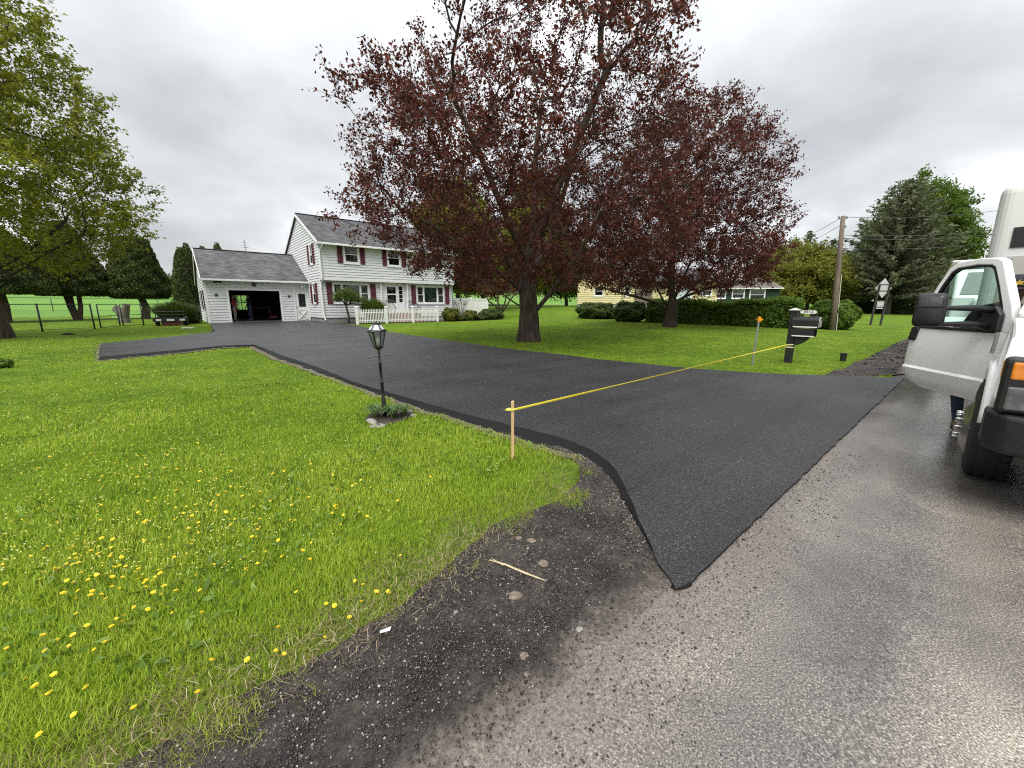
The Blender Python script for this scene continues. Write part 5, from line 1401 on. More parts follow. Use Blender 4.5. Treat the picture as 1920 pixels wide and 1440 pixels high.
# the man at the truck door
bp_ = P(1795, 806, 0.012)
facing = math.atan2(TF[1], TF[0])
hp_ = np.array([TW[0], TW[1]]) + TF * (-1.30) + np.array([TF[1], -TF[0]]) * (-.02)
mid = np.array([bp_[0], bp_[1]])
hoff = hp_ - mid
ca_, sa_ = math.cos(-facing), math.sin(-facing)
hl = np.array([hoff[0] * ca_ - hoff[1] * sa_, hoff[0] * sa_ + hoff[1] * ca_])
def lean(f): return (float(hl[0]) * f, float(hl[1]) * f)
def shp(z): return max(0.0, (z - .1) / 1.55)
JJ = {}
base_ = dict(pel=(0, 0, .93), sp1=(0.0, 0, 1.07), sp2=(.01, 0, 1.22), ch=(0.02, 0, 1.33), nk=(.03, 0, 1.42), hd0=(.05, 0, 1.485), hd1=(.055, 0, 1.555), hd2=(.04, 0, 1.63), hpl=(0, .095, .90), hpr=(0, -.095, .90), knl=(.06, .12, .49), knr=(.06, -.11, .49), anl=(.10, .14, .10), anr=(-.02, -.02, .10), tol=(.26, .16, .035), tor=(.14, -.03, .035),
             shl=(0, .175, 1.34), shr=(0, -.175, 1.34), ell=(.12, .24, 1.10), elr=(.10, -.24, 1.10), wrl=(.33, .18, 1.12), wrr=(.30, -.18, 1.08), pml=(.40, .16, 1.12), pmr=(.37, -.16, 1.08))
for n, (x_, y_, z_) in base_.items():
    lx, ly = lean(shp(z_)); JJ[n] = (x_ + lx, y_ + ly, z_)
t_, D_, k_ = person('man in dark cap and blue jeans standing behind the open truck door', (mid[0], mid[1], 0.012), facing, JJ, M_DARKS, M_JEANS, hair=True)
cap_on(t_, D_, k_, mat('navy_cap', (.012, .014, .024), .8, col2=(.02, .022, .034), scale=30))
# two people inside the garage
w_ = hw(-4.28, 4.25, .062)
person('person in red top and khaki trousers at the left side of the garage bay', w_, HROT - R(20), dict(wrr=(.18, -.2, 1.02), pmr=(.24, -.18, 1.02)), M_REDS, M_KHAKI, sleeves_to=.9, h=1.68)
w_ = hw(-3.35, 5.0, .062)
person('person in dark top and jeans in the middle of the garage bay', w_, HROT + R(200), dict(ell=(.05, .26, 1.15), wrl=(.28, .2, 1.2), pml=(.35, .18, 1.22)), M_DARKS, M_JEANS, sleeves_to=1.2, h=1.74)

# ================================================================== TREES AND SHRUBS
M_BARK = mat('maple_bark', (0.022, 0.015, 0.011), 0.9, col2=(0.075, 0.052, 0.038), scale=5, bump=1.0, bscale=9, stretch=(3.2, 3.2, 0.45), contrast=(.38, .62))
M_BARKG = mat('grey_bark', (0.05, 0.045, 0.038), 0.9, col2=(0.11, 0.10, 0.085), scale=5, bump=1.0, bscale=9, stretch=(3, 3, 0.5))
M_BARKR = mat('cedar_bark', (0.06, 0.038, 0.026), 0.9, col2=(0.11, 0.075, 0.055), scale=6, bump=1.0, bscale=10, stretch=(4, 4, .4))
L_RED = leaf_mat('copper_leaves', [(0, (0.044, 0.014, 0.010)), (.45, (0.108, 0.029, 0.020)), (.75, (0.175, 0.049, 0.032)), (.92, (0.23, 0.078, 0.045)), (1, (0.23, 0.12, 0.05))], .38)
L_RED2 = leaf_mat('dark_copper_leaves', [(0, (0.042, 0.012, 0.009)), (.5, (0.100, 0.024, 0.018)), (.8, (0.165, 0.040, 0.029)), (.94, (0.215, 0.062, 0.038)), (1, (0.20, 0.11, 0.047))], .38)
L_SPRING = leaf_mat('olive_spring_leaves', [(0, (0.12, 0.145, 0.014)), (.4, (0.21, 0.24, 0.020)), (.75, (0.29, 0.31, 0.026)), (1, (0.39, 0.37, 0.038))], .55)
L_GREEN = leaf_mat('fresh_green_leaves', [(0, (0.06, 0.10, 0.014)), (.5, (0.11, 0.18, 0.022)), (1, (0.18, 0.27, 0.04))], .45)
L_YG = leaf_mat('yellow_green_leaves', [(0, (0.12, 0.135, 0.022)), (.5, (0.21, 0.225, 0.032)), (1, (0.31, 0.30, 0.05))], .55)
L_ARB = leaf_mat('arborvitae_sprays', [(0, (0.034, 0.048, 0.012)), (.5, (0.066, 0.090, 0.019)), (.85, (0.11, 0.14, 0.026)), (1, (0.17, 0.185, 0.036))], .35)
L_SPRUCE = leaf_mat('spruce_needles', [(0, (0.08, 0.095, 0.050)), (.6, (0.15, 0.17, 0.09)), (1, (0.24, 0.255, 0.145))], .4)
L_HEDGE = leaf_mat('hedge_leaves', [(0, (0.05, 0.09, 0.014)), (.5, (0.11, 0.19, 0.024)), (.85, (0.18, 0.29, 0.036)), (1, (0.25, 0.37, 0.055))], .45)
L_SHRUBY = leaf_mat('golden_shrub_leaves', [(0, (0.06, 0.07, 0.012)), (.5, (0.14, 0.15, 0.024)), (1, (0.25, 0.24, 0.04))], .35)
L_SHRUBD = leaf_mat('dark_shrub_leaves', [(0, (0.035, 0.060, 0.012)), (.6, (0.070, 0.115, 0.02)), (1, (0.12, 0.18, 0.036))], .25)
L_FINE = leaf_mat('fine_green_shoots', [(0, (0.05, 0.085, 0.015)), (.6, (0.095, 0.15, 0.022)), (1, (0.15, 0.21, 0.04))], .35)
M_CORE = mat('shade_core', (0.012, 0.016, 0.008), 0.95, col2=(0.025, 0.025, 0.014), scale=6)  # near-black filler, the shade inside the foliage is put into its colour

def leaf_quads(c, size, rng, up=0.35, aspect=0.62, outward=None, fold=0.25, droop=None):
    """diamond leaves, each one bent quad; c (N,3) centres, size (N,)"""
    n = len(c)
    nr = unit(rng.normal(size=(n, 3)) + np.array([0, 0, up * 2.2]) + (0 if outward is None else outward * 1.6))
    ax = rng.normal(size=(n, 3)) if droop is None else rng.normal(size=(n, 3)) * .5 + droop
    ax = unit(ax - nr * (ax * nr).sum(1, keepdims=True))
    bx = np.cross(nr, ax)
    s = size[:, None]
    v0 = c - ax * s * .5; v2 = c + ax * s * .5
    m = c + ax * s * rng.uniform(-.12, .05, (n, 1))
    v1 = m + bx * s * .5 * aspect + nr * s * fold * .5; v3 = m - bx * s * .5 * aspect + nr * s * fold * .5
    V = np.stack([v0, v1, v2, v3], 1).reshape(-1, 3)
    F = np.arange(n * 4).reshape(-1, 4)
    return V, F

def grow(trunks, att, step=0.4, di=3.0, dk=0.55, iters=90, rng=None, up=0.12):
    """space colonisation; trunks: list of polylines (first point of all but the first attaches to nearest node)"""
    pos = []; par = []
    for k, tr in enumerate(trunks):
        tr = np.array(tr, float)
        if k == 0: prev = -1
        else:
            d = np.linalg.norm(np.array(pos) - tr[0], axis=1); prev = int(d.argmin()); tr = tr[1:]
        for i, p in enumerate(tr):
            pos.append(p); par.append(prev); prev = len(pos) - 1
    P_ = np.array(pos); par = list(par)
    alive = np.ones(len(att), bool); tries = np.zeros(len(att), int)
    D = np.linalg.norm(att[:, None] - P_[None], axis=2); near = D.argmin(1); dist = D.min(1)
    for it in range(iters):
        ids = np.where(alive & (dist < di))[0]
        if len(ids) == 0: break
        nb = near[ids]
        dirs = unit(att[ids] - P_[nb])
        acc = np.zeros((len(P_), 3)); cnt = np.zeros(len(P_))
        np.add.at(acc, nb, dirs); np.add.at(cnt, nb, 1)
        src = np.where(cnt > 0)[0]
        dv = unit(acc[src]) + np.array([0, 0, up]) + rng.normal(0, .12, (len(src), 3))
        new = P_[src] + unit(dv) * step
        # drop growth that would duplicate an existing node
        o = len(P_)
        P2 = np.vstack([P_, new])
        dn = np.linalg.norm(att[:, None] - new[None], axis=2)
        k = dn.argmin(1); m = dn[np.arange(len(att)), k]
        better = m < dist - 1e-6
        if not better[alive].any(): break
        stuck = alive & (dist < di) & ~better
        tries[stuck] += 1; alive &= tries < 3
        near = np.where(better, o + k, near); dist = np.where(better, m, dist)
        P_ = P2; par += list(src)
        alive &= dist > dk
    return P_, np.array(par)

def skeleton_mesh(name, P_, par, tip=0.012, expo=2.35, maxr=None, flare=0.38, flare_h=.28, sides=7, zbase=0.0, scale_to=None):
    n = len(P_)
    nch = np.zeros(n, int); np.add.at(nch, par[par >= 0], 1)
    r = np.zeros(n); acc = np.zeros(n)
    main = np.full(n, -1)
    for i in range(n - 1, -1, -1):
        r[i] = tip if nch[i] == 0 else acc[i] ** (1 / expo)
        p = par[i]
        if p >= 0:
            acc[p] += r[i] ** expo
            if main[p] < 0 or r[i] > r[main[p]]: main[p] = i
    if scale_to:
        k = scale_to / r[0]; q = (r / r[0]); r = np.maximum(tip * .8, r * (1 + (k - 1) * q ** 1.2))
    z = P_[:, 2] - zbase
    r = r * (1 + flare * np.exp(-np.maximum(z, 0) / flare_h) * (np.arange(n) < 8))
    pp = np.where(par >= 0, par, 0)
    din = unit(np.where((par >= 0)[:, None], P_ - P_[pp], np.array([0, 0, 1.])))
    mm = np.where(main >= 0, main, np.arange(n))
    dout = np.where((main >= 0)[:, None], unit(P_[mm] - P_), din)
    d = unit(din + dout)
    ang = np.arange(sides) * 2 * PI / sides
    def ring(c, dv, rad):
        ref = np.where((np.abs(dv[:, 2:3]) < .9), np.array([[0, 0, 1.]]), np.array([[1., 0, 0]]))
        ax = unit(np.cross(dv, ref)); ay = np.cross(dv, ax)
        return c[:, None] + rad[:, None, None] * (ax[:, None] * np.cos(ang)[None, :, None] + ay[:, None] * np.sin(ang)[None, :, None])
    # smooth rings on the main chain would twist; use a reference fixed for all rings
    def ring2(c, dv, rad):
        ref = np.array([[0.31, 0.95, 0.05]]); ref = ref / np.linalg.norm(ref)
        ax = np.cross(dv, np.repeat(ref, len(dv), 0)); bad = np.linalg.norm(ax, axis=1) < .1
        ax[bad] = np.cross(dv[bad], np.array([1., 0, 0])); ax = unit(ax); ay = np.cross(dv, ax)
        return c[:, None] + rad[:, None, None] * (ax[:, None] * np.cos(ang)[None, :, None] + ay[:, None] * np.sin(ang)[None, :, None])
    V = ring2(P_, d, r).reshape(-1, 3)
    faces = []
    k = np.arange(sides); k2 = (k + 1) % sides
    ids = np.where(par >= 0)[0]
    ismain = main[par[ids]] == ids
    a = ids[ismain]; pa = par[a]
    faces.append(np.stack([pa[:, None] * sides + k, pa[:, None] * sides + k2, a[:, None] * sides + k2, a[:, None] * sides + k], -1).reshape(-1, 4))
    b = ids[~ismain]
    if len(b):
        start = P_[par[b]]; rb = np.minimum(r[b] * 1.15, r[par[b]])
        V2 = ring2(start, din[b], rb).reshape(-1, 3); off = len(V)
        V = np.vstack([V, V2]); j = np.arange(len(b))
        faces.append(np.stack([off + j[:, None] * sides + k, off + j[:, None] * sides + k2, b[:, None] * sides + k2, b[:, None] * sides + k], -1).reshape(-1, 4))
    return np_mesh(name, V, np.vstack(faces), smooth_=True), r, nch

def envelope_points(prof, n, rng, center=(0, 0), shift=0.0, hollow=0.45, squash=1.0, lump=0.18):
    """points in a body of revolution; prof [(z, r)]; more of them towards the outside"""
    zs = np.array([p[0] for p in prof]); rs = np.array([p[1] for p in prof])
    zz = np.linspace(zs[0], zs[-1], 200); ar = np.interp(zz, zs, rs) ** 2 + .01; cdf = np.cumsum(ar); cdf /= cdf[-1]
    z = np.interp(rng.random(n), cdf, zz) + rng.normal(0, .06, n)
    a = rng.random(n) * 2 * PI
    lum = 1 + lump * np.sin(a * 3 + z * .9) * np.sin(z * 1.3 + a) + lump * .6 * np.sin(a * 5 - z * 1.7)
    rr = np.interp(z, zs, rs) * lum * rng.random(n) ** hollow
    k = (z - zs[0]) / (zs[-1] - zs[0])
    return np.c_[center[0] + shift * k + rr * np.cos(a), center[1] + rr * np.sin(a) * squash, z]

def broadleaf(name, base, prof, natt, leafm, label, cat='tree', barkm=None, trunk_r=.35, leaves=7, lsize=(.10, .19), limbs=(), leader=None, seed=1, step=.38, dk=.5, di=2.6,
              spread=.16, shift=0.0, group=None, tip=.010, hollow=.45, up=.12, lump=.18, leaf_r=.03, aspect=.62, sides=7, thin=0.0, twigs=3, tlen=.75, gap=0.0):
    rng = np.random.default_rng(seed)
    base = np.array(base, float)
    t = empty(name, base, 0, label, cat, group)
    att = envelope_points(prof, natt, rng, shift=shift, hollow=hollow, lump=lump)
    if thin:
        f = vnoise(att[:, 0] + att[:, 2] * .6, att[:, 1] - att[:, 2] * .45, seed, .55)
        att = att[f > thin * np.clip((att[:, 2] - prof[0][0]) / (.4 * (prof[-1][0] - prof[0][0])), .35, 1)]
    if leader is None: leader = prof[0][0] + (prof[-1][0] - prof[0][0]) * .45
    zz = np.arange(-.25, leader, step)
    tr = [np.c_[.16 * np.sin(zz * .55 + seed) + .05 * np.sin(zz * 1.9), .16 * np.cos(zz * .5 + seed) + .05 * np.cos(zz * 1.7), zz]]
    tr[0][:, :2] -= tr[0][0, :2]
    tr += [np.array(l) for l in limbs]
    S, par = grow(tr, att, step=step, di=di, dk=dk, rng=rng, up=up)
    me, r, nch = skeleton_mesh('trunk', S, par, tip=tip, scale_to=trunk_r, sides=sides)
    link('trunk', me, barkm or M_BARK, t)
    ids = np.where((r < leaf_r) & (S[:, 2] > prof[0][0] * .8))[0]
    if gap:
        q_ = S[ids]; g_ = .6 * vnoise(q_[:, 0] + q_[:, 2] * .8, q_[:, 1] - q_[:, 2] * .7, seed + 5, .95) + .4 * vnoise(q_[:, 0] - q_[:, 2] * .5, q_[:, 1] + q_[:, 2] * .6, seed + 6, 2.1)
        ids = ids[g_ > gap * np.clip((q_[:, 2] - 1.0) / 4.0, .75, 1) * np.where(q_[:, 2] > 9.0, .55, 1.0)]
    # twigs: short shoots from every fine node, leaves strung along them
    src = np.r_[np.repeat(ids, twigs), np.repeat(ids[nch[ids] == 0], twigs)]
    m = len(src); pp = np.where(par[src] >= 0, par[src], 0)
    dn = unit(S[src] - S[pp])
    axis_c = np.c_[np.full(m, 0.0), np.full(m, 0.0), S[src][:, 2] * .85]
    outw = unit(S[src] - axis_c)
    d0 = unit(dn * .55 + outw * .45 + rng.normal(0, .55, (m, 3)) + np.array([0, 0, .12]))
    d1 = unit(d0 + rng.normal(0, .3, (m, 3)) + np.array([0, 0, .10]))
    L = tlen * rng.uniform(.45, 1.15, (m, 1))
    a0 = S[src]; a1 = a0 + d0 * L * .5; a2 = a1 + d1 * L * .5
    ang = np.arange(3) * 2 * PI / 3
    rf_ = np.cross(d0, unit(rng.normal(size=(m, 3)))); ax = unit(rf_); ay = np.cross(d0, ax)
    rings = [c_[:, None] + rr * (ax[:, None] * np.cos(ang)[None, :, None] + ay[:, None] * np.sin(ang)[None, :, None]) for c_, rr in ((a0, tip * .9), (a2, tip * .35))]
    TV = np.concatenate(rings, 1).reshape(-1, 3)
    k_ = np.arange(3); k2_ = (k_ + 1) % 3; bs_ = np.arange(m)[:, None] * 6
    TF = np.vstack([np.stack([bs_ + q * 3 + k_, bs_ + q * 3 + k2_, bs_ + q * 3 + 3 + k2_, bs_ + q * 3 + 3 + k_], -1).reshape(-1, 4) for q in (0,)])
    if tlen < 1.2: link('twigs', np_mesh('twigs', TV, TF), barkm or M_BARK, t)
    li = np.repeat(np.arange(m), leaves)
    f = rng.uniform(.2, 1.05, (len(li), 1))
    c = np.where(f < .5, a0[li] + (a1 - a0)[li] * f * 2, a1[li] + (a2 - a1)[li] * (f - .5) * 2) + rng.normal(0, spread, (len(li), 3)) * np.array([1, 1, .7])
    size = rng.uniform(lsize[0], lsize[1], len(c))
    V, F = leaf_quads(c, size, rng, aspect=aspect)
    rnd = np.clip(.4 * rng.random(m)[li] + .6 * rng.random(len(c)) ** 1.2, 0, 1)
    me = np_mesh('crown', V, F, rnd); link('crown', me, leafm, t)
    return t

# copper maples on the front lawn
b1 = at(990, 640); 
limbs1 = [[(0, 0, .75), (.35, -.1, 1.15), (.75, -.25, 1.65), (1.25, -.3, 2.3), (1.8, -.3, 3.2), (2.2, -.2, 4.1)],
          [(0, 0, 1.5), (-.5, -.2, 1.9), (-1.2, -.4, 2.4), (-2.1, -.5, 3.0), (-3.0, -.6, 3.6), (-4.0, -.6, 4.1)],
          [(0, 0, 1.7), (-.35, .4, 2.2), (-.8, .9, 3.0), (-1.4, 1.5, 4.0), (-2.1, 2.1, 5.2)],
          [(0, 0, 2.0), (.3, .5, 2.6), (.8, 1.2, 3.5), (1.2, 1.9, 4.8), (1.6, 2.5, 6.0)],
          [(0, 0, 2.3), (-.3, -.4, 3.0), (-.9, -.9, 4.2), (-1.5, -1.3, 5.5), (-2.2, -1.6, 6.8)],
          [(0, 0, 2.6), (.35, -.4, 3.4), (.8, -.8, 4.6), (1.4, -1.2, 6.0), (2.0, -1.4, 7.4)],
          [(0, 0, .95), (-.4, .1, 1.25), (-.9, .3, 1.6), (-1.5, .5, 1.95)]]
broadleaf('copper_maple', b1, [(1.75, 2.2), (2.3, 3.9), (3.2, 5.0), (4.6, 5.4), (6.3, 5.0), (8, 4.2), (10, 3.5), (12, 3.3), (14, 2.4), (15.4, .5)], 5000, L_RED,
          'large copper-leaved maple with stout trunk standing at the driveway edge', trunk_r=.34, leaves=13, lsize=(.06, .112), limbs=limbs1, leader=7.6, seed=4, shift=.7, di=2.0, spread=.07, thin=.42, hollow=.42, leaf_r=.03, lump=.16, tip=.0075, dk=.42, step=.33, twigs=3, tlen=.62, gap=.34)
b2 = at(1255, 613)
limbs2 = [[(0, 0, .9), (-.5, -.2, 1.4), (-1.0, -.3, 2.2), (-1.4, -.4, 3.2)], [(0, 0, 1.0), (.5, -.1, 1.5), (1.1, -.2, 2.2), (1.8, -.2, 3.0)], [(0, 0, .85), (-1.0, -.3, 1.35), (-2.2, -.6, 1.65), (-3.3, -.8, 1.9), (-4.3, -.8, 2.2)],
          [(0, 0, 1.1), (.9, .2, 1.7), (2.1, .3, 2.1), (3.5, .3, 2.5)], [(0, 0, 1.4), (.2, .6, 2.2), (.5, 1.2, 3.4)], [(0, 0, 1.4), (.1, -.7, 2.2), (.3, -1.4, 3.4)]]
broadleaf('copper_maple', b2, [(1.75, 2.7), (2.3, 4.5), (3.4, 5.1), (5.3, 5.1), (7.2, 4.7), (8.8, 3.8), (10.2, 2.6), (11.2, 1.5), (12.0, .4)], 3500, L_RED2,
          'copper-leaved maple forking low, standing in front of the hedge', trunk_r=.33, leaves=12, lsize=(.08, .145), limbs=limbs2, leader=6, seed=8, shift=.6, spread=.08, thin=.30, leaf_r=.03, lump=.12, tip=.0075, dk=.45, twigs=3, tlen=.72, gap=.42)
# green tree at the left edge
b3 = at(6, 634)
broadleaf('olive_maple', b3, [(2.4, 1.9), (3.4, 3.7), (5.0, 4.2), (6.5, 4.1), (8.5, 3.6), (11, 2.9), (13.5, 2.0), (15.8, .5)], 2600, L_SPRING,
          'tall maple in olive-yellow spring leaf with dark trunk beside the chain-link fence', trunk_r=.25, leaves=13, lsize=(.085, .155), leader=9, seed=21, spread=.07, thin=.38, up=-.02, leaf_r=.03, tip=.0075, dk=.45, twigs=3, tlen=.75, gap=.30,
          limbs=[[(0, 0, 1.6), (.8, .2, 2.3), (1.8, .4, 3.0), (3.0, .6, 3.6)], [(0, 0, 1.8), (-.8, .2, 2.6), (-1.8, .4, 3.4)], [(0, 0, 2.2), (.6, -.8, 3.2), (1.2, -1.6, 4.2)], [(0, 0, 2.2), (.4, .9, 3.0), (.9, 1.9, 4.2)]])
# trees behind the house
for nm, (x, y), h, r_, sd, lm, lab in (('yellow_green_maple', (-5.8, 42), 13.2, 4.6, 31, L_YG, 'yellow-green tree rising behind the house roof'),
                              ('yellow_green_maple', (2.6, 46), 14.5, 3.6, 33, L_YG, 'green tree seen through the boughs of the large copper maple')):
    z = gz(x, y)
    broadleaf(nm, (x, y, z), [(2.2, r_ * .5), (h * .35, r_), (h * .6, r_ * .95), (h * .85, r_ * .55), (h, .4)], 900, lm, lab, trunk_r=.22, leaves=12, lsize=(.22, .38), twigs=5, tlen=1.3, seed=sd, step=.5, dk=.7, di=4, spread=.2, barkm=M_BARKG, sides=5, tip=.016, leaf_r=.05, group='trees behind the house')
# right-hand trees
def tr_at(u, y): return PY(u, 571, y)
for nm, u, y, h, r_, lm, lab, sd, na in (
    ('green_ash', 1693, 63., 20.0, 6.3, L_GREEN, 'broad fresh-green tree behind the tall spruce', 41, 1250),
    ('pale_willow', 1512, 58., 9.0, 5.2, L_YG, 'pale yellow-green tree left of the utility pole above the hedge', 43, 900),
    ('pale_willow', 1462, 66., 10.5, 5.0, L_YG, 'yellowish tree half hidden by the second copper maple', 44, 700),
    ('pale_willow', 1578, 72., 9.5, 5.5, L_GREEN, 'mid-green tree right behind the utility pole', 45, 700),
    ('pale_willow', 1815, 90., 10.5, 4.5, L_YG, 'thin pinkish-green tree beyond the spruce, over the truck door', 46, 450),
    ('shade_tree', 1062, 62., 10.0, 4.6, L_GREEN, 'green tree at the field edge left of the yellow house', 47, 650),
    ('shade_tree', 905, 60., 9.0, 4.8, L_GREEN, 'bright green tree above the white vinyl fence', 48, 650)):
    p = tr_at(u, y); z = gz(p[0], p[1])
    broadleaf(nm, (p[0], p[1], z), [(1.6, r_ * .55), (h * .25, r_ * .95), (h * .5, r_), (h * .78, r_ * .68), (h, .4)], na, lm, lab, trunk_r=.25, leaves=12, lsize=(.26, .46), twigs=5, tlen=1.5, seed=sd, step=.55, dk=.8, di=4.5, spread=.25, barkm=M_BARKG, sides=5, tip=.018, leaf_r=.055, group='trees beyond the hedge')

def conifer(name, base, h, r, label, leafm, seed=1, levels=34, z0=1.2, trunk_r=.4, group=None, droop=.25, per=9, size=.5, dens=1.0, power=.8):
    rng = np.random.default_rng(seed); t = empty(name, base, 0, label, 'tree', group)
    mb = MB(); mb.tube([(0, 0, -.3), (0, 0, .4), (0.03, 0, h * .5), (0, 0, h)], [trunk_r * 1.25, trunk_r, trunk_r * .55, .03], 9)
    cs, ax = [], []
    for i in range(levels):
        f = i / (levels - 1); z = z0 + (h - z0 - .25) * f
        R_ = r * (1 - f) ** power + .25
        if f < .12: R_ *= .75 + 2 * f
        nb = max(4, int(per * (1 - f * .5)))
        for k in range(nb):
            a = 2 * PI * (k + rng.random() * .8) / nb + i * 1.3; L = R_ * rng.uniform(.72, 1.12)
            lift = (.05 - droop * (1 - f) + .5 * f) 
            n = max(3, int(L / (.32 / dens)))
            q = np.linspace(.12, 1, n)
            pts = np.c_[np.cos(a) * L * q, np.sin(a) * L * q, z + L * lift * q + L * .16 * q ** 3]
            if i % 2 == 0: mb.tube([tuple(p) for p in pts[::max(1, n // 3)]], [max(.012, .05 * (1 - f))] + [.012] * (len(pts[::max(1, n // 3)]) - 1), 4, caps=False)
            d = np.array([np.cos(a), np.sin(a), lift])
            for p in pts:
                m = 4
                cs.append(p + rng.normal(0, .14, (m, 3)) * np.array([1, 1, .45])); ax.append(np.repeat((d + np.array([0, 0, -.22]))[None], m, 0) + rng.normal(0, .45, (m, 3)) * np.array([1, 1, .25]))
    mb.build('trunk', M_BARKG, t, smooth_=True, fix=False)
    c = np.vstack(cs); ax = np.vstack(ax)
    V, F = leaf_quads(c, rng.uniform(size * .6, size * 1.25, len(c)), rng, up=.5, aspect=.34, droop=ax * 1.6, fold=.3)
    me = np_mesh('crown', V, F, np.clip(rng.normal(.5, .24, len(c)), 0, 1)); link('crown', me, leafm, t)
    return t
p = tr_at(1664, 54.); conifer('tall_spruce', (p[0], p[1], gz(p[0], p[1])), 16.6, 7.4, 'tall grey-green spruce with wide drooping boughs behind the road sign', L_SPRUCE, 5, 40, 2.6, .45, per=12, size=.62, power=.72)
p = tr_at(1545, 82.); conifer('far_spruce', (p[0], p[1], gz(p[0], p[1])), 13.2, 4.0, 'far spruce with spread top branches left of the utility pole', L_SPRUCE, 6, 24, 1.5, .25, per=8, size=.7)
p = tr_at(1500, 84.); conifer('far_spruce', (p[0], p[1], gz(p[0], p[1])), 14.8, 3.6, 'far dark spruce peeking beside the second copper maple', L_SPRUCE, 7, 24, 1.5, .25, per=8, size=.7)

def blob_shell(name, t, center, rad, n, leafm, rng, size=(.06, .12), rough=.18, core=True, squ=2.0, aspect=.6, zmin=.02, upb=.2, sprigs=0.0, freq=1.0):
    """leaves over a lumpy superellipsoid, with a solid core inside, coloured dark for the inner shade"""
    rad = np.array(rad); ctr = np.array(center)
    d = unit(rng.normal(size=(n, 3)))
    k = (np.abs(d) ** squ).sum(1, keepdims=True) ** (-1 / squ)
    lum = 1 + rough * (np.sin(d[:, 0] * 5 * freq + 1) * np.sin(d[:, 1] * 4 * freq + d[:, 2] * 5 * freq) + .5 * np.sin(d[:, 0] * 11 * freq + d[:, 2] * 9 * freq) * np.sin(d[:, 1] * 12 * freq + 2))
    depth = 1 - np.abs(rng.normal(0, .10, n)) + sprigs * np.maximum(0, rng.normal(0, .1, n))
    c = ctr + d * k * rad * (lum * depth)[:, None]
    ok = c[:, 2] > zmin; c = c[ok]; d = d[ok]
    V, F = leaf_quads(c, rng.uniform(size[0], size[1], len(c)), rng, up=upb, aspect=aspect, outward=d)
    cl = vnoise(c[:, 0] * 3 + c[:, 2] * 2, c[:, 1] * 3 - c[:, 2] * 2, 5, 1.2)
    rnd = np.clip(.42 * cl + .6 * rng.random(len(c)), 0, 1)
    me = np_mesh(name, V, F, rnd); o = link(name, me, leafm, t)
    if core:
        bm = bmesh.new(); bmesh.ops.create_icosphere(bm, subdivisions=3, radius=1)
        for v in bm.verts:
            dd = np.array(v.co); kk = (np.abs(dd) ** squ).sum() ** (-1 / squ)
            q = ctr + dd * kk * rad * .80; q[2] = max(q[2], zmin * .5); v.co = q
        me = bpy.data.meshes.new('twigs'); bm.to_mesh(me); bm.free(); link('twigs', me, M_CORE, t)  # solid filler core, coloured dark for the shaded inside
    return o

def shrub(name, base, rad, n, leafm, label, seed=1, cat='shrub', group=None, **kw):
    rng = np.random.default_rng(seed); t = empty(name, base, 0, label, cat, group)
    blob_shell('foliage', t, (0, 0, rad[2] * .9), rad, n, leafm, rng, **kw); return t

# ---- arborvitae clipped flat below, on bare trunks
def arborvitae(name, base, prof, label, seed, n=26000, trunks=((0, 0, 0, 0),), group=None, size=(.10, .2), leafm=None, tr=.16):
    rng = np.random.default_rng(seed); t = empty(name, base, 0, label, 'tree', group)
    zs = np.array([p[0] for p in prof]); rs = np.array([p[1] for p in prof])
    for (x0, y0, x1, y1) in trunks:
        mb = MB(); mb.tube([(x0 * .3, y0 * .3, -.25), (x0 * .4, y0 * .4, .15), (x0, y0, zs[0] * .55), (x1, y1, zs[0] + .7)], [tr * 1.35, tr * 1.05, tr * .9, tr * .7], 9); mb.build('trunk', M_BARKR, t, smooth_=True, fix=False)
    zz = np.linspace(zs[0], zs[-1], 300); rr = np.interp(zz, zs, rs); cdf = np.cumsum(rr); cdf /= cdf[-1]
    z = np.interp(rng.random(n), cdf, zz); a = rng.random(n) * 2 * PI
    nb = int(n * .12); z[:nb] = zs[0] + np.abs(rng.normal(0, .12, nb)); 
    lum = 1 + .10 * np.sin(a * 4 + z * 1.5) * np.sin(z * 2.3 + a * 2) + .07 * np.sin(a * 9 - z * 3.1) * np.sin(z * 5 + a * 3)
    R_ = np.interp(z, zs, rs) * lum * (1 - np.abs(rng.normal(0, .09, n)))
    R_[:nb] *= rng.random(nb) ** .5
    c = np.c_[R_ * np.cos(a), R_ * np.sin(a), z]
    d = np.c_[np.cos(a), np.sin(a), np.full(n, .15)]
    V, F = leaf_quads(c, rng.uniform(size[0], size[1], n), rng, up=.0, aspect=.55, outward=d * .6, droop=np.c_[d[:, :2] * .6, np.full(n, 1.0)])
    cl = .5 + .5 * np.sin(a * 4 + z * 1.5) * np.sin(z * 2.3 + a * 2)
    me = np_mesh('crown', V, F, np.clip(.35 * cl + .62 * rng.random(n), 0, 1)); link('crown', me, leafm or L_ARB, t)
    mb = MB(); mb.lathe([(.05, zs[0] + .12)] + [(max(.02, r * .84), z_ + (.12 if i == 0 else 0)) for i, (z_, r) in enumerate(prof[:-1])] + [(.02, zs[-1] - .1)], 14); mb.build('twigs', M_CORE, t, smooth_=True)  # solid lathed core under the sprays, inner shade in its colour
    return t
p = at(150, 598); p = np.array([-31.9, 29.4]); p = np.array([p[0], p[1], gz(*p)])
arborvitae('clipped_arborvitae', p, [(1.75, 1.7), (2.2, 2.15), (3.4, 2.0), (4.6, 1.5), (5.6, 1.1), (6.5, .7), (6.9, .2)], 'clipped arborvitae on three bare stems, middle of the row behind the chain-link fence', 51, trunks=((-.55, .1, -.9, .2), (-.1, -.1, -.25, 0), (.25, .1, .35, .1)), group='clipped arborvitae')
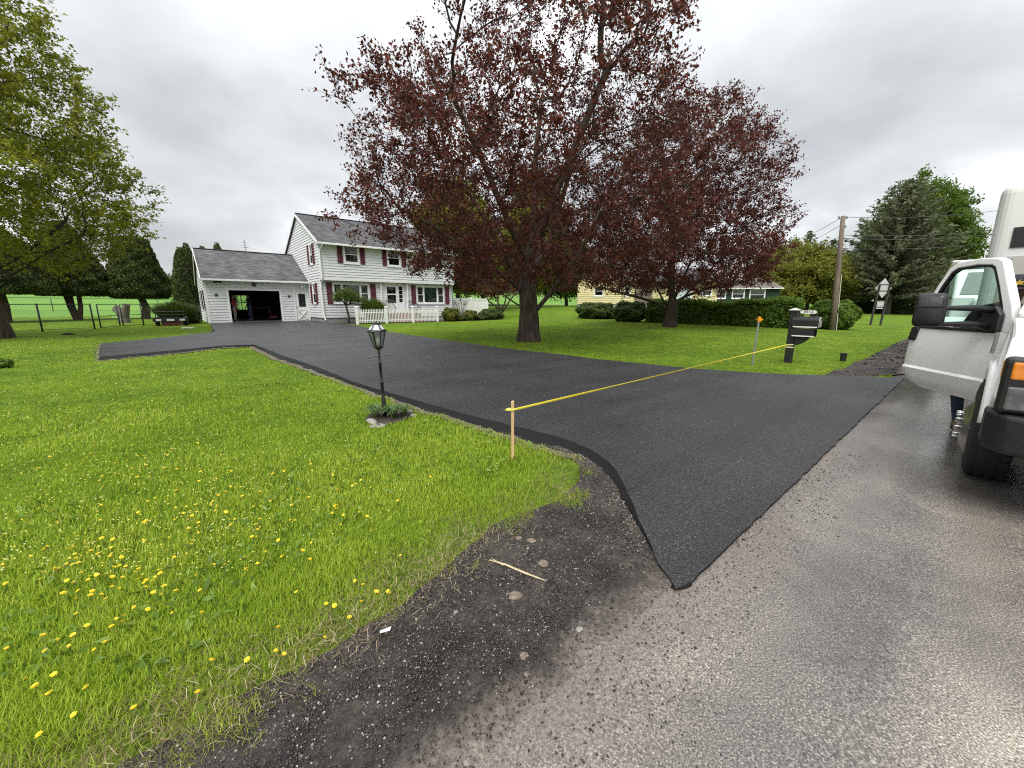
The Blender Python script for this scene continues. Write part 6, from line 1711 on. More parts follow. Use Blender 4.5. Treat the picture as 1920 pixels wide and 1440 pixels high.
p = np.array([-29.3, 31.9]); p = np.array([p[0], p[1], gz(*p)])
arborvitae('clipped_arborvitae', p, [(1.6, 1.55), (2.0, 2.0), (3.2, 1.8), (4.4, 1.4), (5.6, 1.15), (6.1, 1.0), (6.25, .2)], 'flat-topped clipped arborvitae on one bare trunk, nearest the garage', 52, trunks=((.28, 0, -.25, 0),), group='clipped arborvitae', tr=.28)
p = np.array([-32.5, 25.6]); p = np.array([p[0], p[1], gz(*p)])
arborvitae('clipped_arborvitae', p, [(1.8, 2.4), (2.3, 2.8), (3.6, 2.5), (4.8, 1.8), (5.8, .9), (6.2, .2)], 'clipped arborvitae half hidden behind the olive maple', 53, trunks=((.2, 0, .1, 0),), group='clipped arborvitae', tr=.25, n=18000)
# columnar cedars behind the garage
for k, (a, b, h, r_, lab) in enumerate(((-6.4, 12.2, 5.3, .75, 'column-shaped cedar standing against the garage corner'), (-5.9, 14.6, 5.9, .8, 'cedar tip showing above the left end of the garage ridge'), (-4.9, 14.4, 5.7, .8, 'second cedar tip above the garage ridge from its left end'),
                                   (-3.9, 14.6, 6.1, .85, 'tallest cedar tip above the garage ridge'), (3.2, 15.8, 5.7, .8, 'cedar tip just left of the two-story gable'), (3.9, 16.4, 5.9, .8, 'cedar tip touching the two-story gable'))):
    w_ = hw(a, b)
    arborvitae('columnar_cedar', (w_[0], w_[1], gz(w_[0], w_[1])), [(.15, r_ * .9), (h * .3, r_), (h * .6, r_ * .85), (h * .85, r_ * .5), (h, .1)], lab, 60 + k, n=7000, group='cedars behind the garage', tr=.1)

# ---- hedge row towards the neighbour
def hedge(name, p0, p1, h, w, n, leafm, label, seed, cat='hedge', size=(.07, .15), group=None):
    rng = np.random.default_rng(seed)
    p0 = np.array(p0[:2]); p1 = np.array(p1[:2]); L = np.linalg.norm(p1 - p0); d = (p1 - p0) / L; nn = np.array([-d[1], d[0]])
    t = empty(name, (p0[0], p0[1], gz(*p0)), math.atan2(d[1], d[0]), label, cat, group)
    u = rng.random(n) * L; q = rng.random(n)
    hh = h * (1 + .24 * (vnoise(u, u * 0, seed, .7) - .5) + .16 * (vnoise(u, u * 0, seed + 1, 2.2) - .5))
    side = np.where(q < .36, -1, np.where(q < .55, 1, 0))
    z = np.where(side != 0, hh * rng.random(n) ** .85, hh); y = np.where(side != 0, side * w / 2, (rng.random(n) - .5) * w)
    bul = 1 + .50 * (vnoise(u * 1.0, z * 1.3, seed + 2, 1.0) - .5) + .25 * (vnoise(u * 3, z * 3, seed + 3, 1.5) - .5)
    rd = np.clip(1 - ((z / hh) ** 6) * .35 * (side != 0), .3, 1)
    y = y * bul * rd; z = z + np.where(side == 0, .10 * (vnoise(u, y, seed + 4, 2.5) - .5) - .5 * (np.abs(y) / (w / 2)) ** 4 * .3, 0) + np.maximum(0, rng.normal(0, .09, n)) * (side == 0)
    u = np.where(rng.random(n) < .06, np.where(rng.random(n) < .5, -.02, L + .02) + rng.normal(0, .08, n), u)
    zb = zt(p0[0] + d[0] * u, p0[1] + d[1] * u) - gz(*p0)
    c = np.c_[u, y + rng.normal(0, .05, n), z + zb]
    o_ = np.c_[np.zeros(n), side * 1.0, (side == 0) * 1.0]
    V, F = leaf_quads(c, rng.uniform(size[0], size[1], n), rng, up=.15, outward=o_ * .7)
    cl = vnoise(u, z, seed + 6, 1.8)
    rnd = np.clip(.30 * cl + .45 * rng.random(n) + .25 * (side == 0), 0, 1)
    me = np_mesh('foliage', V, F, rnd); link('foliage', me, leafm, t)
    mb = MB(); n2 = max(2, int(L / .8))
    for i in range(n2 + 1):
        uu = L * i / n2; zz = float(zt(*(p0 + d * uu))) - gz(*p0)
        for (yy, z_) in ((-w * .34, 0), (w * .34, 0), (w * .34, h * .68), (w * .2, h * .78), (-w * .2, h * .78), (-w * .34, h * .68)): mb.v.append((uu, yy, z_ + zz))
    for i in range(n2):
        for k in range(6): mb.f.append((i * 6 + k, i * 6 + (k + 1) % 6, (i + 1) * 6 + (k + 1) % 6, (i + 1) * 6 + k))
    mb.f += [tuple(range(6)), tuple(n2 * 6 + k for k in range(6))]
    mb.build('twigs', M_CORE, t)  # solid hedge core, dark colour in place of inner shade
    return t
hA = at(1222, 604); hB = at(1492, 616)
hedge('clipped_hedge', hA, hB, 1.38, 1.3, 52000, L_HEDGE, 'long clipped green hedge running behind the second copper maple', 71)
for k, (u, v, r_, lab) in enumerate(((1182, 603, (1.15, .9, .72), 'loose dark green bush at the left end of the long hedge'), (1118, 597, (1.5, 1.0, .62), 'low dark bush right of the large maple trunk'))):
    p = at(u, v); shrub('dark_bush', p, r_, 9000, L_SHRUBD, lab, 80 + k, size=(.08, .15), rough=.22, group='bushes along the back lawn')
p = at(1146, 598); shrub('dark_bush', p, (.4, .35, .4), 2500, L_SHRUBD, 'small dark bush between the two larger bushes', 83, size=(.07, .12), group='bushes along the back lawn')
p = at(1560, 617); shrub('round_bush', p, (.98, .95, .82), 14000, L_HEDGE, 'rounded green bush wrapped around the foot of the utility pole', 84, size=(.07, .14), squ=2.6, rough=.12)
fp = [PY(1592, 580, 60.), PY(1770, 580, 52.)]
hedge('far_hedge', fp[0], fp[1], 1.55, 1.4, 16000, L_SHRUBD, 'dark hedge far behind the road sign under the spruce', 85, size=(.14, .26))

# ---- planting round the house
def hshrub(name, a, b, rad, n, lm, lab, sd, **kw):
    w_ = hw(a, b); return shrub(name, (w_[0], w_[1], gz(w_[0], w_[1])), rad, n, lm, lab, sd, group='shrubs before the house', **kw)
hshrub('golden_shrub', 7.7, -2.55, (.62, .6, .50), 7000, L_SHRUBY, 'golden-green shrub beside the last picket fence post', 91, size=(.05, .10))
hshrub('golden_shrub', 9.6, -2.2, (.55, .5, .40), 5500, L_SHRUBY, 'smaller golden-green shrub before the white vinyl fence', 92, size=(.05, .10))
hshrub('dark_shrub', 11.6, -2.1, (.95, .7, .42), 7500, L_SHRUBD, 'spreading dark shrub at the crabapple foot', 93, size=(.05, .11))
hshrub('dark_shrub', 10.5, -2.35, (.5, .4, .22), 3000, L_SHRUBD, 'low dark plant between golden shrub and crabapple', 94, size=(.05, .10))
hshrub('dark_shrub', 8.7, -2.3, (.4, .35, .22), 2500, L_SHRUBD, 'low dark plant between the two golden shrubs', 95, size=(.05, .10))
# fine upright shrub behind the pickets
def fountain(name, base, r, h, n, lm, label, seed, cat='shrub', w=.018, group=None, lean=.75):
    rng = np.random.default_rng(seed); t = empty(name, base, 0, label, cat, group)
    a = rng.random(n) * 2 * PI; k = rng.random(n) ** .6; L = h * rng.uniform(.75, 1.1, n)
    b = np.c_[np.cos(a) * k * r * .35, np.sin(a) * k * r * .35, np.zeros(n)]
    tipv = np.c_[np.cos(a) * k * r, np.sin(a) * k * r, L * (1 - .35 * k ** 2 * lean)]
    mid = b * .5 + tipv * .5 + np.c_[np.zeros(n), np.zeros(n), L * .16]
    sd_ = np.c_[-np.sin(a), np.cos(a), np.zeros(n)] * (w * rng.uniform(.6, 1.2, n))[:, None] + rng.normal(0, w * .4, (n, 3))
    V = np.stack([b - sd_, b + sd_, mid + sd_ * .9, mid - sd_ * .9, tipv], 1).reshape(-1, 3)
    i = np.arange(n)[:, None] * 5
    F1 = i + np.array([[0, 1, 2, 3]]); F2 = i + np.array([[3, 2, 4, 4]])
    F = np.vstack([i + np.array([[0, 1, 2]]), i + np.array([[0, 2, 3]]), i + np.array([[3, 2, 4]])])
    me = np_mesh('foliage', V, F, np.tile(rng.random(n), 3)); link('foliage', me, lm, t); return t
w_ = hw(2.55, -1.6); fountain('feathery_shrub', (w_[0], w_[1], gz(w_[0], w_[1])), .95, 1.55, 2600, L_FINE, 'feathery bright green shrub rising behind the picket fence', 96, group='shrubs before the house')
w_ = hw(-7.2, 4.4); fountain('wispy_shrub', (w_[0], w_[1], gz(w_[0], w_[1])), 1.35, 1.35, 2600, L_SHRUBD, 'wispy dark green shrub beside the garage gable', 97)
# weeping little tree by the house corner
def small_tree(name, base, pts, limbs, clusters, lm, label, seed, r0=.07, n=500, size=(.05, .1), sp=.12):
    rng = np.random.default_rng(seed); t = empty(name, base, 0, label, 'tree')
    mb = MB(); mb.tube(pts, [r0 * (1.25 - .5 * i / (len(pts) - 1)) for i in range(len(pts))], 8)
    for l in limbs: mb.tube(l, [r0 * .62 * (1 - .75 * i / (len(l) - 1)) + .006 for i in range(len(l))], 6)
    mb.build('trunk', M_BARK, t, smooth_=True, fix=False)
    if clusters:
        c = np.vstack([np.array(q[:3]) + rng.normal(0, 1, (int(n * q[3]), 3)) * np.array([q[3], q[3], q[3] * .6]) * sp * 2.2 for q in clusters])
        V, F = leaf_quads(c, rng.uniform(size[0], size[1], len(c)), rng, up=.2, aspect=.5)
        link('crown', np_mesh('crown', V, F, rng.random(len(c))), lm, t)
    return t
w_ = hw(1.15, -1.0); 
small_tree('weeping_maple', (w_[0], w_[1], gz(w_[0], w_[1])), [(0, 0, -.1), (.02, 0, .4), (-.06, 0, .85), (-.12, 0, 1.15)],
    [[(-.12, 0, 1.1), (-.3, 0, 1.45), (-.5, -.1, 1.6), (-.75, -.1, 1.45)], [(-.1, 0, 1.1), (.05, 0, 1.5), (.3, .1, 1.75), (.45, .1, 1.7)], [(-.1, 0, 1.15), (.3, 0, 1.25), (.7, .1, 1.2), (1.05, .15, 1.12)], [(-.12, 0, 1.1), (-.2, .1, 1.6), (-.15, .1, 1.95)], [(.1, 0, 1.2), (.4, -.1, 1.55), (.8, -.1, 1.5)]],
    [(-.5, 0, 1.75, .9), (-.2, .05, 2.0, 1.0), (.15, 0, 1.9, 1.0), (.45, 0, 1.7, .9), (.85, .05, 1.42, .8), (.15, -.1, 1.55, .8), (-.65, 0, 1.5, .6), (1.1, .1, 1.3, .5), (.5, 0, 1.4, .7), (-.1, 0, 1.65, .8)], L_FINE, 'small weeping maple in fresh green leaf at the house corner', 101, n=620, size=(.05, .10), sp=.10)
w_ = hw(13.0, -1.6)
small_tree('crabapple', (w_[0], w_[1], gz(w_[0], w_[1])), [(0, 0, -.1), (-.05, 0, .35), (-.15, 0, .7)],
    [[(-.12, 0, .6), (-.5, 0, 1.0), (-.95, 0, 1.3), (-1.25, 0, 1.75), (-1.6, 0, 2.3)], [(-.1, 0, .6), (.25, 0, 1.1), (.4, .1, 1.7), (.9, .1, 2.3)], [(-.05, 0, .3), (.35, .1, .9), (.75, .1, 1.5), (1.2, .1, 2.0)], [(-.15, 0, .7), (-.3, .2, 1.4), (-.2, .3, 2.1)]],
    [(-1.5, 0, 2.5, 1.2), (-.6, 0, 2.6, 1.3), (.3, 0, 2.5, 1.3), (1.1, 0, 2.3, 1.1), (-1.0, 0, 2.0, .7)], L_RED2, 'low crooked crabapple forking from the ground before the white vinyl fence', 102, r0=.15, n=420, size=(.07, .13), sp=.22)
# bare twiggy shrub
rngb = np.random.default_rng(7); w_ = hw(9.9, -.6)
bs = empty('bare_shrub', (w_[0], w_[1], gz(w_[0], w_[1])), 0, 'bare twiggy shrub in front of the white vinyl fence', 'shrub', None)
mb = MB()
for k in range(16):
    a = rngb.random() * 2 * PI; l = rngb.uniform(.5, 1.0); q = [(0, 0, -.05), (math.cos(a) * .25 * l, math.sin(a) * .25 * l, .5), (math.cos(a) * .6 * l, math.sin(a) * .6 * l, 1.1), (math.cos(a) * .75 * l, math.sin(a) * .75 * l, 1.1 + .6 * l)]
    mb.tube(q, [.022, .016, .010, .004], 5)
    for j in range(3):
        b_ = q[2]; a2 = a + rngb.uniform(-1, 1); mb.tube([b_, (b_[0] + math.cos(a2) * .25, b_[1] + math.sin(a2) * .25, b_[2] + .4)], [.008, .003], 4)
mb.build('twigs', M_BARKG, bs, smooth_=True, fix=False)
# low bed planting and dark mulch at the corner
w1, w2 = hw(.1, -.9), hw(3.9, -2.55)
mulch = [hw(-.4, .2)[:2], hw(.3, -1.55)[:2], hw(1.3, -2.55)[:2], hw(6.6, -2.75)[:2], hw(12.6, -2.75)[:2], hw(12.9, -.8)[:2], hw(9.7, .1)[:2], hw(0, .25)[:2]]
poly_sheet('planting_bed', [tuple(p) for p in mulch], lambda x, y: zt(x, y) + .02, mat('dark_mulch', (.022, .014, .010), .95, col2=(.05, .032, .024), scale=14, bump=.8, bscale=30), 0.8)
MULCH = mulch
p = at(6, 690); shrub('low_weed_clump', p, (.13, .13, .09), 300, L_HEDGE, 'leafy dark green weed clump in the lawn at the left edge', 99, cat='plant', size=(.04, .08), rough=.25)

# ---- far treeline on the hill
rngf = np.random.default_rng(77)
V_, F_, R_ = [], [], []
for k in range(240):
    u = -500 + k * 13.5 + rngf.normal(0, 6); d_ = rngf.uniform(215, 290)
    r = ray(u, 571); x, y = r[0] * d_ / math.hypot(r[0], r[1]), r[1] * d_ / math.hypot(r[0], r[1])
    s, t_ = ST(x, y)
    if s < 90: continue
    z = gz(x, y); h = rngf.uniform(2.0, 5.5) if rngf.random() < .8 else rngf.uniform(7, 11); w = h * rngf.uniform(.6, 1.4)
    n = 170; d = unit(rngf.normal(size=(n, 3))); c = np.array([x, y, z + h * .45]) + d * np.array([w, w, h * .55]) * (rngf.random((n, 1)) ** .4)
    v, f = leaf_quads(c, rngf.uniform(.6, 1.5, n), rngf); F_.append(f + sum(len(q) for q in V_)); V_.append(v); R_.append(rngf.random(n) * .6 + rngf.random() * .4)
me = np_mesh('hilltop_treeline', np.vstack(V_), np.vstack(F_), np.concatenate(R_))
tag(link('hilltop_treeline', me, leaf_mat('far_leaves', [(0, (.05, .06, .03)), (.5, (.09, .10, .045)), (1, (.15, .14, .075))], .3)), 'low hazy treeline along the crest of the far field', 'treeline', kind='stuff')

# ================================================================== STREET FURNITURE AND GARDEN THINGS
M_STEEL = mat('galvanised_steel', (0.34, 0.35, 0.35), 0.42, metallic=.7, col2=(.44, .45, .45), scale=14)
M_WOODP = mat('weathered_pole_wood', (0.13, 0.10, 0.075), .9, col2=(.22, .175, .135), scale=4, stretch=(6, 6, .5), bump=.8, bscale=20)
M_STAKE = mat('fresh_lath', (0.55, 0.35, 0.17), .75, col2=(.64, .43, .23), scale=5, stretch=(12, 12, .8))
M_TAPE = mat('yellow_tape', (0.80, 0.64, 0.03), .4, col2=(.84, .70, .08), scale=7)
# ---- lamp post with its little bed
lp = at(722, 782); lx, ly, lz = lp
lamp = empty('lamp_post', lp, R(15), 'black lamp post with glass lantern and ladder bar beside the driveway', 'lamp post')
lamp.rotation_euler = (R(-.5), R(-1.6), R(15)); lamp.scale = (.66, .66, .66)
mb = MB(); mb.lathe([(.040, -.15), (.040, .34), (.030, .36), (.028, .62), (.034, .63), (.034, .66), (.026, .67), (.024, .98), (.030, .985), (.030, 1.01), (.022, 1.02), (.022, 1.20), (.018, 1.22), (.018, 1.27)], 12); mb.build('post', M_BLACK, lamp, smooth_=True)
mb = MB(); mb.tube([(-.20, 0, 1.125), (.20, 0, 1.135)], .013, 6); mb.build('ladder_bar', M_BLACK, lamp)
mb = MB(); mb.lathe([(.03, 1.24), (.075, 1.27), (.085, 1.285), (.085, 1.30)], 6); lan = mb.build('lantern', M_BLACK, lamp)
for k in range(6):
    a = 2 * PI * k / 6; c, s_ = math.cos(a), math.sin(a)
    mb = MB(); mb.tube([(.078 * c, .078 * s_, 1.29), (.140 * c, .140 * s_, 1.56)], .008, 5); mb.build('rib', M_BLACK, lan)
    a2 = 2 * PI * (k + 1) / 6; c2, s2 = math.cos(a2), math.sin(a2)
    mb = MB(); mb.quad((.077 * c, .077 * s_, 1.295), (.077 * c2, .077 * s2, 1.295), (.138 * c2, .138 * s2, 1.555), (.138 * c, .138 * s_, 1.555)); mb.build('pane', M_GLASS, lan)
mb = MB(); mb.lathe([(.165, 1.555), (.170, 1.57), (.165, 1.575)], 6); mb.lathe([(.160, 1.576), (.075, 1.68), (.045, 1.695), (.02, 1.70), (.012, 1.73)], 6); mb.build('lantern_roof', M_BLACK, lan)
for k in range(6):
    a = 2 * PI * (k + .5) / 6; c, s_ = math.cos(a), math.sin(a); t_ = np.array([-s_, c])
    def rp(f, w): return (c * (.139 - f * .0737) * 1.0 + t_[0] * w, s_ * (.139 - f * .0737) + t_[1] * w, 1.577 + f * .104 + .006)
    mb = MB(); mb.quad(rp(.12, -.05), rp(.12, .05), rp(.82, .030), rp(.82, -.030)); mb.build('roof_pane', mat('milky_pane', (.55, .57, .57), .12, col2=(.4, .42, .42), scale=8), lan)
mb = MB(); mb.lathe([(.032, 1.30), (.032, 1.46), (.02, 1.47)], 10); mb.build('candle_sleeve', mat('ivory', (.7, .68, .6), .4, col2=(.62, .6, .54), scale=9), lan, smooth_=True)
# bed: soil patch, edging stones, daylily clumps
bed = [(684, 787), (700, 772), (742, 768), (778, 780), (752, 792), (706, 803)]
bedp = [tuple(at(u, v)[:2]) for u, v in bed]
BED = bedp
poly_sheet('lamp_bed', bedp, lambda x, y: zt(x, y) + .015, mat('bed_soil', (.03, .021, .015), .95, col2=(.06, .045, .034), scale=16, bump=.9, bscale=40), .2)
M_STONE = mat('grey_stone', (.19, .18, .165), .85, col2=(.30, .285, .26), scale=7, bump=.5, bscale=16)
def stone(name, p, r, label, seed, cat='stone', m=None, group=None, flat=.55, rz=0, sink=.35):
    rng = np.random.default_rng(seed); bm = bmesh.new(); bmesh.ops.create_icosphere(bm, subdivisions=2, radius=1)
    ph = rng.random(6) * 6
    for v in bm.verts:
        d = v.co.copy(); k = 1 + .16 * math.sin(d.x * 2.6 + ph[0]) * math.sin(d.y * 2.9 + ph[1]) + .12 * math.sin(d.z * 3.7 + ph[2] + d.x * 2) + rng.normal(0, .03)
        v.co = (d.x * r[0] * k, d.y * r[1] * k, max(-r[2] * .5, d.z * r[2] * k) + r[2] * sink)
    me = bpy.data.meshes.new(name); bm.to_mesh(me); bm.free(); me.polygons.foreach_set('use_smooth', np.ones(len(me.polygons), bool))
    o = link(name, me, m or M_STONE); o.location = [float(q) for q in p]; o.rotation_euler = (0, 0, rz); return tag(o, label, cat, group)
for k, (u, v, r_, rz, lab) in enumerate(((697, 793, (.11, .05, .035), -.9, 'flat grey edging stone at the near left corner of the lamp post bed'), (709, 801, (.09, .05, .03), .3, 'flat grey edging stone at the near tip of the lamp post bed'), (766, 775, (.06, .05, .035), .4, 'small grey edging stone at the far right corner of the lamp post bed'), (775, 781, (.045, .04, .03), 1.2, 'smallest grey edging stone at the right corner of the lamp post bed'))):
    stone('edging_stone', at(u, v), r_, lab, 200 + k, group='stones edging the lamp post bed', rz=rz)
L_LILY = leaf_mat('daylily_leaves', [(0, (.05, .095, .03)), (.5, (.10, .17, .055)), (1, (.22, .30, .12))], .35)
def strap_clump(p, r, h, n, label, seed):
    rng = np.random.default_rng(seed); t = empty('daylily_clump', p, 0, label, 'plant', 'daylilies round the lamp post')
    a = rng.random(n) * 2 * PI; k = rng.uniform(.45, 1, n); V, F = [], []
    for i in range(n):
        c, s_ = math.cos(a[i]), math.sin(a[i]); w = .0085 * rng.uniform(.8, 1.2); H = h * rng.uniform(.7, 1.1); prev = None
        for j, f in enumerate((0, .3, .6, .85, 1.0)):
            rr = r * k[i] * (.12 + f ** 1.4); z = H * (math.sin(f * 2.1) / .96) * (1 - .2 * k[i] * f); ww = w * (1 - f * .85)
            V += [(c * rr - s_ * ww, s_ * rr + c * ww, z), (c * rr + s_ * ww, s_ * rr - c * ww, z)]
        b = i * 10; F += [(b + 2 * j, b + 2 * j + 1, b + 2 * j + 3, b + 2 * j + 2) for j in range(4)]
    me = np_mesh('leaves', np.array(V), np.array(F), np.repeat(rng.random(n), 4)); link('leaves', me, L_LILY, t)
strap_clump(at(705, 784), .17, .17, 130, 'daylily clump left of the lamp post', 1)
strap_clump(at(737, 785), .19, .17, 150, 'daylily clump just right of the lamp post', 2)
strap_clump(at(757, 781), .14, .15, 90, 'smaller daylily clump farthest right of the lamp post', 3)

# ---- stake and tape
sp_ = at(961, 862)
SH = PY(961, 751, sp_[1])[2] - sp_[2]
stake = empty('wooden_stake', sp_, R(12), 'pale wooden stake in the lawn holding the yellow tape', 'stake')
mb = MB(); mb.add([(-.011,-.009,-.12),(.011,-.009,-.12),(.011,.009,-.12),(-.011,.009,-.12),(-.0125,-.010,SH-.01),(.0125,-.010,SH),(.0125,.010,SH),(-.0125,.010,SH-.01)],[(3,2,1,0),(4,5,6,7),(0,1,5,4),(1,2,6,5),(2,3,7,6),(3,0,4,7)]); mb.build('shaft', M_STAKE, stake, bevel=.002)
mpz = at(1477, 681)
t0_ = np.array([sp_[0] + .012, sp_[1], PY(963, 768, sp_[1])[2]])
t1_ = np.array([mpz[0] - .075, mpz[1] - .02, PY(1470, 646, mpz[1])[2]])
tape = empty('caution_tape', (t0_[0], t0_[1], t0_[2] - .02), 0, 'yellow barrier tape stretched across the driveway from stake to mailbox post', 'tape')
def ribbon(pts, widths, tw, name):
    mb = MB(); pts = [np.array(p) for p in pts]
    for i, p in enumerate(pts):
        d = unit(pts[min(i + 1, len(pts) - 1)] - pts[max(0, i - 1)]); sdv = unit(np.cross(d, np.array([0, 0, 1.]))); upv = np.cross(sdv, d)
        v = upv * math.cos(tw[i]) + sdv * math.sin(tw[i])
        mb.v += [tuple(p + v * widths[i] / 2), tuple(p + v * widths[i] * .1 + sdv * .004), tuple(p - v * widths[i] / 2)]
    for i in range(len(pts) - 1): mb.f += [(3 * i, 3 * i + 1, 3 * i + 4, 3 * i + 3), (3 * i + 1, 3 * i + 2, 3 * i + 5, 3 * i + 4)]
    o = mb.build(name, M_TAPE, tape, smooth_=True, fix=False); o.location = (-t0_[0], -t0_[1], -(t0_[2] - .02)); return o
N_ = 90; f_ = np.linspace(0, 1, N_)
pts = [t0_ * (1 - f) + t1_ * f - np.array([0, 0, .004 * 4 * f * (1 - f)]) for f in f_]
ribbon(pts, [.021 + .004 * math.sin(f * 23) * math.sin(f * 9) for f in f_], [.4 * math.sin(f * 5) for f in f_], 'strip')
pts = [np.array([sp_[0] - .008 - .075 * f, sp_[1] - .012 - .01 * f, t0_[2] + .006 * math.sin(f * 5) + .006 * f]) for f in np.linspace(0, 1, 9)]
ribbon(pts, [.014, .02, .026, .03, .034, .036, .036, .034, .016], [.3 * k for k in range(9)], 'tail')
mb = MB(); mb.tube([(.018 * math.cos(a) + sp_[0], .015 * math.sin(a) + sp_[1], t0_[2]) for a in np.linspace(0, 2 * PI, 13)], .007, 6, caps=False); o = mb.build('wrap', M_TAPE, tape, smooth_=True); o.location = (-t0_[0], -t0_[1], -(t0_[2] - .02))

# ---- mailbox
TOROAD = math.atan2(-RN[1], -RN[0])
mail = empty('mailbox', mpz, TOROAD, 'black mailbox with newspaper slot and number plate on a thick black post', 'mailbox')
mb = MB(); mb.box(-.072, .072, -.072, .072, -.2, 1.24); mpo = mb.build('post', M_PLAST, mail, bevel=.012)
mb = MB(); mb.add([(-.10,-.10,1.24),(.10,-.10,1.24),(.10,.10,1.24),(-.10,.10,1.24),(-.10,-.10,1.255),(.10,-.10,1.255),(.10,.10,1.255),(-.10,.10,1.255),(0,0,1.30)],[(3,2,1,0),(0,1,5,4),(1,2,6,5),(2,3,7,6),(3,0,4,7),(4,5,8),(5,6,8),(6,7,8),(7,4,8)]); mb.build('post_cap', mat('pale_cap', (.50, .52, .50), .45, col2=(.42, .44, .42), scale=8), mpo)
def arch(x0, x1, w, z0, zs, n=10):
    return [(-w, z0), (-w, zs)] + [(-w * math.cos(a), zs + w * .85 * math.sin(a)) for a in np.linspace(0.15, PI - .15, n)] + [(w, zs), (w, z0)]
mb = MB(); mb.prism(arch(0, 0, .115, .86, 1.01), lambda p, q, t: (t, p, q), .0, .50); mbx = mb.build('mail_body', M_PLAST, mail, bevel=.006)
mb = MB(); mb.prism(arch(0, 0, .108, .868, 1.008), lambda p, q, t: (t, p, q), .502, .518); dr = mb.build('mail_door', mat('brushed_door', (.42, .41, .39), .35, metallic=.6, col2=(.5, .49, .47), scale=9), mail, bevel=.005)
mb = MB(); mb.lathe([(.012, 0), (.016, .02), (.01, .03)], 8, (.518, 0, 1.05), 'x'); mb.build('pull', M_BLACK, dr)
for (z_, x1_, nm) in ((.872, .49, 'trim_strip'), (.665, .45, 'trim_strip')):
    for s_ in (-1, 1):
        mb = MB(); mb.box(.03, x1_, s_ * .116 if s_ > 0 else -.124, .124 if s_ > 0 else -.116, z_ - .012, z_ + .012); mb.build(nm, M_VINYL, mail)
mb = MB(); mb.box(.0, .45, -.115, .115, .655, .665); mb.box(.0, .45, -.115, -.108, .665, .82); mb.box(.0, .45, .108, .115, .665, .82); mb.box(.0, .45, -.115, .115, .82, .828); mb.box(.0, .012, -.108, .108, .665, .82); mb.build('newspaper_slot', M_PLAST, mail)
mb = MB(); mb.prism([(.07, .645), (.36, .645), (.33, .58), (.24, .50), (.14, .45), (.07, .43)], lambda p, q, t: (p, t, q), -.05, .05); mb.build('bracket', M_PLAST, mail, bevel=.01)
# plate with number
mb = MB(); oval = [(.26 + .165 * math.cos(a) * (1 if abs(math.cos(a)) > .1 else 1), 1.205 + .045 * math.sin(a)) for a in np.linspace(0, 2 * PI, 25)[:-1]]
pl_ = [(.10, 1.205), (.125, 1.235), (.16, 1.245), (.37, 1.245), (.405, 1.235), (.43, 1.205), (.405, 1.175), (.37, 1.165), (.16, 1.165), (.125, 1.175)]
mb = MB(); mb.prism([(.265 + (p - .265) * 1.09, 1.205 + (q - 1.205) * 1.28) for p, q in pl_], lambda p, q, t: (p, t, q), -.008, .008); plt = mb.build('number_plate', M_BLACK, mail)
for x_ in (.17, .36):
    mb = MB(); mb.box(x_ - .012, x_ + .012, -.006, .006, 1.09, 1.16); mb.build('plate_bracket', M_BLACK, mail)
for s_ in (-1, 1):
    mb = MB(); mb.prism(pl_, lambda p, q, t: (p, t, q), s_ * .0085, s_ * .0105); mb.build('plate_face', M_VINYL, plt)
    fc_ = bpy.data.curves.new('number', 'FONT'); fc_.body = '8916'; fc_.size = .085; fc_.align_x = 'CENTER'; fc_.align_y = 'CENTER'; fc_.extrude = .0006; fc_.space_character = 1.15; fc_.offset = .0015
    tmp = bpy.data.objects.new('number', fc_); C.objects.link(tmp); dg = bpy.context.evaluated_depsgraph_get()
    me = bpy.data.meshes.new_from_object(tmp.evaluated_get(dg)); bpy.data.objects.remove(tmp)
    o = link('number', me, M_BLACK, plt); o.location = (.265, s_ * .0115, 1.205); o.rotation_euler = (PI / 2, 0, 0 if s_ < 0 else PI)
# tape wrapped on the post
for z_, tl in ((t1_[2] - mpz[2] - .01, .02), (t1_[2] - mpz[2] - .055, -.004)):
    mb = MB(); q = .078
    for i, (x_, y_) in enumerate(((-q, -q), (q, -q), (q, q), (-q, q), (-q, -q))): mb.v += [(x_, y_, z_ - .013 + tl * (i % 2)), (x_, y_, z_ + .013 + tl * (i % 2))]
    mb.f = [(2 * i, 2 * i + 2, 2 * i + 3, 2 * i + 1) for i in range(4)]
    o = mb.build('post_wrap', mat('pale_tape', (.72, .66, .36), .5, col2=(.76, .7, .42), scale=9), tape, fix=False)
    o.location = (mpz[0] - t0_[0], mpz[1] - t0_[1], mpz[2] - (t0_[2] - .02)); o.rotation_euler = (0, 0, TOROAD)
# ---- reflector post
p = at(1410, 686); rfl = empty('reflector_post', p, TOROAD, 'galvanised steel post with orange diamond reflector near the mailbox', 'marker post')
rh = PY(1422, 600, p[1])[2] - p[2]
mb = MB(); mb.tube([(0, 0, -.2), (.012, 0, rh * .5), (.03, 0, rh)], .021, 8); mb.build('post', M_STEEL, rfl)
mb = MB(); c0 = (.03, 0, rh + .0); d_ = .075
for o_, m_, nm, sc in ((.02, mat('brown_plate', (.06, .03, .02), .6), 'backing', 1.0),):
    mb.prism([(-d_, 0), (0, -d_), (d_, 0), (0, d_)], lambda a, b, t: (t + .03, a, rh + b + .01), -.028, -.018); bk = mb.build('backing', m_, rfl)
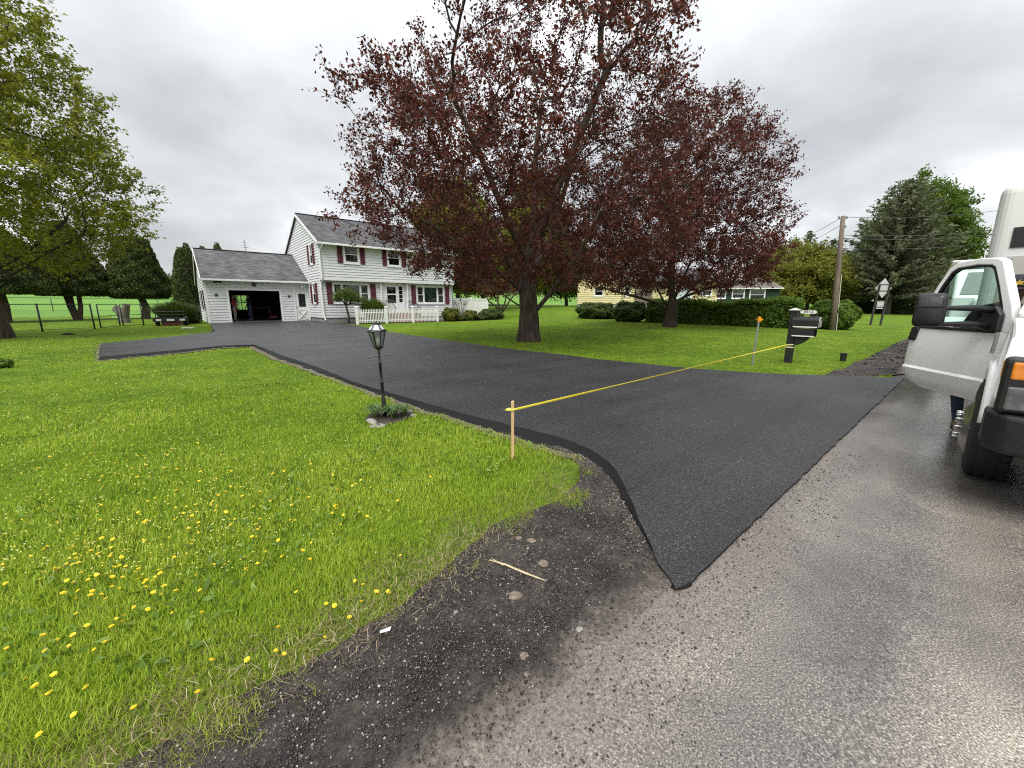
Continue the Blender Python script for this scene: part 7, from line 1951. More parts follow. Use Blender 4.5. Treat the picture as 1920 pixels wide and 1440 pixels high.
# the diamond faces the camera side: along the road
bk.rotation_euler = (0, 0, 0)
mb = MB(); dv = np.array([0, 0]);
def dia(s, off): return [(math.cos(R(90)) * 0 + .03 + a, off, rh + .01 + b) for a, b in ((-s, 0), (0, -s), (s, 0), (0, s))]
mb = MB(); mb.prism([(-d_, 0), (0, -d_), (d_, 0), (0, d_)], lambda a, b, t: (.03 + a, t, rh + b + .01), .017, .020); o = mb.build('reflector', mat('orange_reflector', (.80, .30, .01), .3, col2=(.85, .38, .02), scale=40), rfl)
mb = MB(); mb.prism([(-d_ * .78, 0), (0, -d_ * .78), (d_ * .78, 0), (0, d_ * .78)], lambda a, b, t: (.03 + a, t, rh + b + .01), -.020, -.017); mb.build('reflector', MATS['orange_reflector'], rfl)
# ---- short black pipe in the verge
p = at(1580, 677); mb = MB(); mb.lathe([(.065, -.1), (.065, .17), (.072, .175), (.072, .20), (.045, .205), (.045, .18)], 14); o = mb.build('short_pipe', M_PLAST, smooth_=False, bevel=.003); o.location = [float(c) for c in p]; tag(o, 'short black capped pipe standing in the grass right of the mailbox', 'pipe')
# ---- utility pole and wires
pp_ = at(1561, 619); pt_ = PY(1581, 405, pp_[1]); ph = pt_[2] - pp_[2]
pole = empty('utility_pole', pp_, 0, 'weathered wooden utility pole rising from the rounded bush', 'pole')
lx_ = pt_[0] - pp_[0]
mb = MB(); mb.tube([(0, 0, -.5), (lx_ * .33, 0, ph * .33), (lx_ * .66, 0, ph * .66), (lx_, 0, ph)], [.135, .12, .108, .095], 14); mb.build('shaft', M_WOODP, pole, smooth_=True)
mb = MB(); mb.tube([(.16, -.05, 0), (lx_ * .5 + .16, -.05, ph * .5)], .02, 6); mb.build('ground_conduit', mat('pale_conduit', (.55, .5, .4), .6), pole)
for k, (z_, s_) in enumerate(((ph - .12, -1), (ph - .12, 1), (ph - .55, 1))):
    mb = MB(); mb.lathe([(.03, 0), (.05, .03), (.03, .06), (.05, .09), (.02, .12)], 10, (lx_ + s_ * .2, 0, z_)); mb.tube([(lx_, 0, z_), (lx_ + s_ * .2, 0, z_)], .02, 6); mb.build('insulator', mat('porcelain', (.25, .25, .26), .3), pole, smooth_=True)
def wire(a, b, sag, label, r=.012):
    a = np.array(a); b = np.array(b); o0 = a
    mb = MB(); pts = [a * (1 - f) + b * f - np.array([0, 0, sag * 4 * f * (1 - f)]) - o0 for f in np.linspace(0, 1, 17)]
    mb.tube(pts, r, 5); o = mb.build('power_line', mat('wire_grey', (.06, .06, .065), .6), None, smooth_=True); o.location = [float(c) for c in o0]; tag(o, label, 'wire', 'power lines from the utility pole')
top = np.array([pp_[0] + lx_, pp_[1], pp_[2] + ph])
for k, (dz, u2, v2, y2, sg, lab) in enumerate(((-.05, 1990, 375, 26, .35, 'topmost power line running right from the pole top over the truck'), (-.9, 1990, 412, 26, .35, 'second power line running right from the pole'), (-1.05, 1990, 418, 26, .4, 'third power line running right from the pole, close under the second'), (-1.55, 1990, 432, 26, .4, 'lowest power line running right from the pole'))):
    wire(top + np.array([0, 0, dz]), PY(u2, v2, y2), sg, lab)
for k, (dz, u2, v2, y2, sg, lab) in enumerate(((-.05, 1440, 462, 75, .6, 'topmost wire running left from the pole into the copper maple'), (-.4, 1440, 478, 75, .6, 'second wire running left from the pole'), (-1.0, 1440, 476, 75, .7, 'third wire running left from the pole'), (-1.2, 1440, 490, 75, .7, 'lowest wire running left from the pole'))):
    wire(top + np.array([0, 0, dz]), PY(u2, v2, y2), sg, lab)
# ---- road sign seen from behind
a_ = at(1631, 610); b_ = PY(1650, 609, a_[1] + .12); b_ = np.array([b_[0], b_[1], gz(b_[0], b_[1])])
dxy = b_[:2] - a_[:2]; wd = np.linalg.norm(dxy); sgn = empty('road_sign', a_, math.atan2(dxy[1], dxy[0]), 'road sign seen from behind, diamond plate on two dark posts', 'sign')
sh_ = PY(1640, 533, a_[1])[2] - a_[2]; stp = PY(1640, 521, a_[1])[2] - a_[2]
for x_ in (0, wd):
    mb = MB(); mb.bar((x_, 0, -.3), (x_ + .22, 0, sh_), .09, .08, up=(0, 1, 0)); mb.build('post', mat('dark_post', (.025, .02, .018), .7, col2=(.04, .033, .03), scale=9), sgn)
cx_ = wd / 2 + .22; dd_ = .63
mb = MB(); zc_ = stp - dd_; mb.prism([(cx_ - dd_, zc_), (cx_, zc_ - dd_), (cx_ + dd_, zc_), (cx_, zc_ + dd_)], lambda p, q, t: (p, t, q), .055, .060); mb.build('diamond_plate', mat('bare_aluminium', (.44, .44, .43), .5, col2=(.5, .5, .49), scale=4), sgn)
mb = MB(); mb.box(cx_ - .28, cx_ + .28, .055, .06, zc_ - 1.32, zc_ - .82); mb.build('lower_plate', MATS['bare_aluminium'], sgn)
for z_ in (zc_ + .22, zc_ - .18, zc_ - .80, zc_ - 1.2):
    mb = MB(); mb.bar((cx_ - .36, .047, z_), (cx_ + .36, .047, z_), .012, .05); mb.build('brace', MATS['dark_post'], sgn)

# ---- chain-link fence beside the garage
M_FENCE = mat('dark_fence_steel', (.012, .022, .018), .5, col2=(.02, .032, .027), scale=20)
M_WIRE = mat('fence_wire', (.05, .06, .055), .5)
FPX_ = [(-60, 632), (80, 622), (178, 617.5)]
fp_ = [at(u, v) for u, v in FPX_]
gate = [at(190, 617.5), at(226, 614), at(232, 613.5), at(270, 611)]
end_ = np.array(hw(-5.9, 7.2)); end_[2] = gz(end_[0], end_[1])
FH = 1.18
def link_fence(pts, label, posts_at=None, mesh=True, name='chain_link_fence', fh=FH, cell=.16):
    t = empty(name, pts[0], 0, label, 'fence', 'chain-link fences'); o0 = np.array(pts[0])
    for i, p in enumerate(pts):
        q = p - o0; mb = MB(); mb.tube([(q[0], q[1], q[2] - .2), (q[0], q[1], q[2] + fh + .03)], .032, 8); mb.build('post', M_FENCE, t, smooth_=True)
    for i in range(len(pts) - 1):
        a = pts[i] - o0; b = pts[i + 1] - o0; mb = MB(); mb.tube([a + np.array([0, 0, fh]), b + np.array([0, 0, fh])], .021, 6); mb.build('top_rail', M_FENCE, t, smooth_=True)
        mb = MB(); mb.tube([a + np.array([0, 0, .08]), b + np.array([0, 0, .08])], .008, 5); mb.build('bottom_wire', M_FENCE, t)
        if mesh:
            L = np.linalg.norm((b - a)[:2]); n = int(L / cell); mb = MB(); e = (b - a) / max(L, 1e-6)
            for k in range(-int(fh / cell), n + 1):
                for sgn_ in (1, -1):
                    u0, u1 = k * cell, k * cell + fh; z0, z1 = (.06, fh) if sgn_ > 0 else (fh, .06)
                    c0_, c1_ = max(0, u0), min(L, u1)
                    if c1_ - c0_ < .02: continue
                    za = z0 + (z1 - z0) * (c0_ - u0) / fh; zb = z0 + (z1 - z0) * (c1_ - u0) / fh
                    mb.tube([a + e * c0_ + np.array([0, 0, za]), a + e * c1_ + np.array([0, 0, zb])], .0022, 3, caps=False)
            mb.build('wire_mesh', M_WIRE, t, kind='stuff', fix=False)
    return t
link_fence(fp_, 'dark chain-link fence running left from the gate toward the olive maple')
link_fence([gate[3], end_], 'dark chain-link fence between gate and garage wall')
def gate_leaf(a, b, label):
    t = empty('fence_gate', a, 0, label, 'gate', 'fence gates'); o0 = np.array(a)
    a = np.zeros(3); b = np.array(b) - o0
    for p in (a, b):
        mb = MB(); mb.tube([p + np.array([0, 0, .06]), p + np.array([0, 0, FH])], .026, 8); mb.build('stile', M_FENCE, t, smooth_=True)
    for z in (.08, .62, FH - .01):
        mb = MB(); mb.tube([a + np.array([0, 0, z]), b + np.array([0, 0, z])], .018, 6); mb.build('gate_rail', M_FENCE, t, smooth_=True)
gate_leaf(gate[0], gate[1], 'wide half of the double fence gate, left of the stump')
gate_leaf(gate[2], gate[3], 'right half of the double fence gate beside the trailer')
# far back fence
bk_ = [np.array([x, y, gz(x, y)]) for x, y in ((-62, 30), (-52, 35), (-44, 38.5), (-36.5, 41.5), (-30, 44.2), (-24.5, 46.5), (-19, 49))]
link_fence(bk_, 'dark fence along the far side of the back yard before the field', mesh=False, fh=1.25)
# ---- split stump
p = np.array([-24.6, 25.3]); p = np.array([p[0], p[1], gz(*p)])
stt = empty('split_stump', p, 0, 'split grey tree stump standing behind the fence gate', 'stump')
for k, (pts, rr) in enumerate((([(0, 0, -.1), (.02, 0, .3), (-.12, 0, .6), (-.35, .05, 1.0)], [.34, .24, .22, .17]), ([(.05, 0, -.1), (.08, 0, .35), (.22, 0, .7), (.38, 0, 1.15)], [.34, .24, .2, .17]), ([(0, .1, .2), (-.25, .1, .55), (-.6, .1, .85)], [.2, .15, .1]))):
    mb = MB(); mb.tube(pts, rr, 9); mb.build('limb', mat('grey_dead_wood', (.06, .05, .042), .9, col2=(.15, .13, .11), scale=6, stretch=(4, 4, .6), bump=.8, bscale=18), stt, smooth_=False)
# ---- small utility trailer by the garage
p = at(322, 611); tr_ = empty('utility_trailer', p, HROT - R(4), 'small black utility trailer with white reflectors parked beside the garage', 'trailer')
mb = MB(); mb.box(-.70, .70, -.05, 1.3, .34, .42); mb.build('bed', M_IRON, tr_, bevel=.01)
mb = MB(); mb.box(-.74, .74, -.11, -.055, .24, .44); tb_ = mb.build('rear_beam', M_IRON, tr_, bevel=.01)
for x_, w_ in ((-.50, .11), (.0, .16), (.50, .11)):
    mb = MB(); mb.box(x_ - w_, x_ + w_, -.118, -.111, .28, .38); mb.build('reflector', M_VINYL, tb_)
mb = MB()
for y_ in (0.0, 1.25):
    for x_ in (-.6, .6): mb.tube([(x_, y_, .42), (x_, y_, .78)], .015, 6)
    mb.tube([(-.6, y_, .78), (.6, y_, .78)], .015, 6); mb.tube([(-.6, y_, .6), (.6, y_, .6)], .012, 6)
for x_ in (-.6, .6): mb.tube([(x_, 0, .78), (x_, 1.25, .78)], .015, 6)
mb.build('rack', M_IRON, tr_)
for x_ in (-.62, .62):
    mb = MB(); mb.lathe([(.1, -.08), (.24, -.08), (.26, -.04), (.26, .04), (.24, .08), (.1, .08)], 16, (x_, .6, .24), 'x'); mb.build('wheel', M_RUBBER, tr_, smooth_=True)
mb = MB(); mb.box(-.42, .48, .0, .5, .0, .24); pl2 = mb.build('brick_pile', M_MORTAR, tr_)
pl2.parent = None; bpile = pl2; bpile.matrix_world = Matrix.Translation((p[0], p[1], p[2])) @ Matrix.Rotation(HROT - R(4), 4, 'Z'); bpile.name = 'brick_planter'; tag(bpile, 'low brick planter wall under the utility trailer', 'planter')
for r_ in range(3):
    for c_ in range(4):
        o = link('brick', bme, None, bpile); o.location = (-.42 + c_ * .2125 + (.05 if r_ % 2 else 0), -.015, .005 + r_ * .0705)
p = at(352, 606); shrub('dark_bush', p, (.75, .55, .28), 3500, L_SHRUBD, 'low dark plants between trailer and garage corner', 301, size=(.06, .12), group='plants beside the garage')
p = at(352, 617); mb = MB(); mb.box(-.22, .22, -.12, .12, .0, .05); o = mb.build('pale_board', M_VINYL, bevel=.01); o.location = [float(c) for c in p + np.array([0, 0, .03])]; o.rotation_euler = (0, 0, .3); tag(o, 'small white board lying in the grass by the garage', 'board')
p = at(128, 628); mb = MB(); mb.tube([(-.25, 0, .03), (0, .03, .05), (.28, -.02, .03)], [.03, .05, .02], 7); o = mb.build('dark_branch', M_BARK, smooth_=True); o.location = [float(c) for c in p]; tag(o, 'short dark branch lying on the lawn before the fence', 'branch')
# garage clutter
w_ = hw(-2.55, 6.4, .062); cb_ = empty('workbench', w_, HROT, 'dark workbench standing inside the garage', 'bench')
mb = MB(); mb.box(-.6, .6, -.3, .3, .82, .88); mb.build('bench_top', mat('old_bench_wood', (.08, .05, .03), .8, col2=(.12, .08, .05), scale=6), cb_)
for x_ in (-.55, .55):
    for y_ in (-.25, .25):
        mb = MB(); mb.box(x_ - .04, x_ + .04, y_ - .04, y_ + .04, 0, .82); mb.build('leg', MATS['old_bench_wood'], cb_)
w_ = hw(-2.0, 5.2, .062); hb_ = empty('push_mower', w_, HROT, 'small red push mower in the garage beside its right wall', 'mower')
mb = MB(); mb.box(-.22, .22, -.3, .3, .12, .3); mb.build('deck', mat('mower_red', (.15, .02, .015), .4), hb_, bevel=.05)
for x_ in (-.25, .25):
    for y_ in (-.25, .25):
        mb = MB(); mb.lathe([(.05, -.02), (.1, -.02), (.1, .02), (.05, .02)], 12, (x_, y_, .10), 'x'); mb.build('wheel', M_RUBBER, hb_)
mb = MB(); mb.tube([(-.2, .25, .3), (-.2, .75, .95), (.2, .75, .95), (.2, .25, .3)], .014, 6); mb.build('handle', M_IRON, hb_)

# ================================================================== GROUND COVER
rg = np.random.default_rng(2024)
def lawn_ok(x, y, m=0.0):
    s, t = ST(x, y)
    ok = s > .18 + m
    for pl in (DW_OUTER, SH_POLY, VERGE_POLY, HOUSE_POLY, MULCH, BED): ok &= ~in_poly(x, y, pl)
    return ok
def edge_dist(x, y, line):
    line = np.array(line); d = np.full(len(x), 9.0)
    for i in range(0, len(line), 2): d = np.minimum(d, np.hypot(x - line[i, 0], y - line[i, 1]))
    return d
# --- grass blades, density falling with distance so that each covers about as much of the picture
NB = 700000
r_ = np.exp(rg.uniform(math.log(1.0), math.log(34), NB)); a_ = rg.uniform(R(-76), R(60), NB)
x = r_ * np.sin(a_); y = r_ * np.cos(a_)
ok = lawn_ok(x, y)
x, y, r_ = x[ok], y[ok], r_[ok]
# tufts straying over the gravel along the ragged lawn edge
le_ = np.array(dense(lawn_edge[:17], .03)); ne = 26000; q = le_[rg.integers(0, len(le_), ne)]
of_ = np.abs(rg.normal(0, .10, ne)); ex_ = q[:, 0] - RN[0] * of_ + rg.normal(0, .02, ne); ey_ = q[:, 1] - RN[1] * of_ + rg.normal(0, .02, ne)
er_ = np.hypot(ex_, ey_); kk = (vnoise(ex_, ey_, 91, 4.0) * .6 + vnoise(ex_, ey_, 92, 11.0) * .4 > .40 + of_ * 1.6) & ~in_poly(ex_, ey_, DW_OUTER) & (rg.random(ne) < np.clip(4.5 / er_ ** 2, .15, 1) * 1.2)
x, y, r_ = np.r_[x, ex_[kk]], np.r_[y, ey_[kk]], np.r_[r_, er_[kk]]
n = len(x)
le_arr = np.array(lawn_edge[:18])
le_d = edge_dist(x, y, np.array(dense(lawn_edge[:18], .15)))
dry = np.clip(1 - le_d / .42, 0, 1) * (.5 + vnoise(x, y, 31, 3.0)) 
keep = rg.random(n) > dry * .55
x, y, r_, dry = x[keep], y[keep], r_[keep], dry[keep]; n = len(x)
cl = vnoise(x, y, 41, 2.2) * .5 + vnoise(x, y, 42, 6.5) * .5
big = vnoise(x, y, 43, .45)
h = (.020 + .034 * cl * rg.uniform(.4, 1.4, n)) * (.75 + .5 * big) * (1 - .4 * np.clip(dry, 0, 1)) * np.clip(1.05 - r_ * .008, .8, 1.05)
w = np.clip(.0016 + .00088 * r_, .0024, .026)
az = rg.random(n) * 2 * PI; ln = rg.uniform(.15, .95, n) * h * (1 + .8 * np.clip(dry, 0, 1))
dx, dy = np.cos(az), np.sin(az)
zb = zt(x, y) - .006
px, py = -dy * w / 2, dx * w / 2
v0 = np.c_[x + px, y + py, zb]; v1 = np.c_[x - px, y - py, zb]
mx, my = x + dx * ln * .35, y + dy * ln * .35
v2 = np.c_[mx + px * .8, my + py * .8, zb + h * .62]; v3 = np.c_[mx - px * .8, my - py * .8, zb + h * .62]
v4 = np.c_[x + dx * ln, y + dy * ln, zb + h * .96]
V = np.stack([v0, v1, v3, v2, v4], 1).reshape(-1, 3)
i = np.arange(n)[:, None] * 5
near = r_ < 7.5
F = np.vstack([i[near] + np.array([[0, 1, 2]]), i[near] + np.array([[0, 2, 3]]), i[near] + np.array([[3, 2, 4]]), i[~near] + np.array([[0, 1, 4]])])
pat = vnoise(x, y, 44, 1.1)
val = np.clip(.06 + .36 * rg.random(n) + .22 * cl + .50 * (big - .5) + .30 * pat, 0, .8)
val = np.where((rg.random(n) < dry * .75) | (rg.random(n) < .012), .86 + .14 * rg.random(n), val)
rnd = np.r_[val[near], val[near], val[near], val[~near]]
L_GRASS = leaf_mat('grass_blades', [(0, (.065, .115, .008)), (.35, (.185, .295, .016)), (.6, (.295, .425, .028)), (.80, (.43, .52, .055)), (.86, (.22, .20, .075)), (1, (.32, .28, .13))], .45, rough=.5, spec=.25)
me = np_mesh('grass', V, F, rnd); tag(link('grass', me, L_GRASS, None, 'stuff'), 'short bright green lawn grass', 'grass')
# --- broad weed leaves and clover among the grass near the camera
n = 5500
r_ = np.exp(rg.uniform(math.log(1.3), math.log(12), n)); a_ = rg.uniform(R(-62), R(15), n); x = r_ * np.sin(a_); y = r_ * np.cos(a_)
wd_ = vnoise(x, y, 51, 1.3); ok = lawn_ok(x, y) & (wd_ > .45); x, y, r_ = x[ok], y[ok], r_[ok]; n = len(x)
V, F = leaf_quads(np.c_[x, y, zt(x, y) + rg.uniform(.01, .045, n)], rg.uniform(.025, .07, n), rg, up=.5, aspect=.38)
me = np_mesh('lawn_weeds', V, F, rg.random(n)); tag(link('lawn_weeds', me, leaf_mat('weed_leaves', [(0, (.09, .16, .02)), (.6, (.16, .27, .04)), (1, (.27, .38, .09))], .4), None, 'stuff'), 'broad green weed leaves scattered through the lawn', 'weeds')
# --- dry straw along the lawn edge
n = 1700
k = rg.integers(0, 12, n); ln_ = np.array(dense(lawn_edge[3:17], .05)); q = ln_[rg.integers(0, len(ln_), n)]
off = rg.normal(.05, .13, n); x = q[:, 0] + RN[0] * off + rg.normal(0, .03, n); y = q[:, 1] + RN[1] * off + rg.normal(0, .03, n)
kk = vnoise(x, y, 61, 2.0) > .38; x, y = x[kk], y[kk]; n = len(x)
L = rg.uniform(.02, .07, n); az = rg.random(n) * 2 * PI; zz = zt(x, y) + .018 + rg.uniform(0, .02, n); w = .0010
p0 = np.c_[x, y, zz]; d = np.c_[np.cos(az) * L, np.sin(az) * L, rg.uniform(-.01, .03, n)]; sdv = np.c_[-np.sin(az) * w, np.cos(az) * w, np.zeros(n)]; md_ = p0 + d * .5 + np.c_[rg.normal(0, .008, (n, 2)), rg.uniform(.0, .02, n)]
V = np.stack([p0 - sdv, p0 + sdv, md_ + sdv, md_ - sdv, p0 + d], 1).reshape(-1, 3); i = np.arange(n)[:, None] * 5
F = np.vstack([i + np.array([[0, 1, 2]]), i + np.array([[0, 2, 3]]), i + np.array([[3, 2, 4]])])
me = np_mesh('dry_straw', V, F, np.tile(rg.random(n), 3)); tag(link('dry_straw', me, leaf_mat('straw', [(0, (.14, .10, .05)), (.6, (.30, .24, .13)), (1, (.48, .42, .26))], .2), None, 'stuff'), 'dry straw-coloured grass lying along the gravel edge', 'straw')
# --- asphalt millings and loose stones
def chips(n, x, y, z, size, rng, flat=.6):
    o = np.array([[1, 0, 0], [-1, 0, 0], [0, 1, 0], [0, -1, 0], [0, 0, 1], [0, 0, -1.]])
    F0 = np.array([[0, 2, 4], [2, 1, 4], [1, 3, 4], [3, 0, 4], [2, 0, 5], [1, 2, 5], [3, 1, 5], [0, 3, 5]])
    a = rng.random(n) * 2 * PI; s = size[:, None, None] * o[None] * rng.uniform(.55, 1.25, (n, 6, 1)) * np.array([1, 1, flat])
    ca_, sa_ = np.cos(a)[:, None], np.sin(a)[:, None]; tl = rng.normal(0, .5, (n, 1))
    X = s[..., 0] * ca_ - s[..., 1] * sa_; Y = s[..., 0] * sa_ + s[..., 1] * ca_; Z = s[..., 2] + X * np.sin(tl)
    V = np.stack([X + x[:, None], Y + y[:, None], Z + z[:, None]], -1).reshape(-1, 3); F = (np.arange(n)[:, None, None] * 6 + F0[None]).reshape(-1, 3)
    return V, F
n = 130000
r_ = np.exp(rg.uniform(math.log(.9), math.log(5.5), n)); a_ = rg.uniform(R(-62), R(45), n); x = r_ * np.sin(a_); y = r_ * np.cos(a_)
ins = in_poly(x, y, SH_POLY); x, y, r_ = x[ins], y[ins], r_[ins]
s, t = ST(x, y)
dens = np.clip(.25 + 1.2 * (vnoise(x, y, 71, 1.4) - .3) + .35 * (t < -.1) + .25 * (s > .35), .08, 1)
dens = dens * (.10 + .9 * smooth(s + .35 * (vnoise(x, y, 72, 2.0) - .5), .08, .42))
kp = rg.random(len(x)) < dens; x, y, r_ = x[kp], y[kp], r_[kp]; n = len(x)
sz = rg.uniform(.0026, .0066, n) * (.7 + .16 * r_) * np.where(rg.random(n) < .05, 1.7, 1)
V, F = chips(n, x, y, sh_z(x, y) + sz * .25, sz, rg)
cv = np.clip(rg.beta(1.3, 2.4, n), 0, 1); cv = np.where(rg.random(n) < .05, .8 + .2 * rg.random(n), cv)
me = np_mesh('millings', V, F, np.repeat(cv, 8)); tag(link('millings', me, leaf_mat('millings_chips', [(0, (.008, .008, .009)), (.35, (.030, .026, .024)), (.7, (.080, .068, .060)), (.85, (.20, .18, .16)), (1, (.42, .39, .35))], 0.0, rough=.45, spec=.5), None, 'stuff'), 'loose black asphalt millings along the road shoulder', 'gravel')
# tan pebbles at the foot of the driveway edge and crumbs on the road
dl = DIRT_LINE[:100]; n = 2600; q = dl[rg.integers(0, 96, n)]; x = q[:, 0] + rg.normal(0, .045, n); y = q[:, 1] + rg.normal(0, .045, n)
kp = ~in_poly(x, y, DW_POLY); x, y = x[kp], y[kp]; n = len(x); sz = rg.uniform(.004, .013, n)
V, F = chips(n, x, y, zt(x, y) + .012, sz, rg)
me = np_mesh('tan_pebbles', V, F, np.repeat(rg.random(n), 8)); tag(link('tan_pebbles', me, leaf_mat('tan_pebble', [(0, (.10, .08, .065)), (.6, (.24, .20, .165)), (1, (.45, .40, .34))], 0, rough=.8), None, 'stuff'), 'tan pebbles along the foot of the driveway edge', 'pebbles')
n = 1500; s = np.abs(rg.normal(0, .22, n)) ; t = rg.uniform(-1.6, 3.0, n); x = R0[0] - RN[0] * s + RD[0] * t; y = R0[1] - RN[1] * s + RD[1] * t
sz = rg.uniform(.002, .006, n) * np.where(rg.random(n) < .03, 2.2, 1); V, F = chips(n, x, y, np.full(n, .014), sz, rg)
me = np_mesh('asphalt_crumbs', V, F, np.repeat(rg.random(n) * .5, 8)); tag(link('asphalt_crumbs', me, MATS['millings_chips'], None, 'stuff'), 'black asphalt crumbs scattered on the road beside the driveway tip', 'crumbs')
n = 900; q = np.array([rg.uniform(0, 1, n), rg.uniform(0, 1, n)]); x = vo[3][0] + (vg[0][0] - vo[3][0]) * q[0] + rg.normal(0, 1.0, n); y = vo[3][1] + (vg[0][1] - vo[3][1]) * q[0] + rg.normal(0, 1.0, n)
ins = in_poly(x, y, VERGE_POLY); x, y = x[ins], y[ins]; n = len(x); V, F = chips(n, x, y, zt(x, y) + .03, rg.uniform(.015, .05, n), rg)
me = np_mesh('verge_clods', V, F, np.repeat(rg.random(n) * .8, 8)); tag(link('verge_clods', me, MATS['millings_chips'], None, 'stuff'), 'torn dark clods on the verge beyond the mailbox', 'clods')
# --- single stones and the splintered stick on the shoulder
M_TANST = mat('tan_stone', (.13, .10, .08), .9, col2=(.27, .215, .17), scale=26, bump=.8, bscale=70)
for k, (u, v, r0_, lab) in enumerate(((996, 1015, .030, 'tan dirt-covered stone upper right of the splintered stick'), (972, 1010, .024, 'tan stone just above the splintered stick'), (1019, 1058, .034, 'tan stone right of the splintered stick on dark gravel'), (966, 1118, .036, 'reddish stone below the splintered stick'), (982, 1231, .022, 'oval pale stone in the middle of the gravel'), (987, 1265, .012, 'small pale pebble below the oval stone'), (855, 1149, .016, 'white pebble left of the reddish stone near the grass'), (1086, 1181, .020, 'round grey pebble toward the road edge'))):
    p = at(u, v, .012); stone('loose_stone', p, (r0_, r0_ * .75, r0_ * .34), lab, 400 + k, m=M_TANST if k < 6 else M_STONE, group='loose stones on the shoulder', rz=k)
a_ = at(918, 1050, .025); b_ = at(1026, 1090, .02); dl_ = b_ - a_
mb = MB(); mb.tube([dl_ * 0, dl_ * .3 + np.array([0, .006, .003]), dl_ * .6 + np.array([.004, -.004, .002]), dl_ * .85, dl_], [.003, .0055, .006, .004, .001], 6); mb.tube([dl_ * .25, dl_ * .02 + np.array([.0, .014, .006])], [.005, .001], 5)
o = mb.build('splintered_stick', mat('pale_split_wood', (.42, .33, .21), .8, col2=(.52, .43, .29), scale=6, stretch=(8, 8, 8)), smooth_=False); o.location = [float(c) for c in a_]; tag(o, 'pale splintered stick lying on the gravel by the lawn edge', 'stick')
a_ = at(722, 1189, .02); mb = MB(); mb.add([(-.022, -.004, 0), (.018, -.009, .006), (.028, .006, .010), (-.02, .005, .004)], [(0, 1, 2, 3)]); o = mb.build('paper_scrap', M_VINYL); md = o.modifiers.new('th', 'SOLIDIFY'); md.thickness = .001; o.location = [float(c) for c in a_ + np.array([0, 0, .015])]; o.rotation_euler = (.1, .2, .6); tag(o, 'white scrap of paper at the grass edge', 'paper')

# --- dandelions
M_DAND = mat('dandelion_yellow', (.80, .56, .012), .6, col2=(.86, .66, .03), scale=60)
M_STEM = mat('dandelion_stem', (.16, .21, .06), .6, col2=(.22, .22, .09), scale=20)
def head_mesh(nr, seed):
    rng = np.random.default_rng(seed); mb = MB()
    mb.lathe([(.003, -.006), (.007, -.001), (.008, .002), (.003, .005)], 7)
    for ring, (R_, z_, k) in enumerate(((.0165, .001, nr), (.012, .004, nr - 3), (.007, .0065, nr - 6))):
        for i in range(k):
            a = 2 * PI * (i + .5 * ring) / k + rng.normal(0, .08); c, s_ = math.cos(a), math.sin(a); w = .0027; rr = R_ * rng.uniform(.88, 1.08)
            mb.add([(c * .003 - s_ * w * .5, s_ * .003 + c * w * .5, z_), (c * .003 + s_ * w * .5, s_ * .003 - c * w * .5, z_), (c * rr + s_ * w, s_ * rr - c * w, z_ + .002), (c * rr - s_ * w, s_ * rr + c * w, z_ + .002)], [(0, 1, 2, 3)])
    me = mb.mesh('flower_head'); me.materials.append(M_DAND); return me
heads = [head_mesh(13, k) for k in range(3)]
def stem_mesh(h, lx):
    mb = MB(); mb.tube([(0, 0, -.01), (lx * .2, 0, h * .5), (lx, 0, h)], [.0022, .002, .0018], 5); me = mb.mesh('stem'); me.materials.append(M_STEM); return me
stems = [(stem_mesh(h_, l_), h_, l_) for h_, l_ in ((.06, .01), (.075, .02), (.09, -.015), (.05, .005))]
CL = [(330, 965, 75, 28, 34), (150, 1050, 90, 32, 26), (80, 1085, 70, 25, 12), (250, 1075, 60, 30, 20), (320, 1140, 60, 45, 10), (200, 1165, 60, 45, 12), (60, 1225, 45, 30, 7), (400, 985, 60, 30, 16), (520, 940, 60, 35, 16), (560, 905, 70, 25, 14), (640, 945, 90, 40, 16),
      (330, 900, 90, 22, 18), (250, 865, 110, 15, 16), (90, 870, 80, 16, 10), (450, 1020, 60, 25, 10), (510, 1070, 35, 30, 6), (690, 1100, 55, 25, 8), (540, 1200, 50, 25, 4), (640, 1160, 40, 15, 5), (130, 1330, 60, 25, 6), (375, 1308, 8, 6, 1), (95, 1315, 8, 6, 2), (430, 1245, 20, 10, 2), (740, 930, 80, 35, 8), (30, 950, 30, 40, 6), (200, 1130, 90, 20, 10), (30, 1130, 25, 40, 8), (700, 840, 70, 15, 8), (560, 830, 90, 20, 8), (180, 930, 90, 25, 10)]
rd = random.Random(99)
cnt = 0
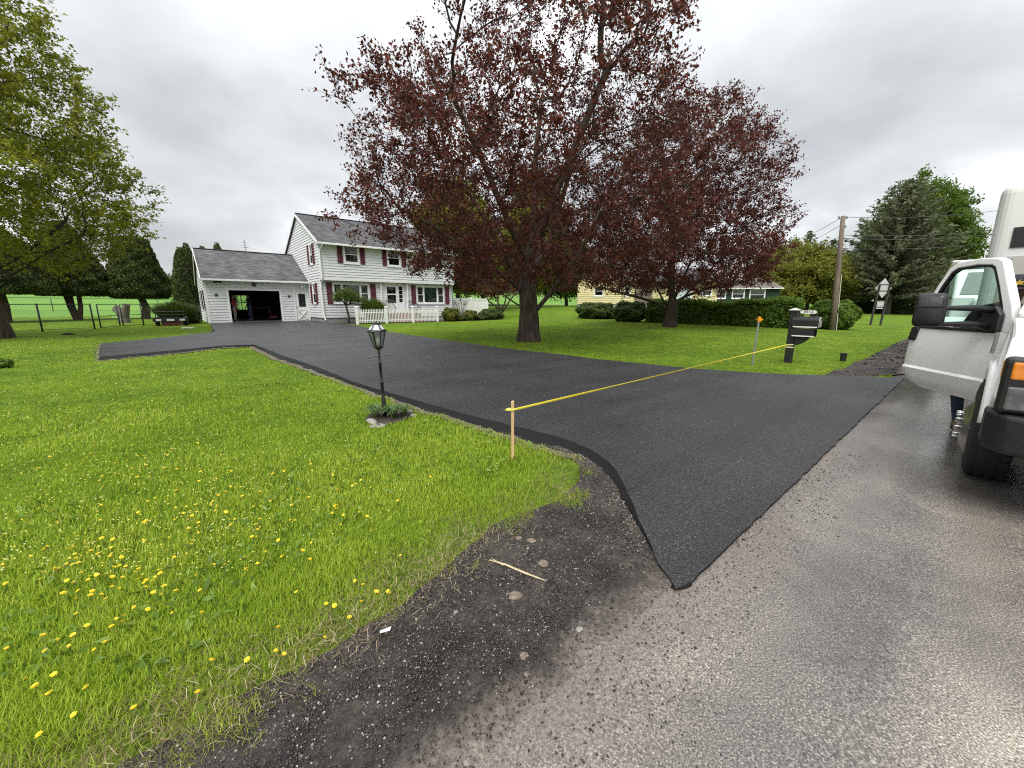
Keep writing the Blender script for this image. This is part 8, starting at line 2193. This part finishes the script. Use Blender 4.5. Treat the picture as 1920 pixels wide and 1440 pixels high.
for cu, cv_, su, sv, k in CL:
    for _ in range(k):
        u = rd.gauss(cu, su * 1.0); v = rd.gauss(cv_, sv * .95)
        if u < -30 or v > 1430 or v < 790: continue
        p = at(u, v + 4)
        if not bool(lawn_ok(np.array([p[0]]), np.array([p[1]]))[0]): continue
        big_ = v > 985
        sm, h_, l_ = stems[rd.randrange(4)]; sc = rd.uniform(.40, .70)
        lab = 'yellow dandelion blooming in the lawn on the near side of the driveway'
        if cnt >= 290: break
        t = empty('dandelion', (p[0], p[1], p[2]), rd.uniform(0, 6.28), lab, 'flower', 'dandelions in the near lawn'); t.scale = (sc, sc, sc)
        h_o = bpy.data.objects.new('flower_head', heads[rd.randrange(3)]); C.objects.link(h_o); h_o.parent = t; h_o.location = (l_, 0, h_); h_o.rotation_euler = (rd.uniform(-.45, .45), rd.uniform(-.45, .45), 0)
        s_o = bpy.data.objects.new('stem', sm); C.objects.link(s_o); s_o.parent = t
        cnt += 1
# far specks: dandelions and daisies too small to tell apart
n = 5200
uu = rg.uniform(-40, 1000, n); vv = 655 + 420 * rg.random(n) ** 1.5; sel = (vv > 660 + np.maximum(0, (uu - 480)) * .22)
uu, vv = uu[sel], vv[sel]
u2 = rg.uniform(1000, 1700, 900); v2 = rg.uniform(618, 700, 900); uu = np.r_[uu, u2]; vv = np.r_[vv, v2]
pts = np.array([P(u, v, .1) for u, v in zip(uu, vv)]); x, y = pts[:, 0], pts[:, 1]
dn2 = vnoise(x, y, 81, .35) * .6 + vnoise(x, y, 82, 1.1) * .4
ok = lawn_ok(x, y) & (rg.random(len(x)) < np.clip((dn2 - .35) * 3.0, .05, 1)) & (np.hypot(x, y) < 40); x, y = x[ok], y[ok]; n = len(x)
V, F = leaf_quads(np.c_[x, y, zt(x, y) + .055], np.clip(.007 + .0012 * np.hypot(x, y), .009, .036), rg, up=1.2, aspect=.95, fold=.05)
me = np_mesh('lawn_flowers', V, F, rg.random(n)); tag(link('lawn_flowers', me, leaf_mat('pale_petals', [(0, (.55, .58, .30)), (.5, (.62, .60, .16)), (1, (.70, .55, .03))], .3), None, 'stuff'), 'tiny pale and yellow flowers scattered over the farther lawn', 'flowers')
